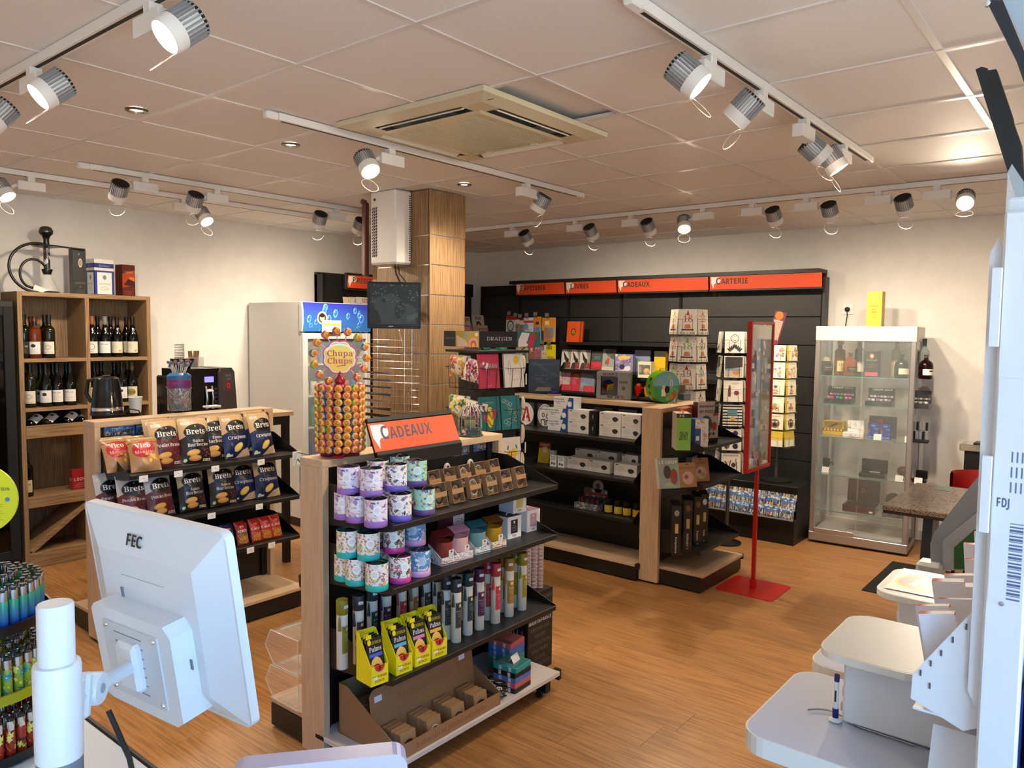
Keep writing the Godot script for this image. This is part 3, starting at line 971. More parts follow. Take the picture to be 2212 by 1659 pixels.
	make_tubes()
	make_tray_goods()
	make_gift_top()
	make_gift_back()

func photo_cell(sd: int) -> Cell:
	var c := cell(120, 60, "5a86c8")
	rng.seed = sd
	for i in 12: c.ell(r1() * 120, r1() * 20, rf(6, 16), 3, "e8eef6")
	for i in 60:
		c.poly(PV([W(r1() * 120, 18 + r1() * 40), W(r1() * 120, 22 + r1() * 36), W(r1() * 120, 24 + r1() * 40)]).slice(0, 3) if i < 4 else PV([]), "4a4438")
	for i in 26:
		var x := r1() * 120
		var h := rf(6, 22)
		c.rect(x, 48 - h, rf(4, 12), h, ["d9c6a0", "b89868", "8a6a48", "e8dcc0", "6a5a48"][rng.randi() % 5])
	for i in 30:
		c.ell(r1() * 120, rf(0, 60) if i < 10 else rf(40, 60), rf(2, 5), rf(1, 4), ["2c2a24", "3e4a30", "d8cab0"][rng.randi() % 3])
	for i in 8:
		var x2 := r1() * 120
		c.line(x2, 58, x2 + rf(-6, 6), rf(4, 20), 1.6, "3a3026")
	return c

func make_bracelets(y: float) -> void:
	var fm := N()
	fm.span(V(-0.034, 0.0, -0.012), V(0.034, 0.092, -0.010)).span(V(-0.034, 0, -0.010), V(-0.032, 0.092, 0.012)).span(V(0.032, 0, -0.010), V(0.034, 0.092, 0.012)).span(V(-0.032, 0, -0.010), V(0.032, 0.002, 0.012)).span(V(-0.032, 0.09, -0.010), V(0.032, 0.092, 0.012))
	var frame := fm.mesh()
	var band := N().bspan(V(-0.035, 0.036, 0.011), V(0.035, 0.056, 0.0135), 0.0005).mesh()
	var cols := ["2a1d1a", "3a2420", "b8b4ac", "8fa090", "3a3560", "2a2420"]
	var beads := []
	for c in cols:
		var b := N()
		for i in 18:
			var a := TAU * i / 18
			b.ball(V(0.023 * cos(a), 0.046 + 0.032 * sin(a), 0.0), 0.0042, 6)
		beads.append(b.mesh())
	for row in 2:
		for i in (6 if row == 0 else 5):
			var px: float = [952, 989, 1027, 1062, 1094, 1125][i] if row == 0 else [940, 973, 1006, 1038, 1069][i]
			var z := -0.335 if row == 0 else -0.43
			var p := V(PZ(px, 1050, z).x, y, z)
			var nm: String = ["dark brown", "dark garnet", "silver grey", "pale green", "deep blue", "black"][i]
			var o := thing("bracelet_box", ("kraft bracelet box with %s beads in the front row" % nm) if row == 0 else ("kraft bracelet box with %s beads in the back row" % nm), "box", p, 2.0, "kraft bracelet boxes")
			if row == 1: o.position.y += 0.03
			o.rotation_degrees.x = -14
			part("frame", frame, M.kraft, o)
			part("paper_band", band, mc(0.64, 0.48, 0.32, 0.75), o)
			part("bracelet", beads[i], mat(Color(cols[i]), 0.2), o)
	single("riser_block", N().span(V(0.5, 0, -0.02), V(1.02, 0.028, 0.02)), M.black, "black riser strip under the back row of bracelet boxes", "riser", T(V(0.1, y, -0.435)))

func make_candles(y: float) -> void:
	var spec := [[957, "8c3a30", "701f22", "terracotta"], [991, "e8b7b0", "d59aa8", "pale pink"], [1029, "6f9a9c", "2f6a7a", "grey blue"], [1064, "b88a20", "7a4a1a", "mustard"]]
	for i in 4:
		var d: Array = spec[i]
		var z := -0.345
		var x := PZ(d[0], 1190, z).x
		var o := thing("boxed_candle", "%s glass candle in an open flowered gift box with raised lid" % d[3], "candle", V(x, y, z), -8.0, "boxed glass candles")
		var fc := cell(64, 30, "efe9e6")
		flowers(fc, 46, [Color(d[1]).lightened(0.25), Color(d[1]), "b9b3b4"], 90 + i, 5.0)
		fc.rect(0, 25, 64, 5, Color(d[2]))
		var bx := N()
		bx.uv = ink("ece6e4")
		bx.span(V(-0.042, 0, -0.042), V(0.042, 0.002, 0.042))
		bx.span(V(-0.042, 0.002, 0.040), V(0.042, 0.03, 0.042), {"f": fc.uv()})
		for sx in [-1, 1]:
			var sp := [W(-0.042, 0.002), W(0.042, 0.002), W(0.042, 0.03), W(-0.042, 0.075)]
			var k := N()
			k.uv = fc.uv()
			bx.t = Transform3D(Basis(Vector3.UP, -PI / 2), V(0.042 if sx > 0 else -0.0405, 0, 0))
			bx.uv = fc.sub(4, 2, 50, 18)
			bx.prism(PackedVector2Array(sp), 0.0, 0.0015)
			bx.t = Transform3D.IDENTITY
			bx.uv = ink("ece6e4")
		bx.span(V(-0.042, 0.002, -0.042), V(0.042, 0.075, -0.040))
		part("box", bx, pm(fc, 0.6), o)
		var ld := N()
		ld.t = T(V(0, 0.075, -0.042), 0, 22)
		ld.span(V(-0.043, 0.0, -0.002), V(0.043, 0.055, 0.0)).span(V(-0.043, 0.053, 0.0), V(0.043, 0.055, 0.045)).span(V(-0.043, 0, 0), V(-0.0415, 0.055, 0.045)).span(V(0.0415, 0, 0), V(0.043, 0.055, 0.045))
		part("raised_lid", ld, mat(Color(d[2]), 0.5), o)
		part("glass", N().lathe([W(0, 0.003), W(0.034, 0.003), W(0.037, 0.008), W(0.038, 0.085), W(0.036, 0.086), W(0.0345, 0.066), W(0, 0.066)], 24), mat(Color(d[1]), 0.18), o)
		part("wax", N().cyl(V(0, 0.066, 0), 0.034, 0.001, 20), mat(Color(d[1]).lightened(0.35), 0.5), o)
		var lb := cell(24, 26, "e6e2dc")
		lb.rect(9, 4, 8, 7, "5a4a48"); lb.lines(3, 14, 18, 3, 4, "8a8684")
		var lbq := N()
		lbq.uv = lb.uv()
		lbq.box(V(0.012, 0.042, 0.0375), V(0.024, 0.027, 0.001))
		part("label", lbq, pm(lb, 0.5), o)
	var tc := cell(60, 70, "e9e6ec")
	flowers(tc, 60, ["c8a0b0", "a8a8c0", "d8c8d0"], 12, 5.0)
	tc.rect(30, 4, 9, 9, "b03a48"); tc.lines(8, 20, 30, 4, 6, "9a98a0"); tc.text("YLBG", 14, 14, 9, "4a4048")
	var tb := N()
	tb.uv = ink("8c3a40")
	tb.box(V(0, 0.062, 0), V(0.082, 0.124, 0.082), {"f": tc.uv(), "r": tc.uv()})
	single("flowered_gift_box", tb, pm(tc, 0.55), "closed gift box with dark red side standing behind the open candle boxes", "box", T(V(PZ(974, 1120, -0.47).x, y + 0.05, -0.47), 8))
	single("gift_box_riser", N().bspan(V(-0.06, 0, -0.05), V(0.25, 0.05, 0.04), 0.002), M.black, "black riser behind the open candle boxes", "riser", T(V(PZ(974, 1120, -0.5).x, y, -0.5)))
	var cube := [[1096, y, -0.40, "26242a", "e6e4e0", "white cube candle box with black label and black ribbon top"], [1137, y, -0.41, "c89aa8", "f4e8ea", "white cube candle box with dusty pink label"], [1107, y + 0.1, -0.42, "d8cf5a", "f8f6d8", "white cube candle box with yellow label stacked on top of two others"]]
	for d in cube:
		var p := V(PZ(d[0], 1130, d[2]).x, d[1], d[2])
		var o2 := thing("candle_cube_box", d[5], "box", p, -4.0)
		var lc := cell(70, 70, "f2f1ef")
		lc.rect(17, 12, 34, 42, d[3]); lc.rect(30, 16, 8, 8, "e8e6e0"); lc.lines(22, 30, 24, 4, 5, "d8d4cc"); lc.text("YLBG", 34, 65, 8, "6a6a6a")
		var b2 := N()
		b2.uv = ink("f2f1ef")
		b2.box(V(0, 0.049, 0), V(0.088, 0.098, 0.088), {"f": lc.uv(), "t": ink(d[3])})
		part("carton", b2, pm(lc, 0.5), o2)
		part("ribbon", N().tube([V(-0.02, 0.098, 0.01), V(-0.005, 0.106, 0.0), V(0.015, 0.1, -0.01)], 0.0025, 5), mat(Color(d[4]), 0.5), o2)

func make_tubes() -> void:
	var y := 0.425
	var cols := {"olive": "8a7f12", "charcoal": "2c3036", "petrol": "123238", "purple": "48143f", "red": "b92f38", "gold": "97712a"}
	var body := N().lathe([W(0, 0), W(0.02, 0), W(0.021, 0.001), W(0.021, 0.205)], 20).mesh()
	var cap := N().lathe([W(0.021, 0.205), W(0.0218, 0.206), W(0.0218, 0.258), W(0.0208, 0.26), W(0.0195, 0.2585), W(0, 0.2575)], 20).mesh()
	var kinds := {}
	var tassel := N().tube([V(-0.01, 0.258, 0), V(-0.024, 0.245, 0.004), V(-0.026, 0.2, 0.004)], 0.0012, 5).lathe([W(0.002, 0.2), W(0.0035, 0.195), W(0.007, 0.15), W(0, 0.149)], 8, V(-0.026, 0, 0.004)).mesh()
	for k in cols:
		var c := cell(40, 90, cols[k])
		c.rect(2, 2, 36, 1, "d8d0b0"); c.rect(2, 87, 36, 1, "d8d0b0"); c.rect(14, 8, 12, 10, "d8cc8a")
		c.text({"olive": "ÉDEN", "charcoal": "RÉGLISSE", "petrol": "ÉTHÉ", "purple": "RÉGLISSE", "red": "HARMONIE", "gold": "ÉDEN"}[k], 20, 34, 9, "e8e0c8", 0.5, "serif", 36)
		c.lines(8, 40, 24, 3, 6, "d0c8a8"); c.lines(10, 64, 20, 2, 8, "c8c0a0")
		var b := N()
		b.uv = c.uv()
		b.lathe([W(0.0213, 0.06), W(0.0213, 0.165)], 10, Z0, 2.1, -1.05)
		var tg := N()
		tg.t = T(Z0, -20)
		tg.prism(rounded(0.02, 0.012, 0.004), 0.0215, 0.0222)
		kinds[k] = [b.mesh(), pm(c, 0.5), mat(Color(cols[k]), 0.5), tg.mesh()]
	var cream := mc(0.86, 0.85, 0.78, 0.55)
	var front := [[964, -0.37, "charcoal"], [985, -0.32, "charcoal"], [1010, -0.335, "petrol"], [1035, -0.335, "purple"], [1070, -0.33, "red"], [1053, -0.38, "red"], [1099, -0.335, "gold"], [1086, -0.39, "gold"], [1127, -0.34, "olive"], [1113, -0.385, "olive"]]
	var back := [[739, -0.47, "olive"], [774, -0.46, "charcoal"], [804, -0.5, "petrol"], [834, -0.5, "purple"], [867, -0.5, "red"], [893, -0.5, "gold"], [919, -0.5, "charcoal"], [944, -0.47, "charcoal"], [975, -0.5, "petrol"], [994, -0.47, "petrol"], [1012, -0.44, "purple"], [1022, -0.5, "purple"], [1040, -0.47, "red"], [1074, -0.48, "gold"], [1096, -0.46, "olive"]]
	var seen := {}
	for grp in 2:
		for d in (front if grp == 0 else back):
			var k2: String = d[2]
			var row := "front" if grp == 0 else "back"
			var o := thing("diffuser_tube", "tall cream cardboard tube with %s cap and label in the %s row" % [k2, row], "tube", V(PZ(d[0], 1330, d[1]).x, y, d[1]), rf(-12, 25), "capped cardboard tubes on the gift shelf")
			part("tube", body, cream, o)
			part("cap", cap, kinds[k2][2], o)
			part("label", kinds[k2][0], kinds[k2][1], o)
			part("price_sticker", kinds[k2][3], mc(0.86, 0.88, 0.92, 0.5), o, T(V(0, 0.235, 0)))
			part("tassel", tassel, kinds[k2][2], o)
	var pk := [["3a62c8", "blue"], ["58b0d0", "turquoise"], ["e080b0", "pink"], ["f0b030", "orange"]]
	for i in 4:
		var x := PZ([808, 861, 901, 937][i], 1390, -0.30).x
		var o3 := thing("yellow_display_box", "yellow cardboard display of %s car air fresheners" % pk[i][1], "display box", V(x, y, -0.31), -6.0, "yellow freshener displays")
		var fc := cell(72, 110, "f3e411")
		fc.text("CALIFORNIA", 36, 88, 11, "8a4a14", 0.5, "sansb", 64); fc.text("SCENTS", 36, 102, 11, "8a4a14", 0.5, "sansb", 50)
		fc.ell(36, 40, 25, 38, "f0c060"); fc.ell(36, 48, 21, 22, "c23028"); fc.poly(PV([W(36, 20), W(32, 66), W(41, 66)]), "5a1a18")
		fc.rect(8, 84, 20, 8, "e6ecf4")
		var fr := cell(60, 100, "14161c")
		fr.text("CALIFORNIA", 30, 14, 9, "c8b820", 0.5, "sansb", 50); fr.text("Palms", 30, 30, 15, "e8f0f0", 0.5, "serifb", 54)
		fr.rect(6, 34, 48, 8, pk[i][0]); fr.ell(30, 72, 24, 30, "f0c060"); fr.ell(30, 76, 20, 18, "b92b26"); fr.line(22, 60, 18, 92, 3, "4a1414"); fr.line(36, 60, 40, 92, 3, "4a1414")
		fr.ell(10, 8, 7, 7, "e8d420")
		var bx := N()
		bx.uv = ink("f3e411")
		bx.span(V(-0.037, 0, 0.045), V(0.037, 0.07, 0.0465), {"f": fc.sub(0, 50, 72, 60)})
		for sx in [-1, 1]:
			bx.t = Transform3D(Basis(Vector3.UP, -PI / 2), V(0.037 if sx > 0 else -0.0355, 0, 0))
			bx.prism(PV([W(-0.045, 0), W(0.0465, 0), W(0.0465, 0.07), W(-0.03, 0.175), W(-0.045, 0.175)]), 0.0, 0.0015)
			bx.t = Transform3D.IDENTITY
		bx.span(V(-0.037, 0, -0.045), V(0.037, 0.175, -0.0435)).span(V(-0.037, 0, -0.045), V(0.037, 0.002, 0.045))
		part("carton", bx, pm(fc, 0.5), o3)
		for k3 in 5:
			var b3 := N()
			b3.uv = ink("14161c")
			b3.t = T(V(0, 0.004, 0.036 - k3 * 0.016), 0, -10)
			b3.span(V(-0.033, 0, -0.003), V(0.033, 0.155, 0.003), {"f": fr.uv()})
			b3.span(V(-0.033, 0.155, -0.001), V(-0.01, 0.17, 0.001), {"f": ink("e8d420")})
			part("freshener_pack", b3, pm(fr, 0.25), o3)

func make_tray_goods() -> void:
	var y := 0.105
	var o := thing("kraft_display_box", "large kraft card display box reading PIERRES NATURELLES on the bottom tray", "display box", V(0.45, y, -0.42))
	var kc := cell(400, 130, Color(0.60, 0.45, 0.30))
	for i in 700:
		kc.rect(r1() * 400, r1() * 130, 3, 1, Color(0.60, 0.45, 0.30).lerp(Color(0.52, 0.38, 0.25), r1()))
	kc.text("PIERRES NATURELLES", 200, 50, 22, "8a6434", 0.5, "sans", 230); kc.text("énergétiques", 215, 78, 20, "b08428", 0.5, "serif")
	for i in 9: kc.ring(372, 40, 6 + i * 4, 1.0, "8a5a34")
	kc.poly(PV([W(20, 120), W(60, 92), W(90, 104), W(120, 84), W(150, 120)]), "a07a34")
	kc.rect(16, 18, 26, 14, "e0e8f0"); kc.rect(340, 12, 26, 14, "e0e8f0")
	var kf := cell(400, 40, Color(0.60, 0.45, 0.30))
	kf.text("à chacun sa pierre naturelle", 200, 28, 20, "7a4a2c", 0.5, "serif", 340)
	var kr := ink(Color(0.58, 0.43, 0.29))
	var bx := N()
	bx.uv = kr
	bx.span(V(-0.29, 0, -0.17), V(0.29, 0.003, 0.165))
	bx.span(V(-0.29, 0.003, 0.162), V(0.29, 0.055, 0.165), {"f": kf.uv()})
	bx.span(V(-0.29, 0.003, -0.17), V(0.29, 0.2, -0.167))
	for sx in [-1, 1]:
		bx.t = Transform3D(Basis(Vector3.UP, -PI / 2), V(0.29 if sx > 0 else -0.287, 0, 0))
		bx.prism(PV([W(-0.17, 0), W(0.165, 0), W(0.165, 0.055), W(-0.12, 0.2), W(-0.17, 0.2)]), 0.0, 0.003)
		bx.t = Transform3D.IDENTITY
	part("carton", bx, pm(kc, 0.75), o)
	var card := N()
	card.uv = kr
	card.t = T(V(0, 0.105, 0.015), 0, -8)
	card.prism(PV([W(-0.285, -0.1), W(0.285, -0.1), W(0.285, 0.09), W(0.265, 0.11), W(-0.265, 0.11), W(-0.285, 0.09)]), 0.0, 0.003, kc.uv())
	part("header_card", card, pm(kc, 0.75), o)
	var small := N().bbox(V(0, 0.036, 0), V(0.078, 0.072, 0.021), 0.001).mesh()
	var bead := N()
	for i in 11:
		bead.ball(V(-0.025 + 0.005 * i, 0.03 + 0.012 * sin(PI * i / 10.0), 0.012), 0.0036, 6)
	var beads := bead.mesh()
	var tints := ["1d1b22", "b8b2aa", "26242c", "3a3040"]
	for colm in 4:
		for k in 5:
			for rowb in 2:
				if rowb == 1 and k == 4: continue
				var q := thing("kraft_bracelet_carton", "small closed kraft bracelet carton standing in the PIERRES NATURELLES display", "box", V(0.45 - 0.21 + colm * 0.135, y + 0.004 if rowb == 0 else y + 0.05, -0.285 - k * 0.0235 if rowb == 0 else -0.47 - k * 0.0235), rf(-3, 3), "cartons in the kraft display")
				q.rotation_degrees.x = -9.0
				part("carton", small, M.kraft, q)
				if k == 0: part("bracelet", beads, mat(Color(tints[colm]), 0.2), q)
	single("display_step", N().span(V(-0.28, 0, -0.06), V(0.28, 0.045, 0.06)), M.kraft, "kraft step under the back row of cartons in the display", "riser", T(V(0.45, y + 0.003, -0.52)))
	rng.seed = 44
	var peb := N().lathe([W(0, -0.005), W(0.017, -0.004), W(0.02, 0), W(0.017, 0.004), W(0, 0.005)], 12)
	var pm := peb.mesh()
	var em := N().lathe([W(0.004, 0.0052), W(0.009, 0.0052)], 10).mesh()
	var rope := []
	for i in 22:
		rope.append(V(0.028 * cos(i * 1.3) * (1.0 + 0.3 * sin(i * 2.1)), 0.004 + 0.002 * (i % 3), 0.02 * sin(i * 1.3)))
	var rm := N().tube(rope, 0.0022, 5).mesh()
	for i in 15:
		var p := V(0.80 + rf(-0.06, 0.06), y + 0.008 + 0.011 * (i / 4), -0.36 + rf(-0.06, 0.075))
		var q2 := thing("pebble_key_ring", "cream pebble key ring with black cord in the pile beside the coloured boxes", "key ring", p, rf(0, 360), "pile of pebble key rings")
		var tr := T(Z0, 0, rf(-25, 25), rf(-20, 20))
		part("pebble", pm, mc(0.84, 0.82, 0.78, 0.5), q2, tr)
		part("emblem", em, mc(0.25, 0.25, 0.42, 0.5), q2, tr)
		if i % 2 == 0: part("cord", rm, M.black, q2)
	var cc := {"turquoise": "2a9a94", "black": "16161a", "blue": "4a74b8", "coral": "cc5a5e"}
	var stacks := [[0.905, -0.325, 4.0, ["black", "coral", "blue", "black", "turquoise"]], [1.005, -0.44, 4.0, ["coral", "turquoise", "turquoise", "turquoise", "blue", "blue", "coral"]], [1.08, -0.5, 2.0, ["coral", "blue", "coral", "blue", "turquoise"]]]
	var where := ["front stack with price card", "middle stack", "stack by the black display"]
	for si in 3:
		var d: Array = stacks[si]
		for i in d[3].size():
			var k4: String = d[3][i]
			var o5 := thing("flat_gift_box", "flat %s gift box, %s of the %s" % [k4, "topmost" if i == d[3].size() - 1 else "layer %d" % (i + 1), where[si]], "box", V(d[0], y + i * 0.0225, d[1]), d[2] + rf(-2, 2), "stacked flat gift boxes")
			part("tray", N().bspan(V(-0.06, 0, -0.06), V(0.06, 0.0218, 0.06), 0.001), mat(Color(cc[k4]), 0.5), o5)
			part("lid_window", N().span(V(-0.054, 0.0218, -0.054), V(0.054, 0.0223, 0.054)), mat(Color(cc[k4]).lerp(Color(0.35, 0.35, 0.36), 0.45), 0.15), o5)
			for sx in [-0.03, 0.02]:
				part("side_stripe", N().span(V(-0.0606, 0.002, sx), V(-0.06, 0.02, sx + 0.014)), mc(0.82, 0.82, 0.82, 0.5), o5)
	var fc2 := N()
	fc2.quad(V(-0.03, 0, 0.015), V(0.03, 0, 0.015), V(0.03, 0.03, 0), V(-0.03, 0.03, 0)).quad(V(0.03, 0, -0.015), V(-0.03, 0, -0.015), V(-0.03, 0.03, 0), V(0.03, 0.03, 0))
	single("folded_price_card", fc2, M.card, "folded white price card on the front stack of flat boxes", "price card", T(V(0.91, y + 5 * 0.0225, -0.32), 10))

func make_gift_top() -> void:
	var o := thing("lollipop_tower", "red lollipop display tower with round yellow CHUPA CHUPS crest", "display stand", PY(735, 984, 1.181))
	var redm := mc(0.62, 0.03, 0.09, 0.3)
	var foot := N()
	for k in 4:
		foot.t = T(Z0, 45 + 90 * k)
		foot.bspan(V(-0.02, 0.0, 0.0), V(0.02, 0.012, 0.075), 0.004)
	part("base", foot, redm, o)
	part("column", N().lathe([W(0, 0.006), W(0.026, 0.006), W(0.026, 0.27), W(0.018, 0.282), W(0.022, 0.295), W(0.014, 0.31), W(0.008, 0.32), W(0.008, 0.34), W(0, 0.34)], 16), redm, o)
	var flav := ["b0284a", "c8405a", "d06a30", "2a58a0", "6a9a3a", "c83a6a"]
	var pops := []
	var pop_mat := []
	for f in flav.size():
		var c := cell(48, 24, flav[f])
		for i in 6: c.line(i * 9.0 - 4, 0, i * 9.0 + 6, 24, 3, Color(flav[f]).lightened(0.35))
		c.ell(12, 12, 8, 7, "e8b83a"); c.ell(12, 12, 5, 4, "c86a28")
		var b := N()
		b.uv = c.uv()
		b.t = T(V(0, 0, 0), 0, 0)
		var pr := []
		for i in 9:
			var a := -PI / 2 + PI * i / 8
			pr.append(W(maxf(0, 0.0165 * cos(a)), 0.0165 * sin(a)))
		b.lathe(pr, 12, Z0, TAU, -PI / 2)
		pops.append(b.mesh())
		pop_mat.append(pm(c, 0.22))
	rng.seed = 5
	for ring in 10:
		part("lollipop_ring", N().lathe([W(0.026, 0.0), W(0.07, 0.0), W(0.07, 0.003), W(0.026, 0.003)], 20), redm, o, T(V(0, 0.022 + ring * 0.026, 0)))
		for k in 16:
			var a := TAU * (k + 0.5 * (ring % 2) * 0.3) / 16
			if sin(a) * -0.62 + cos(a) * 0.78 < -0.45: continue
			var f2 := rng.randi() % 8
			if f2 >= 6: f2 = [0, 1][f2 - 6]
			part("lollipop", pops[f2], pop_mat[f2], o, T(V(0.082 * sin(a), 0.034 + ring * 0.026, 0.082 * cos(a)), rad_to_deg(a) - 90 + 90))
	var n := PackedVector2Array()
	var n2 := PackedVector2Array()
	var n3 := PackedVector2Array()
	for i in 64:
		var a2 := TAU * i / 64
		var rr := 0.0 + 0.062 + 0.006 * absf(sin(a2 * 4))
		n.append(W(cos(a2), sin(a2)) * rr)
		n2.append(W(cos(a2), sin(a2)) * (rr - 0.005))
		n3.append(W(cos(a2), sin(a2)) * (rr - 0.009))
	var cr := T(V(0, 0.385, 0.0), -40)
	part("crest_edge", N().prism(n, -0.006, 0.006), mc(0.80, 0.25, 0.36, 0.35), o, cr)
	part("crest_border", N().prism(n2, 0.006, 0.0075), mc(0.94, 0.9, 0.9, 0.35), o, cr)
	var cc := cell(150, 150, "eec23c")
	cc.ell(75, 40, 66, 34, "f6f0dc"); cc.ell(75, 46, 60, 30, "f2d64a")
	cc.text("Chupa", 75, 70, 40, "b83226", 0.5, "serifb"); cc.text("Chups", 75, 108, 40, "b83226", 0.5, "serifb"); cc.line(58, 122, 100, 116, 4, "b83226")
	var cb := N()
	cb.uv = ink("eec23c")
	cb.prism(n3, 0.0075, 0.009, cc.uv())
	part("crest_face", cb, pm(cc, 0.3), o, cr)
	var stick := N().rod(Z0, V(0, 0.06, 0), 0.0016, 5).mesh()
	for i in 13:
		var a3 := -PI * 0.28 + TAU * i / 14.6
		var dirv: Vector3 = cr.basis * V(cos(a3), sin(a3), 0)
		var f3 := i % 6
		part("crest_stick", N().rod(V(0, 0.385, 0) + dirv * 0.055, V(0, 0.385, 0) + dirv * 0.095, 0.002, 5), mc(0.85, 0.6, 0.68, 0.4), o)
		part("crest_lollipop", pops[f3], pop_mat[f3], o, T(V(0, 0.385, 0) + dirv * 0.102))
	var p := PY(1015, 941, 1.181)
	var g := thing("birdcage_candle_holder", "small green wire birdcage with a flowered base on the gift shelving", "birdcage", p)
	var gm := mc(0.16, 0.24, 0.21, 0.4, 0.3)
	part("base", N().lathe([W(0, 0), W(0.058, 0), W(0.062, 0.003), W(0.06, 0.008), W(0, 0.008)], 28), gm, g)
	var fcell := cell(256, 32, "2c3a3a")
	flowers(fcell, 60, ["8a7a88", "c0a8b0", "5a7a70", "3a3a48"], 77, 10.0)
	var bnd := N()
	bnd.uv = fcell.uv()
	bnd.lathe([W(0.056, 0.008), W(0.056, 0.04)], 28)
	part("flowered_band", bnd, pm(fcell, 0.5), g)
	part("band_floor", N().cyl(V(0, 0.034, 0), 0.055, 0.002, 24), gm, g)
	for i in 16:
		var a4 := TAU * i / 16
		var pts := []
		for k in 9:
			var t := k / 8.0
			var ang := t * PI / 2
			pts.append(V(0.055 * cos(ang) * sin(a4), 0.085 + 0.06 * sin(ang), 0.055 * cos(ang) * cos(a4)))
		pts.push_front(V(0.056 * sin(a4), 0.035, 0.056 * cos(a4)))
		part("bar", N().tube(pts, 0.0013, 5), mc(0.62, 0.66, 0.62, 0.4, 0.5), g)
	var hoop := []
	for i in 24: hoop.append(V(0.057 * sin(TAU * i / 24), 0.085, 0.057 * cos(TAU * i / 24)))
	part("hoop", N().tube(hoop, 0.002, 5, true), gm, g)
	part("hanging_loop", N().tube([V(0, 0.143, 0), V(0, 0.16, 0)], 0.0015, 5), gm, g)
	var cg := thing("glass_candle", "glass tumbler candle with gold lid standing in the birdcage", "candle", p + V(0, 0.0365, 0))
	part("tumbler", N().lathe([W(0, 0), W(0.026, 0), W(0.028, 0.003), W(0.028, 0.045), W(0.026, 0.045), W(0.0255, 0.03), W(0, 0.03)], 20), mc(0.55, 0.53, 0.42, 0.1), cg)
	part("lid", N().lathe([W(0.0, 0.045), W(0.027, 0.045), W(0.027, 0.055), W(0.006, 0.06), W(0.006, 0.07), W(0, 0.072)], 18), mc(0.5, 0.42, 0.26, 0.3, 0.7), cg)

func make_gift_back() -> void:
	var ac := glassy(Color(0.95, 0.97, 0.97), 0.07)
	for k in 2:
		var o := thing("acrylic_bin", ("empty clear acrylic candy bin, upper of two behind the gift shelving" if k == 1 else "empty clear acrylic candy bin standing on the back deck of the gift shelving"), "bin", V(0.30, 0.127 + 0.15 * k, -0.91))
		var sd := PV([W(-0.1, 0), W(0.07, 0), W(0.13, 0.07), W(0.09, 0.142), W(-0.1, 0.142)])
		for x in [-0.17, 0.17]:
			var b := N()
			b.t = Transform3D(Basis(Vector3.UP, PI / 2), V(x, 0, 0))
			b.prism(sd, -0.002, 0.002)
			part("side", b, ac, o)
			for i in 5:
				var e0 := sd[i]
				var e1 := sd[(i + 1) % 5]
				part("polished_edge", N().rod(V(x, e0.y, -e0.x), V(x, e1.y, -e1.x), 0.0022, 4), glassy(Color(0.97, 0.97, 0.95), 0.5), o)
		for i in 5:
			var a := sd[i]
			var c := sd[(i + 1) % 5]
			if i == 1: continue
			var q := N()
			q.quad(V(-0.17, a.y, -a.x), V(0.17, a.y, -a.x), V(0.17, c.y, -c.x), V(-0.17, c.y, -c.x))
			part("wall", q, ac, o)
		part("lid_handle", N().rod(V(-0.1, 0.115, -0.118), V(0.1, 0.115, -0.118), 0.004, 6), glassy(Color(0.97, 0.97, 0.95), 0.4), o)
	rng.seed = 91
	for i in 9:
		var cb := bag_shape(0.12, 0.1, 0.05, i)
		var p := V(0.36 + (i % 3) * 0.13 + rf(-0.03, 0.03), 0.6 + 0.035 * (i / 3), -0.86 - (i % 2) * 0.06 + rf(-0.03, 0.03))
		var o2 := thing("candy_bag", "crumpled clear cellophane bag of orange candies on the back shelf", "candy bag", p, rf(0, 90), "candy bags on the back shelf")
		o2.rotation_degrees.x = 70 + rf(-15, 15)
		part("candies", bag_shape(0.09, 0.06, 0.03, i + 40), mc(0.80, 0.62, 0.50, 0.4), o2)
		part("cellophane", cb, glassy(Color(0.98, 0.95, 0.92), 0.16), o2)
	var hk := thing("peg_hook", "black peg hook with clear price tag holder reaching behind the gift shelving", "hook", V(0.32, 1.09, -0.74))
	part("wire", N().tube([V(0, 0, 0.05), V(0, 0, -0.3), V(0, 0.015, -0.33)], 0.003, 6), M.black, hk)
	part("tag_wire", N().tube([V(0, 0.04, 0.05), V(0, 0.045, -0.33)], 0.002, 6), M.black, hk)
	part("tag_holder", N().bbox(V(0, 0.02, -0.335), V(0.045, 0.06, 0.002), 0.0005), M.card, hk)
	var sc := cell(60, 100, "2a9cc0")
	sc.rect(0, 52, 60, 48, "a8c8d8"); sc.ell(30, 76, 22, 20, "b88a70"); sc.text("BONBONS", 30, 30, 13, "e8f4f8", 0.5, "sansb", 54); sc.rect(8, 40, 44, 6, "184a78")
	for i in 8:
		var b5 := bag_shape(0.075, 0.13, 0.022, i + 7)
		var q3 := thing("blue_sachet", "blue-topped clear sachet hanging on the peg hook behind the gift shelving", "sachet", V(0.32, 0.965, -0.84 - i * 0.026), 180, "blue sachets on the peg hook")
		q3.rotation_degrees.y = -160
		var b6 := N()
		bag_into(b6, 0.075, 0.13, 0.024, i + 7, sc.uv())
		part("sachet", b6, pm(sc, 0.2), q3, T(V(0, -0.01, 0)))
		part("euro_slot", N().bbox(V(0, 0.12, 0), V(0.03, 0.014, 0.002), 0.0005), mc(0.12, 0.5, 0.68, 0.3), q3)

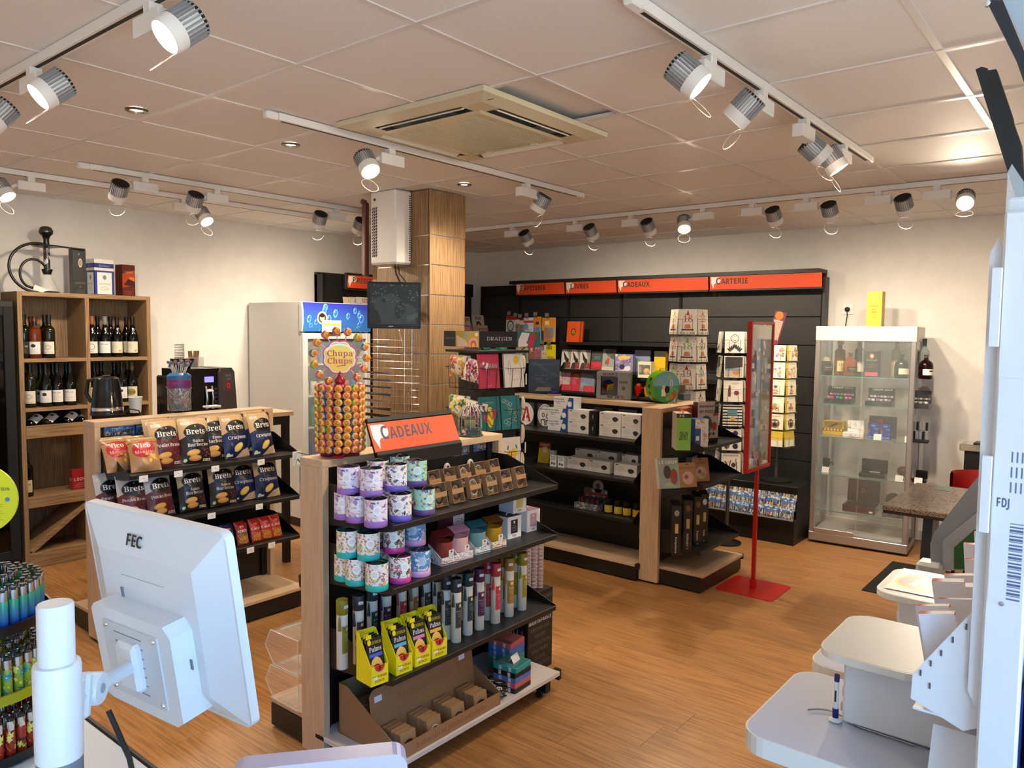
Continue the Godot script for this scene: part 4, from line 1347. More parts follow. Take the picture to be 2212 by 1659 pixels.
# ---------- soft bags ----------
func bag_into(b: B, w: float, h: float, d: float, sd: int, front: Rect2, back = null) -> void:
	var nz := FastNoiseLite.new()
	nz.seed = sd
	nz.frequency = 1.3
	var nu := 8
	var nv := 10
	for side in [1.0, -1.0]:
		var g := []
		for j in nv + 1:
			var row := []
			for i in nu + 1:
				var u := i / float(nu)
				var v := j / float(nv)
				var bul := pow(maxf(0.0, sin(PI * u)), 0.6) * pow(maxf(0.0, sin(PI * clampf((v - 0.03) / 0.94, 0, 1))), 0.5)
				var wr := nz.get_noise_2d(u * 3.0, v * 3.0 + side * 9.0) * 0.16 * d * (0.3 + bul)
				var nar := 1.0 - 0.05 * sin(PI * v) * (1.0)
				row.append(V((u - 0.5) * w * nar, v * h, side * (d * 0.5 * bul) + wr))
			g.append(row)
		for j in nv:
			for i in nu:
				var q: Rect2 = front if (side > 0 or back == null) else back
				var P := [g[j][i], g[j][i + 1], g[j + 1][i + 1], g[j + 1][i]]
				var U := []
				var N := []
				for k in 4:
					var ii: int = i + [0, 1, 1, 0][k]
					var jj: int = j + [0, 0, 1, 1][k]
					var du: Vector3 = g[jj][mini(ii + 1, nu)] - g[jj][maxi(ii - 1, 0)]
					var dv: Vector3 = g[mini(jj + 1, nv)][ii] - g[maxi(jj - 1, 0)][ii]
					N.append(du.cross(dv).normalized() * side)
					var uu := ii / float(nu)
					if side < 0: uu = 1.0 - uu
					U.append(W(q.position.x + q.size.x * uu, q.end.y - q.size.y * jj / float(nv)))
				for k in ([3, 2, 1, 3, 1, 0] if side > 0 else [0, 1, 3, 1, 2, 3]):
					b.v(P[k], N[k], U[k])
func bag_shape(w: float, h: float, d: float, sd: int) -> B:
	var b := N()
	bag_into(b, w, h, d, sd, Rect2(0, 0, 1, 1))
	return b

# ---------- crisps shelving ----------
var crisp := {}
func crisp_cell(kind: String) -> Cell:
	var tan_ := Color(0.80, 0.66, 0.48)
	var d: Array = {"barbecue": [Color(0.13, 0.10, 0.095), "Sauce", "Barbecue"], "poulet": [Color(0.38, 0.13, 0.14), "Poulet Braisé", ""], "craquante": [Color(0.08, 0.13, 0.32), "Craquante", ""], "silver": [Color(0.38, 0.13, 0.14), "Poulet Braisé", ""]}[kind]
	var c := cell(150, 224, d[0])
	var tp: Color = Color(0.78, 0.77, 0.75) if kind == "silver" else tan_
	c.poly(PV([W(0, 0), W(150, 0), W(150, 62), W(110, 92), W(60, 74), W(0, 104)]), tp)
	c.rect(0, 0, 150, 9, tp.lightened(0.15))
	c.rect(14, 20, 40, 14, "e8e2d4"); c.lines(16, 22, 36, 3, 4, "6a6050")
	c.ell(78, 68, 58, 36, "0e0d0d", -0.12); c.ell(78, 68, 55, 33, "2e2a28", -0.12); c.ell(78, 68, 53, 31, "0e0d0d", -0.12)
	c.text("Brets", 78, 82, 44, "f4f0ea", 0.5, "serifb", 100)
	c.rect(74, 40, 3, 6, "3050a0"); c.rect(77, 40, 3, 6, "f0f0f0"); c.rect(80, 40, 3, 6, "c03030")
	if d[2]:
		c.text(d[1], 84, 122, 19, "efe9df", 0.5, "serifb"); c.text(d[2], 84, 141, 22, "efe9df", 0.5, "serifb")
	else:
		c.text(d[1], 82, 130, 24, "efe9df", 0.5, "serifb", 128)
	if kind == "craquante":
		c.ell(75, 172, 30, 18, "e8c050", -0.6); c.ell(78, 168, 24, 11, "f2d670", -0.6)
		c.poly(PV([W(60, 224), W(100, 190), W(150, 176), W(150, 224)]), "d2b48e")
		c.rect(10, 204, 34, 10, "e8e6e0")
	else:
		c.ell(58, 170, 32, 15, "dfa24e", -0.1); c.ell(60, 167, 26, 9, "eebb66", -0.1); c.ell(66, 196, 30, 14, "d8924a"); c.ell(66, 193, 24, 9, "e8ae62")
		for i in 14: c.ell(104 + (i * 7) % 36, 152 + (i * 11) % 40, 5, 4, ["5a2030", "8a4058", "3a1820"][i % 3])
		c.rect(104, 202, 36, 12, "e6e4de"); c.rect(108, 204, 9, 8, "4a8a4a"); c.rect(118, 204, 9, 8, "d8a030"); c.rect(128, 204, 9, 8, "b84030")
	c.ell(20, 204, 9, 9, "c8d8a0")
	return c
func crisps(kind: String, at: Vector3, turn: float, label: String, k := 1.0) -> void:
	if not crisp.has(kind):
		var arr := []
		var c := crisp_cell(kind)
		for i in 3:
			var b := N()
			bag_into(b, 0.165, 0.25, 0.075, 60 + i * 7 + kind.length(), c.uv(), ink(Color(0.2, 0.15, 0.13)))
			arr.append(b.mesh())
		crisp[kind] = [arr, pm(c, 0.34), ink("c8a878")]
	var o := thing("crisps_bag", label, "crisps bag", at, turn, "bags of crisps on the black shelves")
	o.rotation_degrees.x = -14
	o.scale = V(k, k, k)
	part("bag", crisp[kind][0][rng.randi() % 3], crisp[kind][1], o)
	part("top_seal", N().bbox(V(0, 0.251 , 0.001), V(0.15, 0.009, 0.0025), 0.0008), mat(Color(0.76, 0.72, 0.66) if kind == "silver" else Color(0.76, 0.62, 0.45), 0.35), o)

func price_tag(at: Vector3, turn: float, label: String, w := 0.045, h := 0.032) -> void:
	var key := "tag%.3f" % w
	if not mesh_cache.has(key):
		var c := cell(60, 42, "ecebe8")
		c.rect(24, 18, 14, 3, "4a4a4a"); c.rect(34, 30, 20, 2, "7a7a7a")
		var b := N()
		b.uv = ink("ecebe8")
		b.box(Z0, V(w, h, 0.0015), {"f": c.uv()})
		mesh_cache[key] = [b.mesh(), pm(c, 0.5)]
	single("price_tag", mesh_cache[key][0], mesh_cache[key][1], label, "price tag", T(at, turn), "white price tags on shelf edges")

func make_crisps() -> void:
	gondola("black double-sided shelving with beech top carrying crisps", V(0.03, 0, -2.48), 0.0, 1.06, [0.935, 0.68, 0.44], 0.385, true, true)
	rng.seed = 3
	var y := [0.935, 0.68, 0.44]
	var L := [
		[254, 1, "nut_a", -0.155], [312, 1, "nut_b", -0.13],
	]
	var zf := -2.15
	var up := [[362, "poulet", -2.19, "crisps bag Poulet Braisé, tan and dark red, upper shelf"], [424, "barbecue", -2.17, "black Sauce Barbecue crisps bag standing in front on the upper shelf"], [466, "barbecue", -2.22, "black Sauce Barbecue crisps bag half behind another on the upper shelf"], [513, "craquante", -2.19, "navy Craquante crisps bag on the upper shelf"], [571, "craquante", -2.17, "navy Craquante crisps bag at the aisle end of the upper shelf"]]
	for d in up:
		crisps(d[1], V(PZ(d[0], 950, d[2]).x, y[0] + 0.004, d[2]), rf(-12, 10), d[3])
	crisps("craquante", V(PZ(560, 930, -2.3).x, y[0] + 0.004, -2.3), 5, "crisps bag hidden behind the navy bags of the upper shelf")
	crisps("poulet", V(PZ(350, 930, -2.3).x, y[0] + 0.004, -2.3), 8, "crisps bag behind the dark red Poulet Braisé bag of the upper shelf")
	var mid := [[244, "silver", -2.32, "silver-topped Poulet Braisé bag at the inner end of the middle shelf"], [290, "silver", -2.19, "silver-topped Poulet Braisé bag standing second on the middle shelf"], [350, "silver", -2.17, "silver-topped Poulet Braisé bag in the middle of the middle shelf"], [418, "barbecue", -2.18, "black Sauce Barbecue crisps bag, first of two on the middle shelf"], [484, "barbecue", -2.17, "black Sauce Barbecue crisps bag, second of two on the middle shelf"], [527, "craquante", -2.2, "navy Craquante crisps bag half hidden on the middle shelf"], [580, "craquante", -2.17, "navy Craquante bag behind the blue sachets on the middle shelf"]]
	for d in mid:
		crisps(d[1], V(PZ(d[0], 1050, d[2]).x, y[1] + 0.004, d[2]), rf(-10, 10), d[3], 0.94)
	var nc := cell(110, 140, Color(0.66, 0.50, 0.33))
	nc.ell(52, 52, 42, 34, "a3242a", -0.3); nc.ell(50, 50, 40, 32, "b82c30", -0.3)
	nc.text("Vico", 50, 46, 26, "f0e8da", 0.5, "serifb"); nc.text("Monster", 52, 70, 17, "f0e8da", 0.5, "serif")
	for i in 14: nc.ell(60 + (i * 13) % 44, 74 + (i * 7) % 26, 8, 5, ["e0a040", "c8802a", "e8b860"][i % 3], i)
	nc.rect(0, 0, 110, 8, "c0a070"); nc.rect(0, 22, 110, 4, "9a2a2c")
	var nut := N()
	bag_into(nut, 0.15, 0.18, 0.06, 17, nc.uv())
	var nm := nut.mesh()
	for d in [[262, -2.24, 6.0, "tan and red snack bag leaning at the inner end of the upper crisps shelf"], [316, -2.15, -8.0, "tan and red snack bag standing in front on the upper crisps shelf"], [300, -2.25, 3.0, "tan and red snack bag behind two others on the upper crisps shelf"], [262, -2.29, -4.0, "tan and red snack bag at the back of the upper crisps shelf"]]:
		var o := thing("snack_bag", d[3], "snack bag", V(PZ(d[0], 970, d[1]).x, y[0] + 0.003, d[1]), d[2], "tan and red snack bags")
		o.rotation_degrees.x = -24
		part("bag", nm, pm(nc, 0.3), o)
	var pc := {}
	for k in ["blue", "red", "orange"]:
		var c := cell(70, 110, {"blue": "16225a", "red": "a82026", "orange": "c22a22"}[k])
		c.ell(35, 18, 16, 9, "d8404a"); c.text("BENE", 35, 21, 9, "f6e8e0", 0.5, "sansb")
		c.text({"blue": "PIPAS", "red": "KIKOS", "orange": "Cacah"}[k], 35, 48, 20, "f4f0e8", 0.5, "sansb" if k != "orange" else "serifb", 64)
		for i in 26: c.ell(8 + (i * 17) % 56, 62 + (i * 11) % 42, 6, 5, {"blue": ["c8ccd8", "8890a8"], "red": ["c08a40", "d8b060"], "orange": ["d08a30", "e0a848"]}[k][i % 2], i)
		if k == "red": c.rect(14, 52, 40, 8, "4a9a4a")
		if k == "blue": c.rect(14, 52, 40, 8, "3a8ad0")
		var b := N()
		bag_into(b, 0.072, 0.12, 0.035, 5 + k.length(), c.uv())
		pc[k] = [b.mesh(), pm(c, 0.28)]
	for d in [[497, "blue", "dark blue nut pack on the lowest crisps shelf"], [526, "red", "red nut pack with green stripe on the lowest crisps shelf"], [556, "orange", "orange peanut pack next to the red nut pack"], [578, "orange", "orange peanut pack, middle of three"], [600, "orange", "orange peanut pack at the aisle end"], [470, "blue", "dark blue nut pack behind the till screen"], [440, "blue", "dark blue nut pack well behind the till screen"]]:
		for r in 2:
			var z := -2.15 - r * 0.05
			var o2 := thing("nut_pack", d[2] + ("" if r == 0 else ", back one"), "nut pack", V(PZ(d[0], 1150, z).x - r * 0.01, y[2] + 0.003, z), rf(-6, 12), "nut packs on the lowest crisps shelf")
			o2.rotation_degrees.x = -16
			part("bag", pc[d[1]][0], pc[d[1]][1], o2)
	for d in [[310, 1028, 0, "white price tag under the tan snack bags"], [385, 1018, 0, "white price tag under the dark red upper crisps bag"], [465, 1008, 0, "white price tag under the two black upper bags"], [564, 994, 0, "white price tag under the navy bags of the upper shelf"], [457, 1105, 1, "white price tag under the black bags of the middle shelf"], [560, 1085, 1, "white price tag under the navy bags of the middle shelf"], [541, 1186, 2, "white price tag under the red nut packs"], [587, 1177, 2, "white price tag under the orange peanut packs"]]:
		var p := PZ(d[0], d[1], -2.093)
		price_tag(V(p.x, y[d[2]] - 0.022, -2.093), 0, d[3])
	for i in 5:
		var c2 := photo_cell(20 + i)
		var b2 := N()
		b2.uv = ink("e0dcd4")
		b2.box(Z0, V(0.19, 0.055, 0.002), {"f": c2.uv()})
		single("panorama_magnet", b2, pm(c2, 0.3), "town panorama picture under the beech top of the crisps shelving", "magnet", T(V(0.165 + i * 0.197, 1.115, -2.4625)), "panorama pictures of the crisps shelving")
	var k := thing("kettle", "black electric kettle with steel band on the crisps shelving", "kettle", PY(232, 896, 1.181))
	part("body", N().lathe([W(0, 0.004), W(0.082, 0.004), W(0.084, 0.01), W(0.084, 0.022), W(0.083, 0.024), W(0.083, 0.046), W(0.081, 0.05), W(0.07, 0.15), W(0.062, 0.205), W(0.05, 0.213), W(0, 0.216)], 32), mc(0.025, 0.025, 0.028, 0.16), k)
	part("steel_band", N().lathe([W(0.0835, 0.026), W(0.084, 0.027), W(0.083, 0.046), W(0.082, 0.047)], 32), M.chrome, k)
	part("base", N().lathe([W(0, 0), W(0.085, 0), W(0.087, 0.004), W(0.085, 0.012), W(0, 0.012)], 32), M.black, k)
	part("handle", N().tube([V(-0.03, 0.2, -0.05), V(-0.06, 0.19, -0.09), V(-0.068, 0.12, -0.1), V(-0.055, 0.07, -0.075)], 0.011, 8), M.black, k)
	part("lid_knob", N().cyl(V(0, 0.214, 0), 0.02, 0.008, 16, 0.002), M.black, k)
	part("power_cord", N().tube([V(0.06, 0.006, 0.05), V(0.1, 0.03, 0.06), V(0.135, 0.02, 0.085), V(0.14, -0.02, 0.13), V(0.135, -0.09, 0.14), V(0.12, -0.17, 0.13)], 0.004, 6), M.black, k)
	var cp := thing("paper_cup", "white paper cup with yellow print beside the kettle", "cup", PY(293, 891, 1.181))
	part("cup", N().lathe([W(0, 0.004), W(0.028, 0.004), W(0.029, 0), W(0.038, 0.088), W(0.0395, 0.09), W(0.0375, 0.092), W(0.0365, 0.088), W(0.028, 0.008), W(0, 0.008)], 24), mc(0.88, 0.87, 0.83, 0.6), cp)
	for i in 3:
		part("print_mark", N().lathe([W(0.0315 + i * 0.002, 0.02 + i * 0.02), W(0.0325 + i * 0.002, 0.03 + i * 0.02)], 5, Z0, 0.5, 0.9 + i * 0.1), mc(0.75, 0.72, 0.3, 0.6), cp)
	var j := thing("lollipop_jar", "clear jar of small wrapped lollipops with blue lid and purple label", "jar", PY(388, 886, 1.181))
	part("jar", N().lathe([W(0, 0), W(0.062, 0), W(0.066, 0.004), W(0.066, 0.2), W(0.062, 0.205)], 28), glassy(Color(0.94, 0.95, 0.96), 0.12), j)
	part("blue_lid", N().lathe([W(0.064, 0.19), W(0.068, 0.192), W(0.068, 0.208), W(0.05, 0.222), W(0, 0.224)], 28), mc(0.10, 0.38, 0.62, 0.35), j)
	var jl := cell(200, 50, "6a2a6a")
	for i in 14: jl.ell((i * 37) % 200, (i * 17) % 50, 9, 7, ["8a3a7a", "4a2058", "a03a5a", "503070"][i % 4])
	jl.text("ZOOM", 60, 32, 22, "e8d8e8", 0.5, "sansb"); jl.rect(84, 10, 40, 30, "8a4a90")
	var jb := N()
	jb.uv = jl.uv()
	jb.lathe([W(0.0668, 0.135), W(0.0668, 0.185)], 28)
	part("label", jb, pm(jl, 0.4), j)
	rng.seed = 15
	var ballm := N().ball(Z0, 0.0095, 8).mesh()
	var stm := N().rod(V(0, 0, 0), V(0, 0.075, 0), 0.0018, 5).mesh()
	var cl := ["5a6a78", "7a3a50", "3a5a6a", "88889a", "6a4a3a"]
	for i in 70:
		var a := r1() * TAU
		var rr := 0.053 * sqrt(r1())
		part("candy_ball", ballm, mat(Color(cl[i % 5]), 0.25), j, T(V(rr * sin(a), 0.014 + 0.145 * r1(), rr * cos(a))))
		if i % 3 == 0:
			part("candy_stick", stm, mc(0.82, 0.82, 0.8, 0.5), j, T(V(rr * 0.6 * sin(a), 0.04 + 0.06 * r1(), rr * 0.6 * cos(a)), r1() * 360, rf(-50, 50)))
	for i in 26:
		var a2 := TAU * i / 26
		var tilt := rf(8, 34)
		var top := V(sin(a2) * sin(deg_to_rad(tilt)), cos(deg_to_rad(tilt)), cos(a2) * sin(deg_to_rad(tilt))) * rf(0.055, 0.09)
		part("standing_stick", N().rod(V(0.03 * sin(a2), 0.215, 0.03 * cos(a2)), V(0.03 * sin(a2), 0.215, 0.03 * cos(a2)) + top, 0.0017, 5), mc(0.82, 0.82, 0.8, 0.5), j)
		part("standing_candy", ballm, mat(Color(cl[(i * 2) % 5]).lightened(0.1), 0.22), j, T(V(0.03 * sin(a2), 0.215, 0.03 * cos(a2)) + top))

# ---------- bottles ----------
var bottle_mesh := {}
var label_cells := []
func bottle(at: Vector3, kind: String, glass: Color, lab: int, foil: Color, label: String, group := "", lay := Transform3D.IDENTITY) -> void:
	if not bottle_mesh.has(kind):
		var pr: Array = {
			"bordeaux": [W(0, 0.0), W(0.033, 0), W(0.037, 0.004), W(0.037, 0.19), W(0.034, 0.207), W(0.018, 0.225), W(0.0145, 0.238), W(0.014, 0.292), W(0.0155, 0.294), W(0.0155, 0.3), W(0, 0.3)],
			"burgundy": [W(0, 0.0), W(0.037, 0), W(0.0405, 0.004), W(0.0405, 0.13), W(0.038, 0.155), W(0.029, 0.185), W(0.019, 0.212), W(0.0145, 0.235), W(0.014, 0.29), W(0.0155, 0.292), W(0.0155, 0.298), W(0, 0.298)],
			"square": [W(0, 0.0), W(0.036, 0), W(0.04, 0.004), W(0.04, 0.185), W(0.037, 0.2), W(0.018, 0.212), W(0.0155, 0.22), W(0.0155, 0.25), W(0.019, 0.252), W(0.019, 0.285), W(0, 0.285)],
			"round": [W(0, 0.0), W(0.046, 0), W(0.05, 0.005), W(0.052, 0.07), W(0.05, 0.105), W(0.042, 0.125), W(0.025, 0.138), W(0.015, 0.146), W(0.014, 0.172), W(0.017, 0.174), W(0.017, 0.182), W(0, 0.182)],
			"squat": [W(0, 0.0), W(0.04, 0), W(0.044, 0.005), W(0.046, 0.06), W(0.042, 0.09), W(0.03, 0.11), W(0.014, 0.12), W(0.013, 0.15), W(0.0, 0.15)]}[kind]
		bottle_mesh[kind] = N().lathe(pr, 24).mesh()
		var n := pr.size()
		var top: float = pr[n - 1].y
		bottle_mesh[kind + "f"] = N().lathe([W(pr[n - 4].x + 0.0006, top - 0.06), W(pr[n - 4].x + 0.0006, top - 0.008), W(pr[n - 2].x + 0.0006, top - 0.007), W(pr[n - 2].x + 0.0006, top + 0.0006), W(0, top + 0.0008)], 16).mesh()
		for i in 8:
			var c: Cell = wine_label(i)
			var b := N()
			b.uv = c.uv()
			var y0 := 0.03
			var y1 := 0.115 if top > 0.2 else 0.075
			var r0: float = pr[3].x + 0.0006
			if kind == "squat": r0 = 0.0466
			if kind == "round": r0 = 0.0526
			b.lathe([W(r0, y0), W(r0, y1)], 10, Z0, 2.3, -1.15)
			bottle_mesh[kind + str(i)] = b.mesh()
	var o := thing("bottle", label, "bottle", at, 0.0, group)
	if lay != Transform3D.IDENTITY:
		o.transform = lay
	else:
		o.rotation_degrees.y = -35
	part("glass", bottle_mesh[kind], mat(glass, 0.06), o)
	part("foil_cap", bottle_mesh[kind + "f"], mat(foil, 0.35), o)
	part("label", bottle_mesh[kind + str(lab)], print_mat(label_cells[lab].sheet, 0.55), o)
func wine_label(i: int) -> Cell:
	while label_cells.size() <= i:
		var n := label_cells.size()
		var c := cell(80, 90, ["e9e4d4", "efece4", "e6e0cc", "e2d8b8", "d9d2b0", "c8bc84", "141416", "e8e6e2"][n])
		match n % 8:
			0: c.ell(40, 40, 22, 24, "8a8478"); c.ell(40, 40, 18, 20, "e9e4d4"); c.lines(14, 70, 52, 3, 6, "6a6458")
			1: c.text("DELAS", 40, 26, 15, "4a463e", 0.5, "serif"); c.lines(16, 36, 48, 6, 8, "8a867c")
			2: c.ring(40, 42, 18, 2, "6a6a60"); c.ring(40, 42, 11, 2, "6a6a60"); c.lines(12, 74, 56, 2, 6, "5a564c")
			3: c.text("M", 62, 80, 20, "4a463e", 0.5, "serif"); c.lines(8, 20, 40, 4, 9, "7a7668"); c.rect(0, 0, 80, 6, "c8b888")
			4: c.ell(40, 44, 26, 26, "9a8a4a"); c.text("COR", 40, 54, 22, "4a4418", 0.5, "serifb")
			5: c.text("LEON", 40, 40, 20, "3a3418", 0.5, "serifb"); c.lines(14, 52, 52, 4, 8, "5a5428")
			6: c.text("RHUM", 40, 40, 18, "c8b468", 0.5, "serifb"); c.lines(14, 52, 52, 4, 7, "a89858")
			7: c.ell(40, 30, 12, 12, "2a2a2a"); c.lines(10, 54, 60, 4, 8, "8a8680")
		label_cells.append(c)
	return label_cells[i]

func make_wine_rack() -> void:
	var x0 := 0.24
	var x1 := 1.135
	var zf := -4.07
	var zb := -4.40
	var o := thing("wine_rack", "tall oak shelf unit with wine bottles standing against the wall", "shelf unit", V(x0, 0, zb))
	var w := x1 - x0
	var dp := zf - zb
	var yt := 1.905
	var t := 0.03
	part("side_panel", N().bspan(V(0, 0, 0), V(t, yt, dp), 0.0015), M.oak, o)
	part("side_panel", N().bspan(V(w - t, 0, 0), V(w, yt, dp), 0.0015), M.oak, o)
	part("top_board", N().bspan(V(t, yt - t, 0), V(w - t, yt, dp), 0.0015), M.oak_x, o)
	part("back_board", N().span(V(t, 0.1, 0.002), V(w - t, yt - t, 0.014)), M.oak, o)
	var xm := PZ(189, 700, zf).x - x0
	part("divider", N().bspan(V(xm - 0.014, 0.1, 0.014), V(xm + 0.014, yt - t, dp), 0.0015), M.oak, o)
	var ys: Array[float] = [PZ(120, 774, zf).y, PZ(120, 879, zf).y]
	for y in ys:
		part("shelf_board", N().bspan(V(t, y - 0.025, 0.014), V(xm - 0.014, y, dp), 0.0015), M.oak_x, o)
		part("shelf_board", N().bspan(V(xm + 0.014, y - 0.025, 0.014), V(w - t, y, dp), 0.0015), M.oak_x, o)
	var yl := PZ(110, 944, zf).y
	var yl1 := PZ(110, 917, zf).y
	part("bottle_rail", N().bspan(V(t, yl, dp - 0.02), V(xm - 0.014, yl1, dp), 0.0015), M.oak_x, o)
	part("bottle_rail", N().bspan(V(xm + 0.014, yl, dp - 0.02), V(w - t, yl1, dp), 0.0015), M.oak_x, o)
	part("shelf_board", N().bspan(V(t, yl - 0.0, 0.014), V(w - t, yl + 0.02, dp - 0.02), 0.0015), M.oak_x, o)
	var yb := PZ(100, 1072, zf).y
	part("shelf_board", N().bspan(V(t, yb - 0.07, 0.014), V(w - t, yb, dp), 0.0015), M.oak_x, o)
	part("bottom_board", N().bspan(V(t, 0.0, 0.014), V(w - t, 0.11, dp), 0.0015), M.oak_x, o)
	for k in 2:
		var dg := N()
		var a := W(t, 0.11) if k == 0 else W(w - t, 0.11)
		var b := W(w * 0.5, yb - 0.07) if k == 0 else W(w * 0.52, yb - 0.07)
		var d := (b - a)
		dg.t = T(V((a.x + b.x) / 2, (a.y + b.y) / 2, dp * 0.55), 0, 0, rad_to_deg(d.angle()))
		dg.bspan(V(-d.length() / 2 + 0.015, -0.016, -dp * 0.42), V(d.length() / 2 - 0.015, 0.016, dp * 0.42), 0.0015)
		part("diagonal_board", dg, M.oak_x, o)
	var dark := Color(0.02, 0.02, 0.018)
	var green := Color(0.035, 0.045, 0.02)
	var zz := -4.16
	var blk := Color(0.04, 0.04, 0.045)
	var put := func(px: float, y: float, z: float, kind: String, gc: Color, lab: int, fc: Color, label: String) -> void:
		bottle(V(PZ(px, 760, z).x, y, z), kind, gc, lab, fc, label, "bottles in the oak rack")
	var A := "upper compartment"
	put.call(53, ys[0], zz, "bordeaux", Color(0.02, 0.035, 0.02), 6, blk, "dark green bottle with black label at the edge of the upper left compartment")
	put.call(76, ys[0], zz + 0.02, "square", Color(0.42, 0.17, 0.05), 7, Color(0.12, 0.12, 0.12), "amber rum bottle with a white label, in front")
	put.call(69, ys[0], zz - 0.09, "square", Color(0.42, 0.17, 0.05), 7, Color(0.12, 0.12, 0.12), "amber rum bottle behind another amber bottle")
	put.call(107, ys[0], zz + 0.02, "bordeaux", Color(0.10, 0.09, 0.03), 2, Color(0.10, 0.09, 0.04), "wine bottle with round emblem label beside the amber rum")
	put.call(98, ys[0], zz - 0.09, "bordeaux", Color(0.10, 0.09, 0.03), 2, Color(0.10, 0.09, 0.04), "wine bottle with emblem label standing behind its twin")
	put.call(200, ys[0], zz + 0.02, "burgundy", dark, 0, Color(0.62, 0.36, 0.06), "wine bottle with orange capsule in the upper right compartment")
	put.call(212, ys[0], zz - 0.09, "burgundy", dark, 0, blk, "wine bottle behind the orange-capped one")
	put.call(228, ys[0], zz + 0.02, "burgundy", dark, 1, Color(0.5, 0.5, 0.5), "wine bottle with plain cream label and silver cap, upper right compartment")
	put.call(240, ys[0], zz - 0.09, "burgundy", dark, 1, blk, "wine bottle behind the silver-capped one")
	put.call(254, ys[0], zz + 0.02, "burgundy", dark, 3, blk, "wine bottle with drawn landscape label, upper right compartment")
	put.call(274, ys[0], zz - 0.08, "burgundy", dark, 3, blk, "wine bottle behind the one with letter M label")
	put.call(287, ys[0], zz + 0.02, "burgundy", dark, 3, blk, "wine bottle with letter M label at the end of the upper right compartment")
	put.call(63, ys[1], zz + 0.02, "bordeaux", Color(0.10, 0.09, 0.03), 2, blk, "wine bottle with round emblem label, first of the middle left compartment")
	put.call(52, ys[1], zz - 0.09, "bordeaux", Color(0.16, 0.15, 0.03), 2, blk, "yellowish wine bottle at the back of the middle left compartment")
	put.call(97, ys[1], zz + 0.02, "burgundy", green, 7, blk, "wine bottle with black seal label in the middle left compartment")
	put.call(86, ys[1], zz - 0.09, "burgundy", Color(0.20, 0.19, 0.03), 7, blk, "yellow-green wine bottle behind the seal label bottle")
	put.call(122, ys[1], zz + 0.02, "burgundy", dark, 1, blk, "wine bottle reading DELAS, first of two neighbours")
	put.call(113, ys[1], zz - 0.09, "burgundy", dark, 1, blk, "wine bottle behind the first DELAS bottle")
	put.call(150, ys[1], zz + 0.02, "burgundy", dark, 1, blk, "wine bottle reading DELAS next to the divider")
	put.call(142, ys[1], zz - 0.09, "burgundy", dark, 1, blk, "wine bottle behind the DELAS bottle next to the divider")
	put.call(202, ys[1], zz - 0.05, "burgundy", dark, 0, blk, "wine bottle hidden behind the kettle, first")
	put.call(217, ys[1], zz - 0.07, "burgundy", dark, 0, blk, "wine bottle hidden behind the kettle, second")
	put.call(246, ys[1], zz - 0.09, "burgundy", dark, 7, blk, "wine bottle behind the kettle at the back")
	put.call(262, ys[1], zz + 0.02, "burgundy", dark, 7, blk, "wine bottle with white label next to the golden COR one")
	put.call(284, ys[1], zz + 0.02, "burgundy", dark, 4, Color(0.30, 0.27, 0.12), "wine bottle with golden COR label next to the rack's side")
	put.call(274, ys[1], zz - 0.09, "burgundy", dark, 4, Color(0.30, 0.27, 0.12), "golden-label wine bottle behind its twin")
	for i in 4:
		var p := PZ([52, 87, 131, 164][i], 905, zf - 0.06)
		bottle(p, "bordeaux", dark if i != 1 else Color(0.16, 0.12, 0.03), 7, blk, ["lying wine bottle at the inner end of the slanted rail", "lying amber-green wine bottle on the slanted rail", "lying dark wine bottle in the middle of the slanted rail", "lying dark wine bottle next to the divider"][i], "bottles in the oak rack", Transform3D(Basis.from_euler(V(deg_to_rad(-62), deg_to_rad(-20), deg_to_rad(-30))), V(p.x + 0.03, yl + 0.075, zf - 0.07)))
	put.call(50, yb + 0.002, zz, "bordeaux", dark, 5, blk, "dark bottle with yellow label in the lower compartment")
	var rc := cell(40, 60, "a8242a")
	rc.text("LEON", 20, 34, 12, "e8d8d0", 0.5, "sansb", 36); rc.lines(6, 42, 28, 3, 5, "d8b0a8")
	var rb := N()
	rb.uv = ink("a8242a")
	rb.box(V(0, 0.07, 0), V(0.11, 0.14, 0.06), {"f": rc.uv(), "l": rc.uv()})
	single("red_carton", rb, pm(rc, 0.5), "small red carton on the lower board of the oak rack", "carton", T(V(PZ(172, 1010, zf - 0.1).x, yb + 0.002, zf - 0.12)))
	make_hookah(PZ(103, 627, zf - 0.13))
	var bx := [[155, 190, 540, "whisky_box", "tall black whisky carton with oval badge on the oak rack", "1c1f1e", "3a3a30"], [193, 248, 563, "blue_carton", "white and blue bottle carton on the oak rack", "dfdcd6", "22357a"], [256, 294, 574, "red_carton", "dark red carton with orange sunset picture on the oak rack", "5a160e", "c8501a"]]
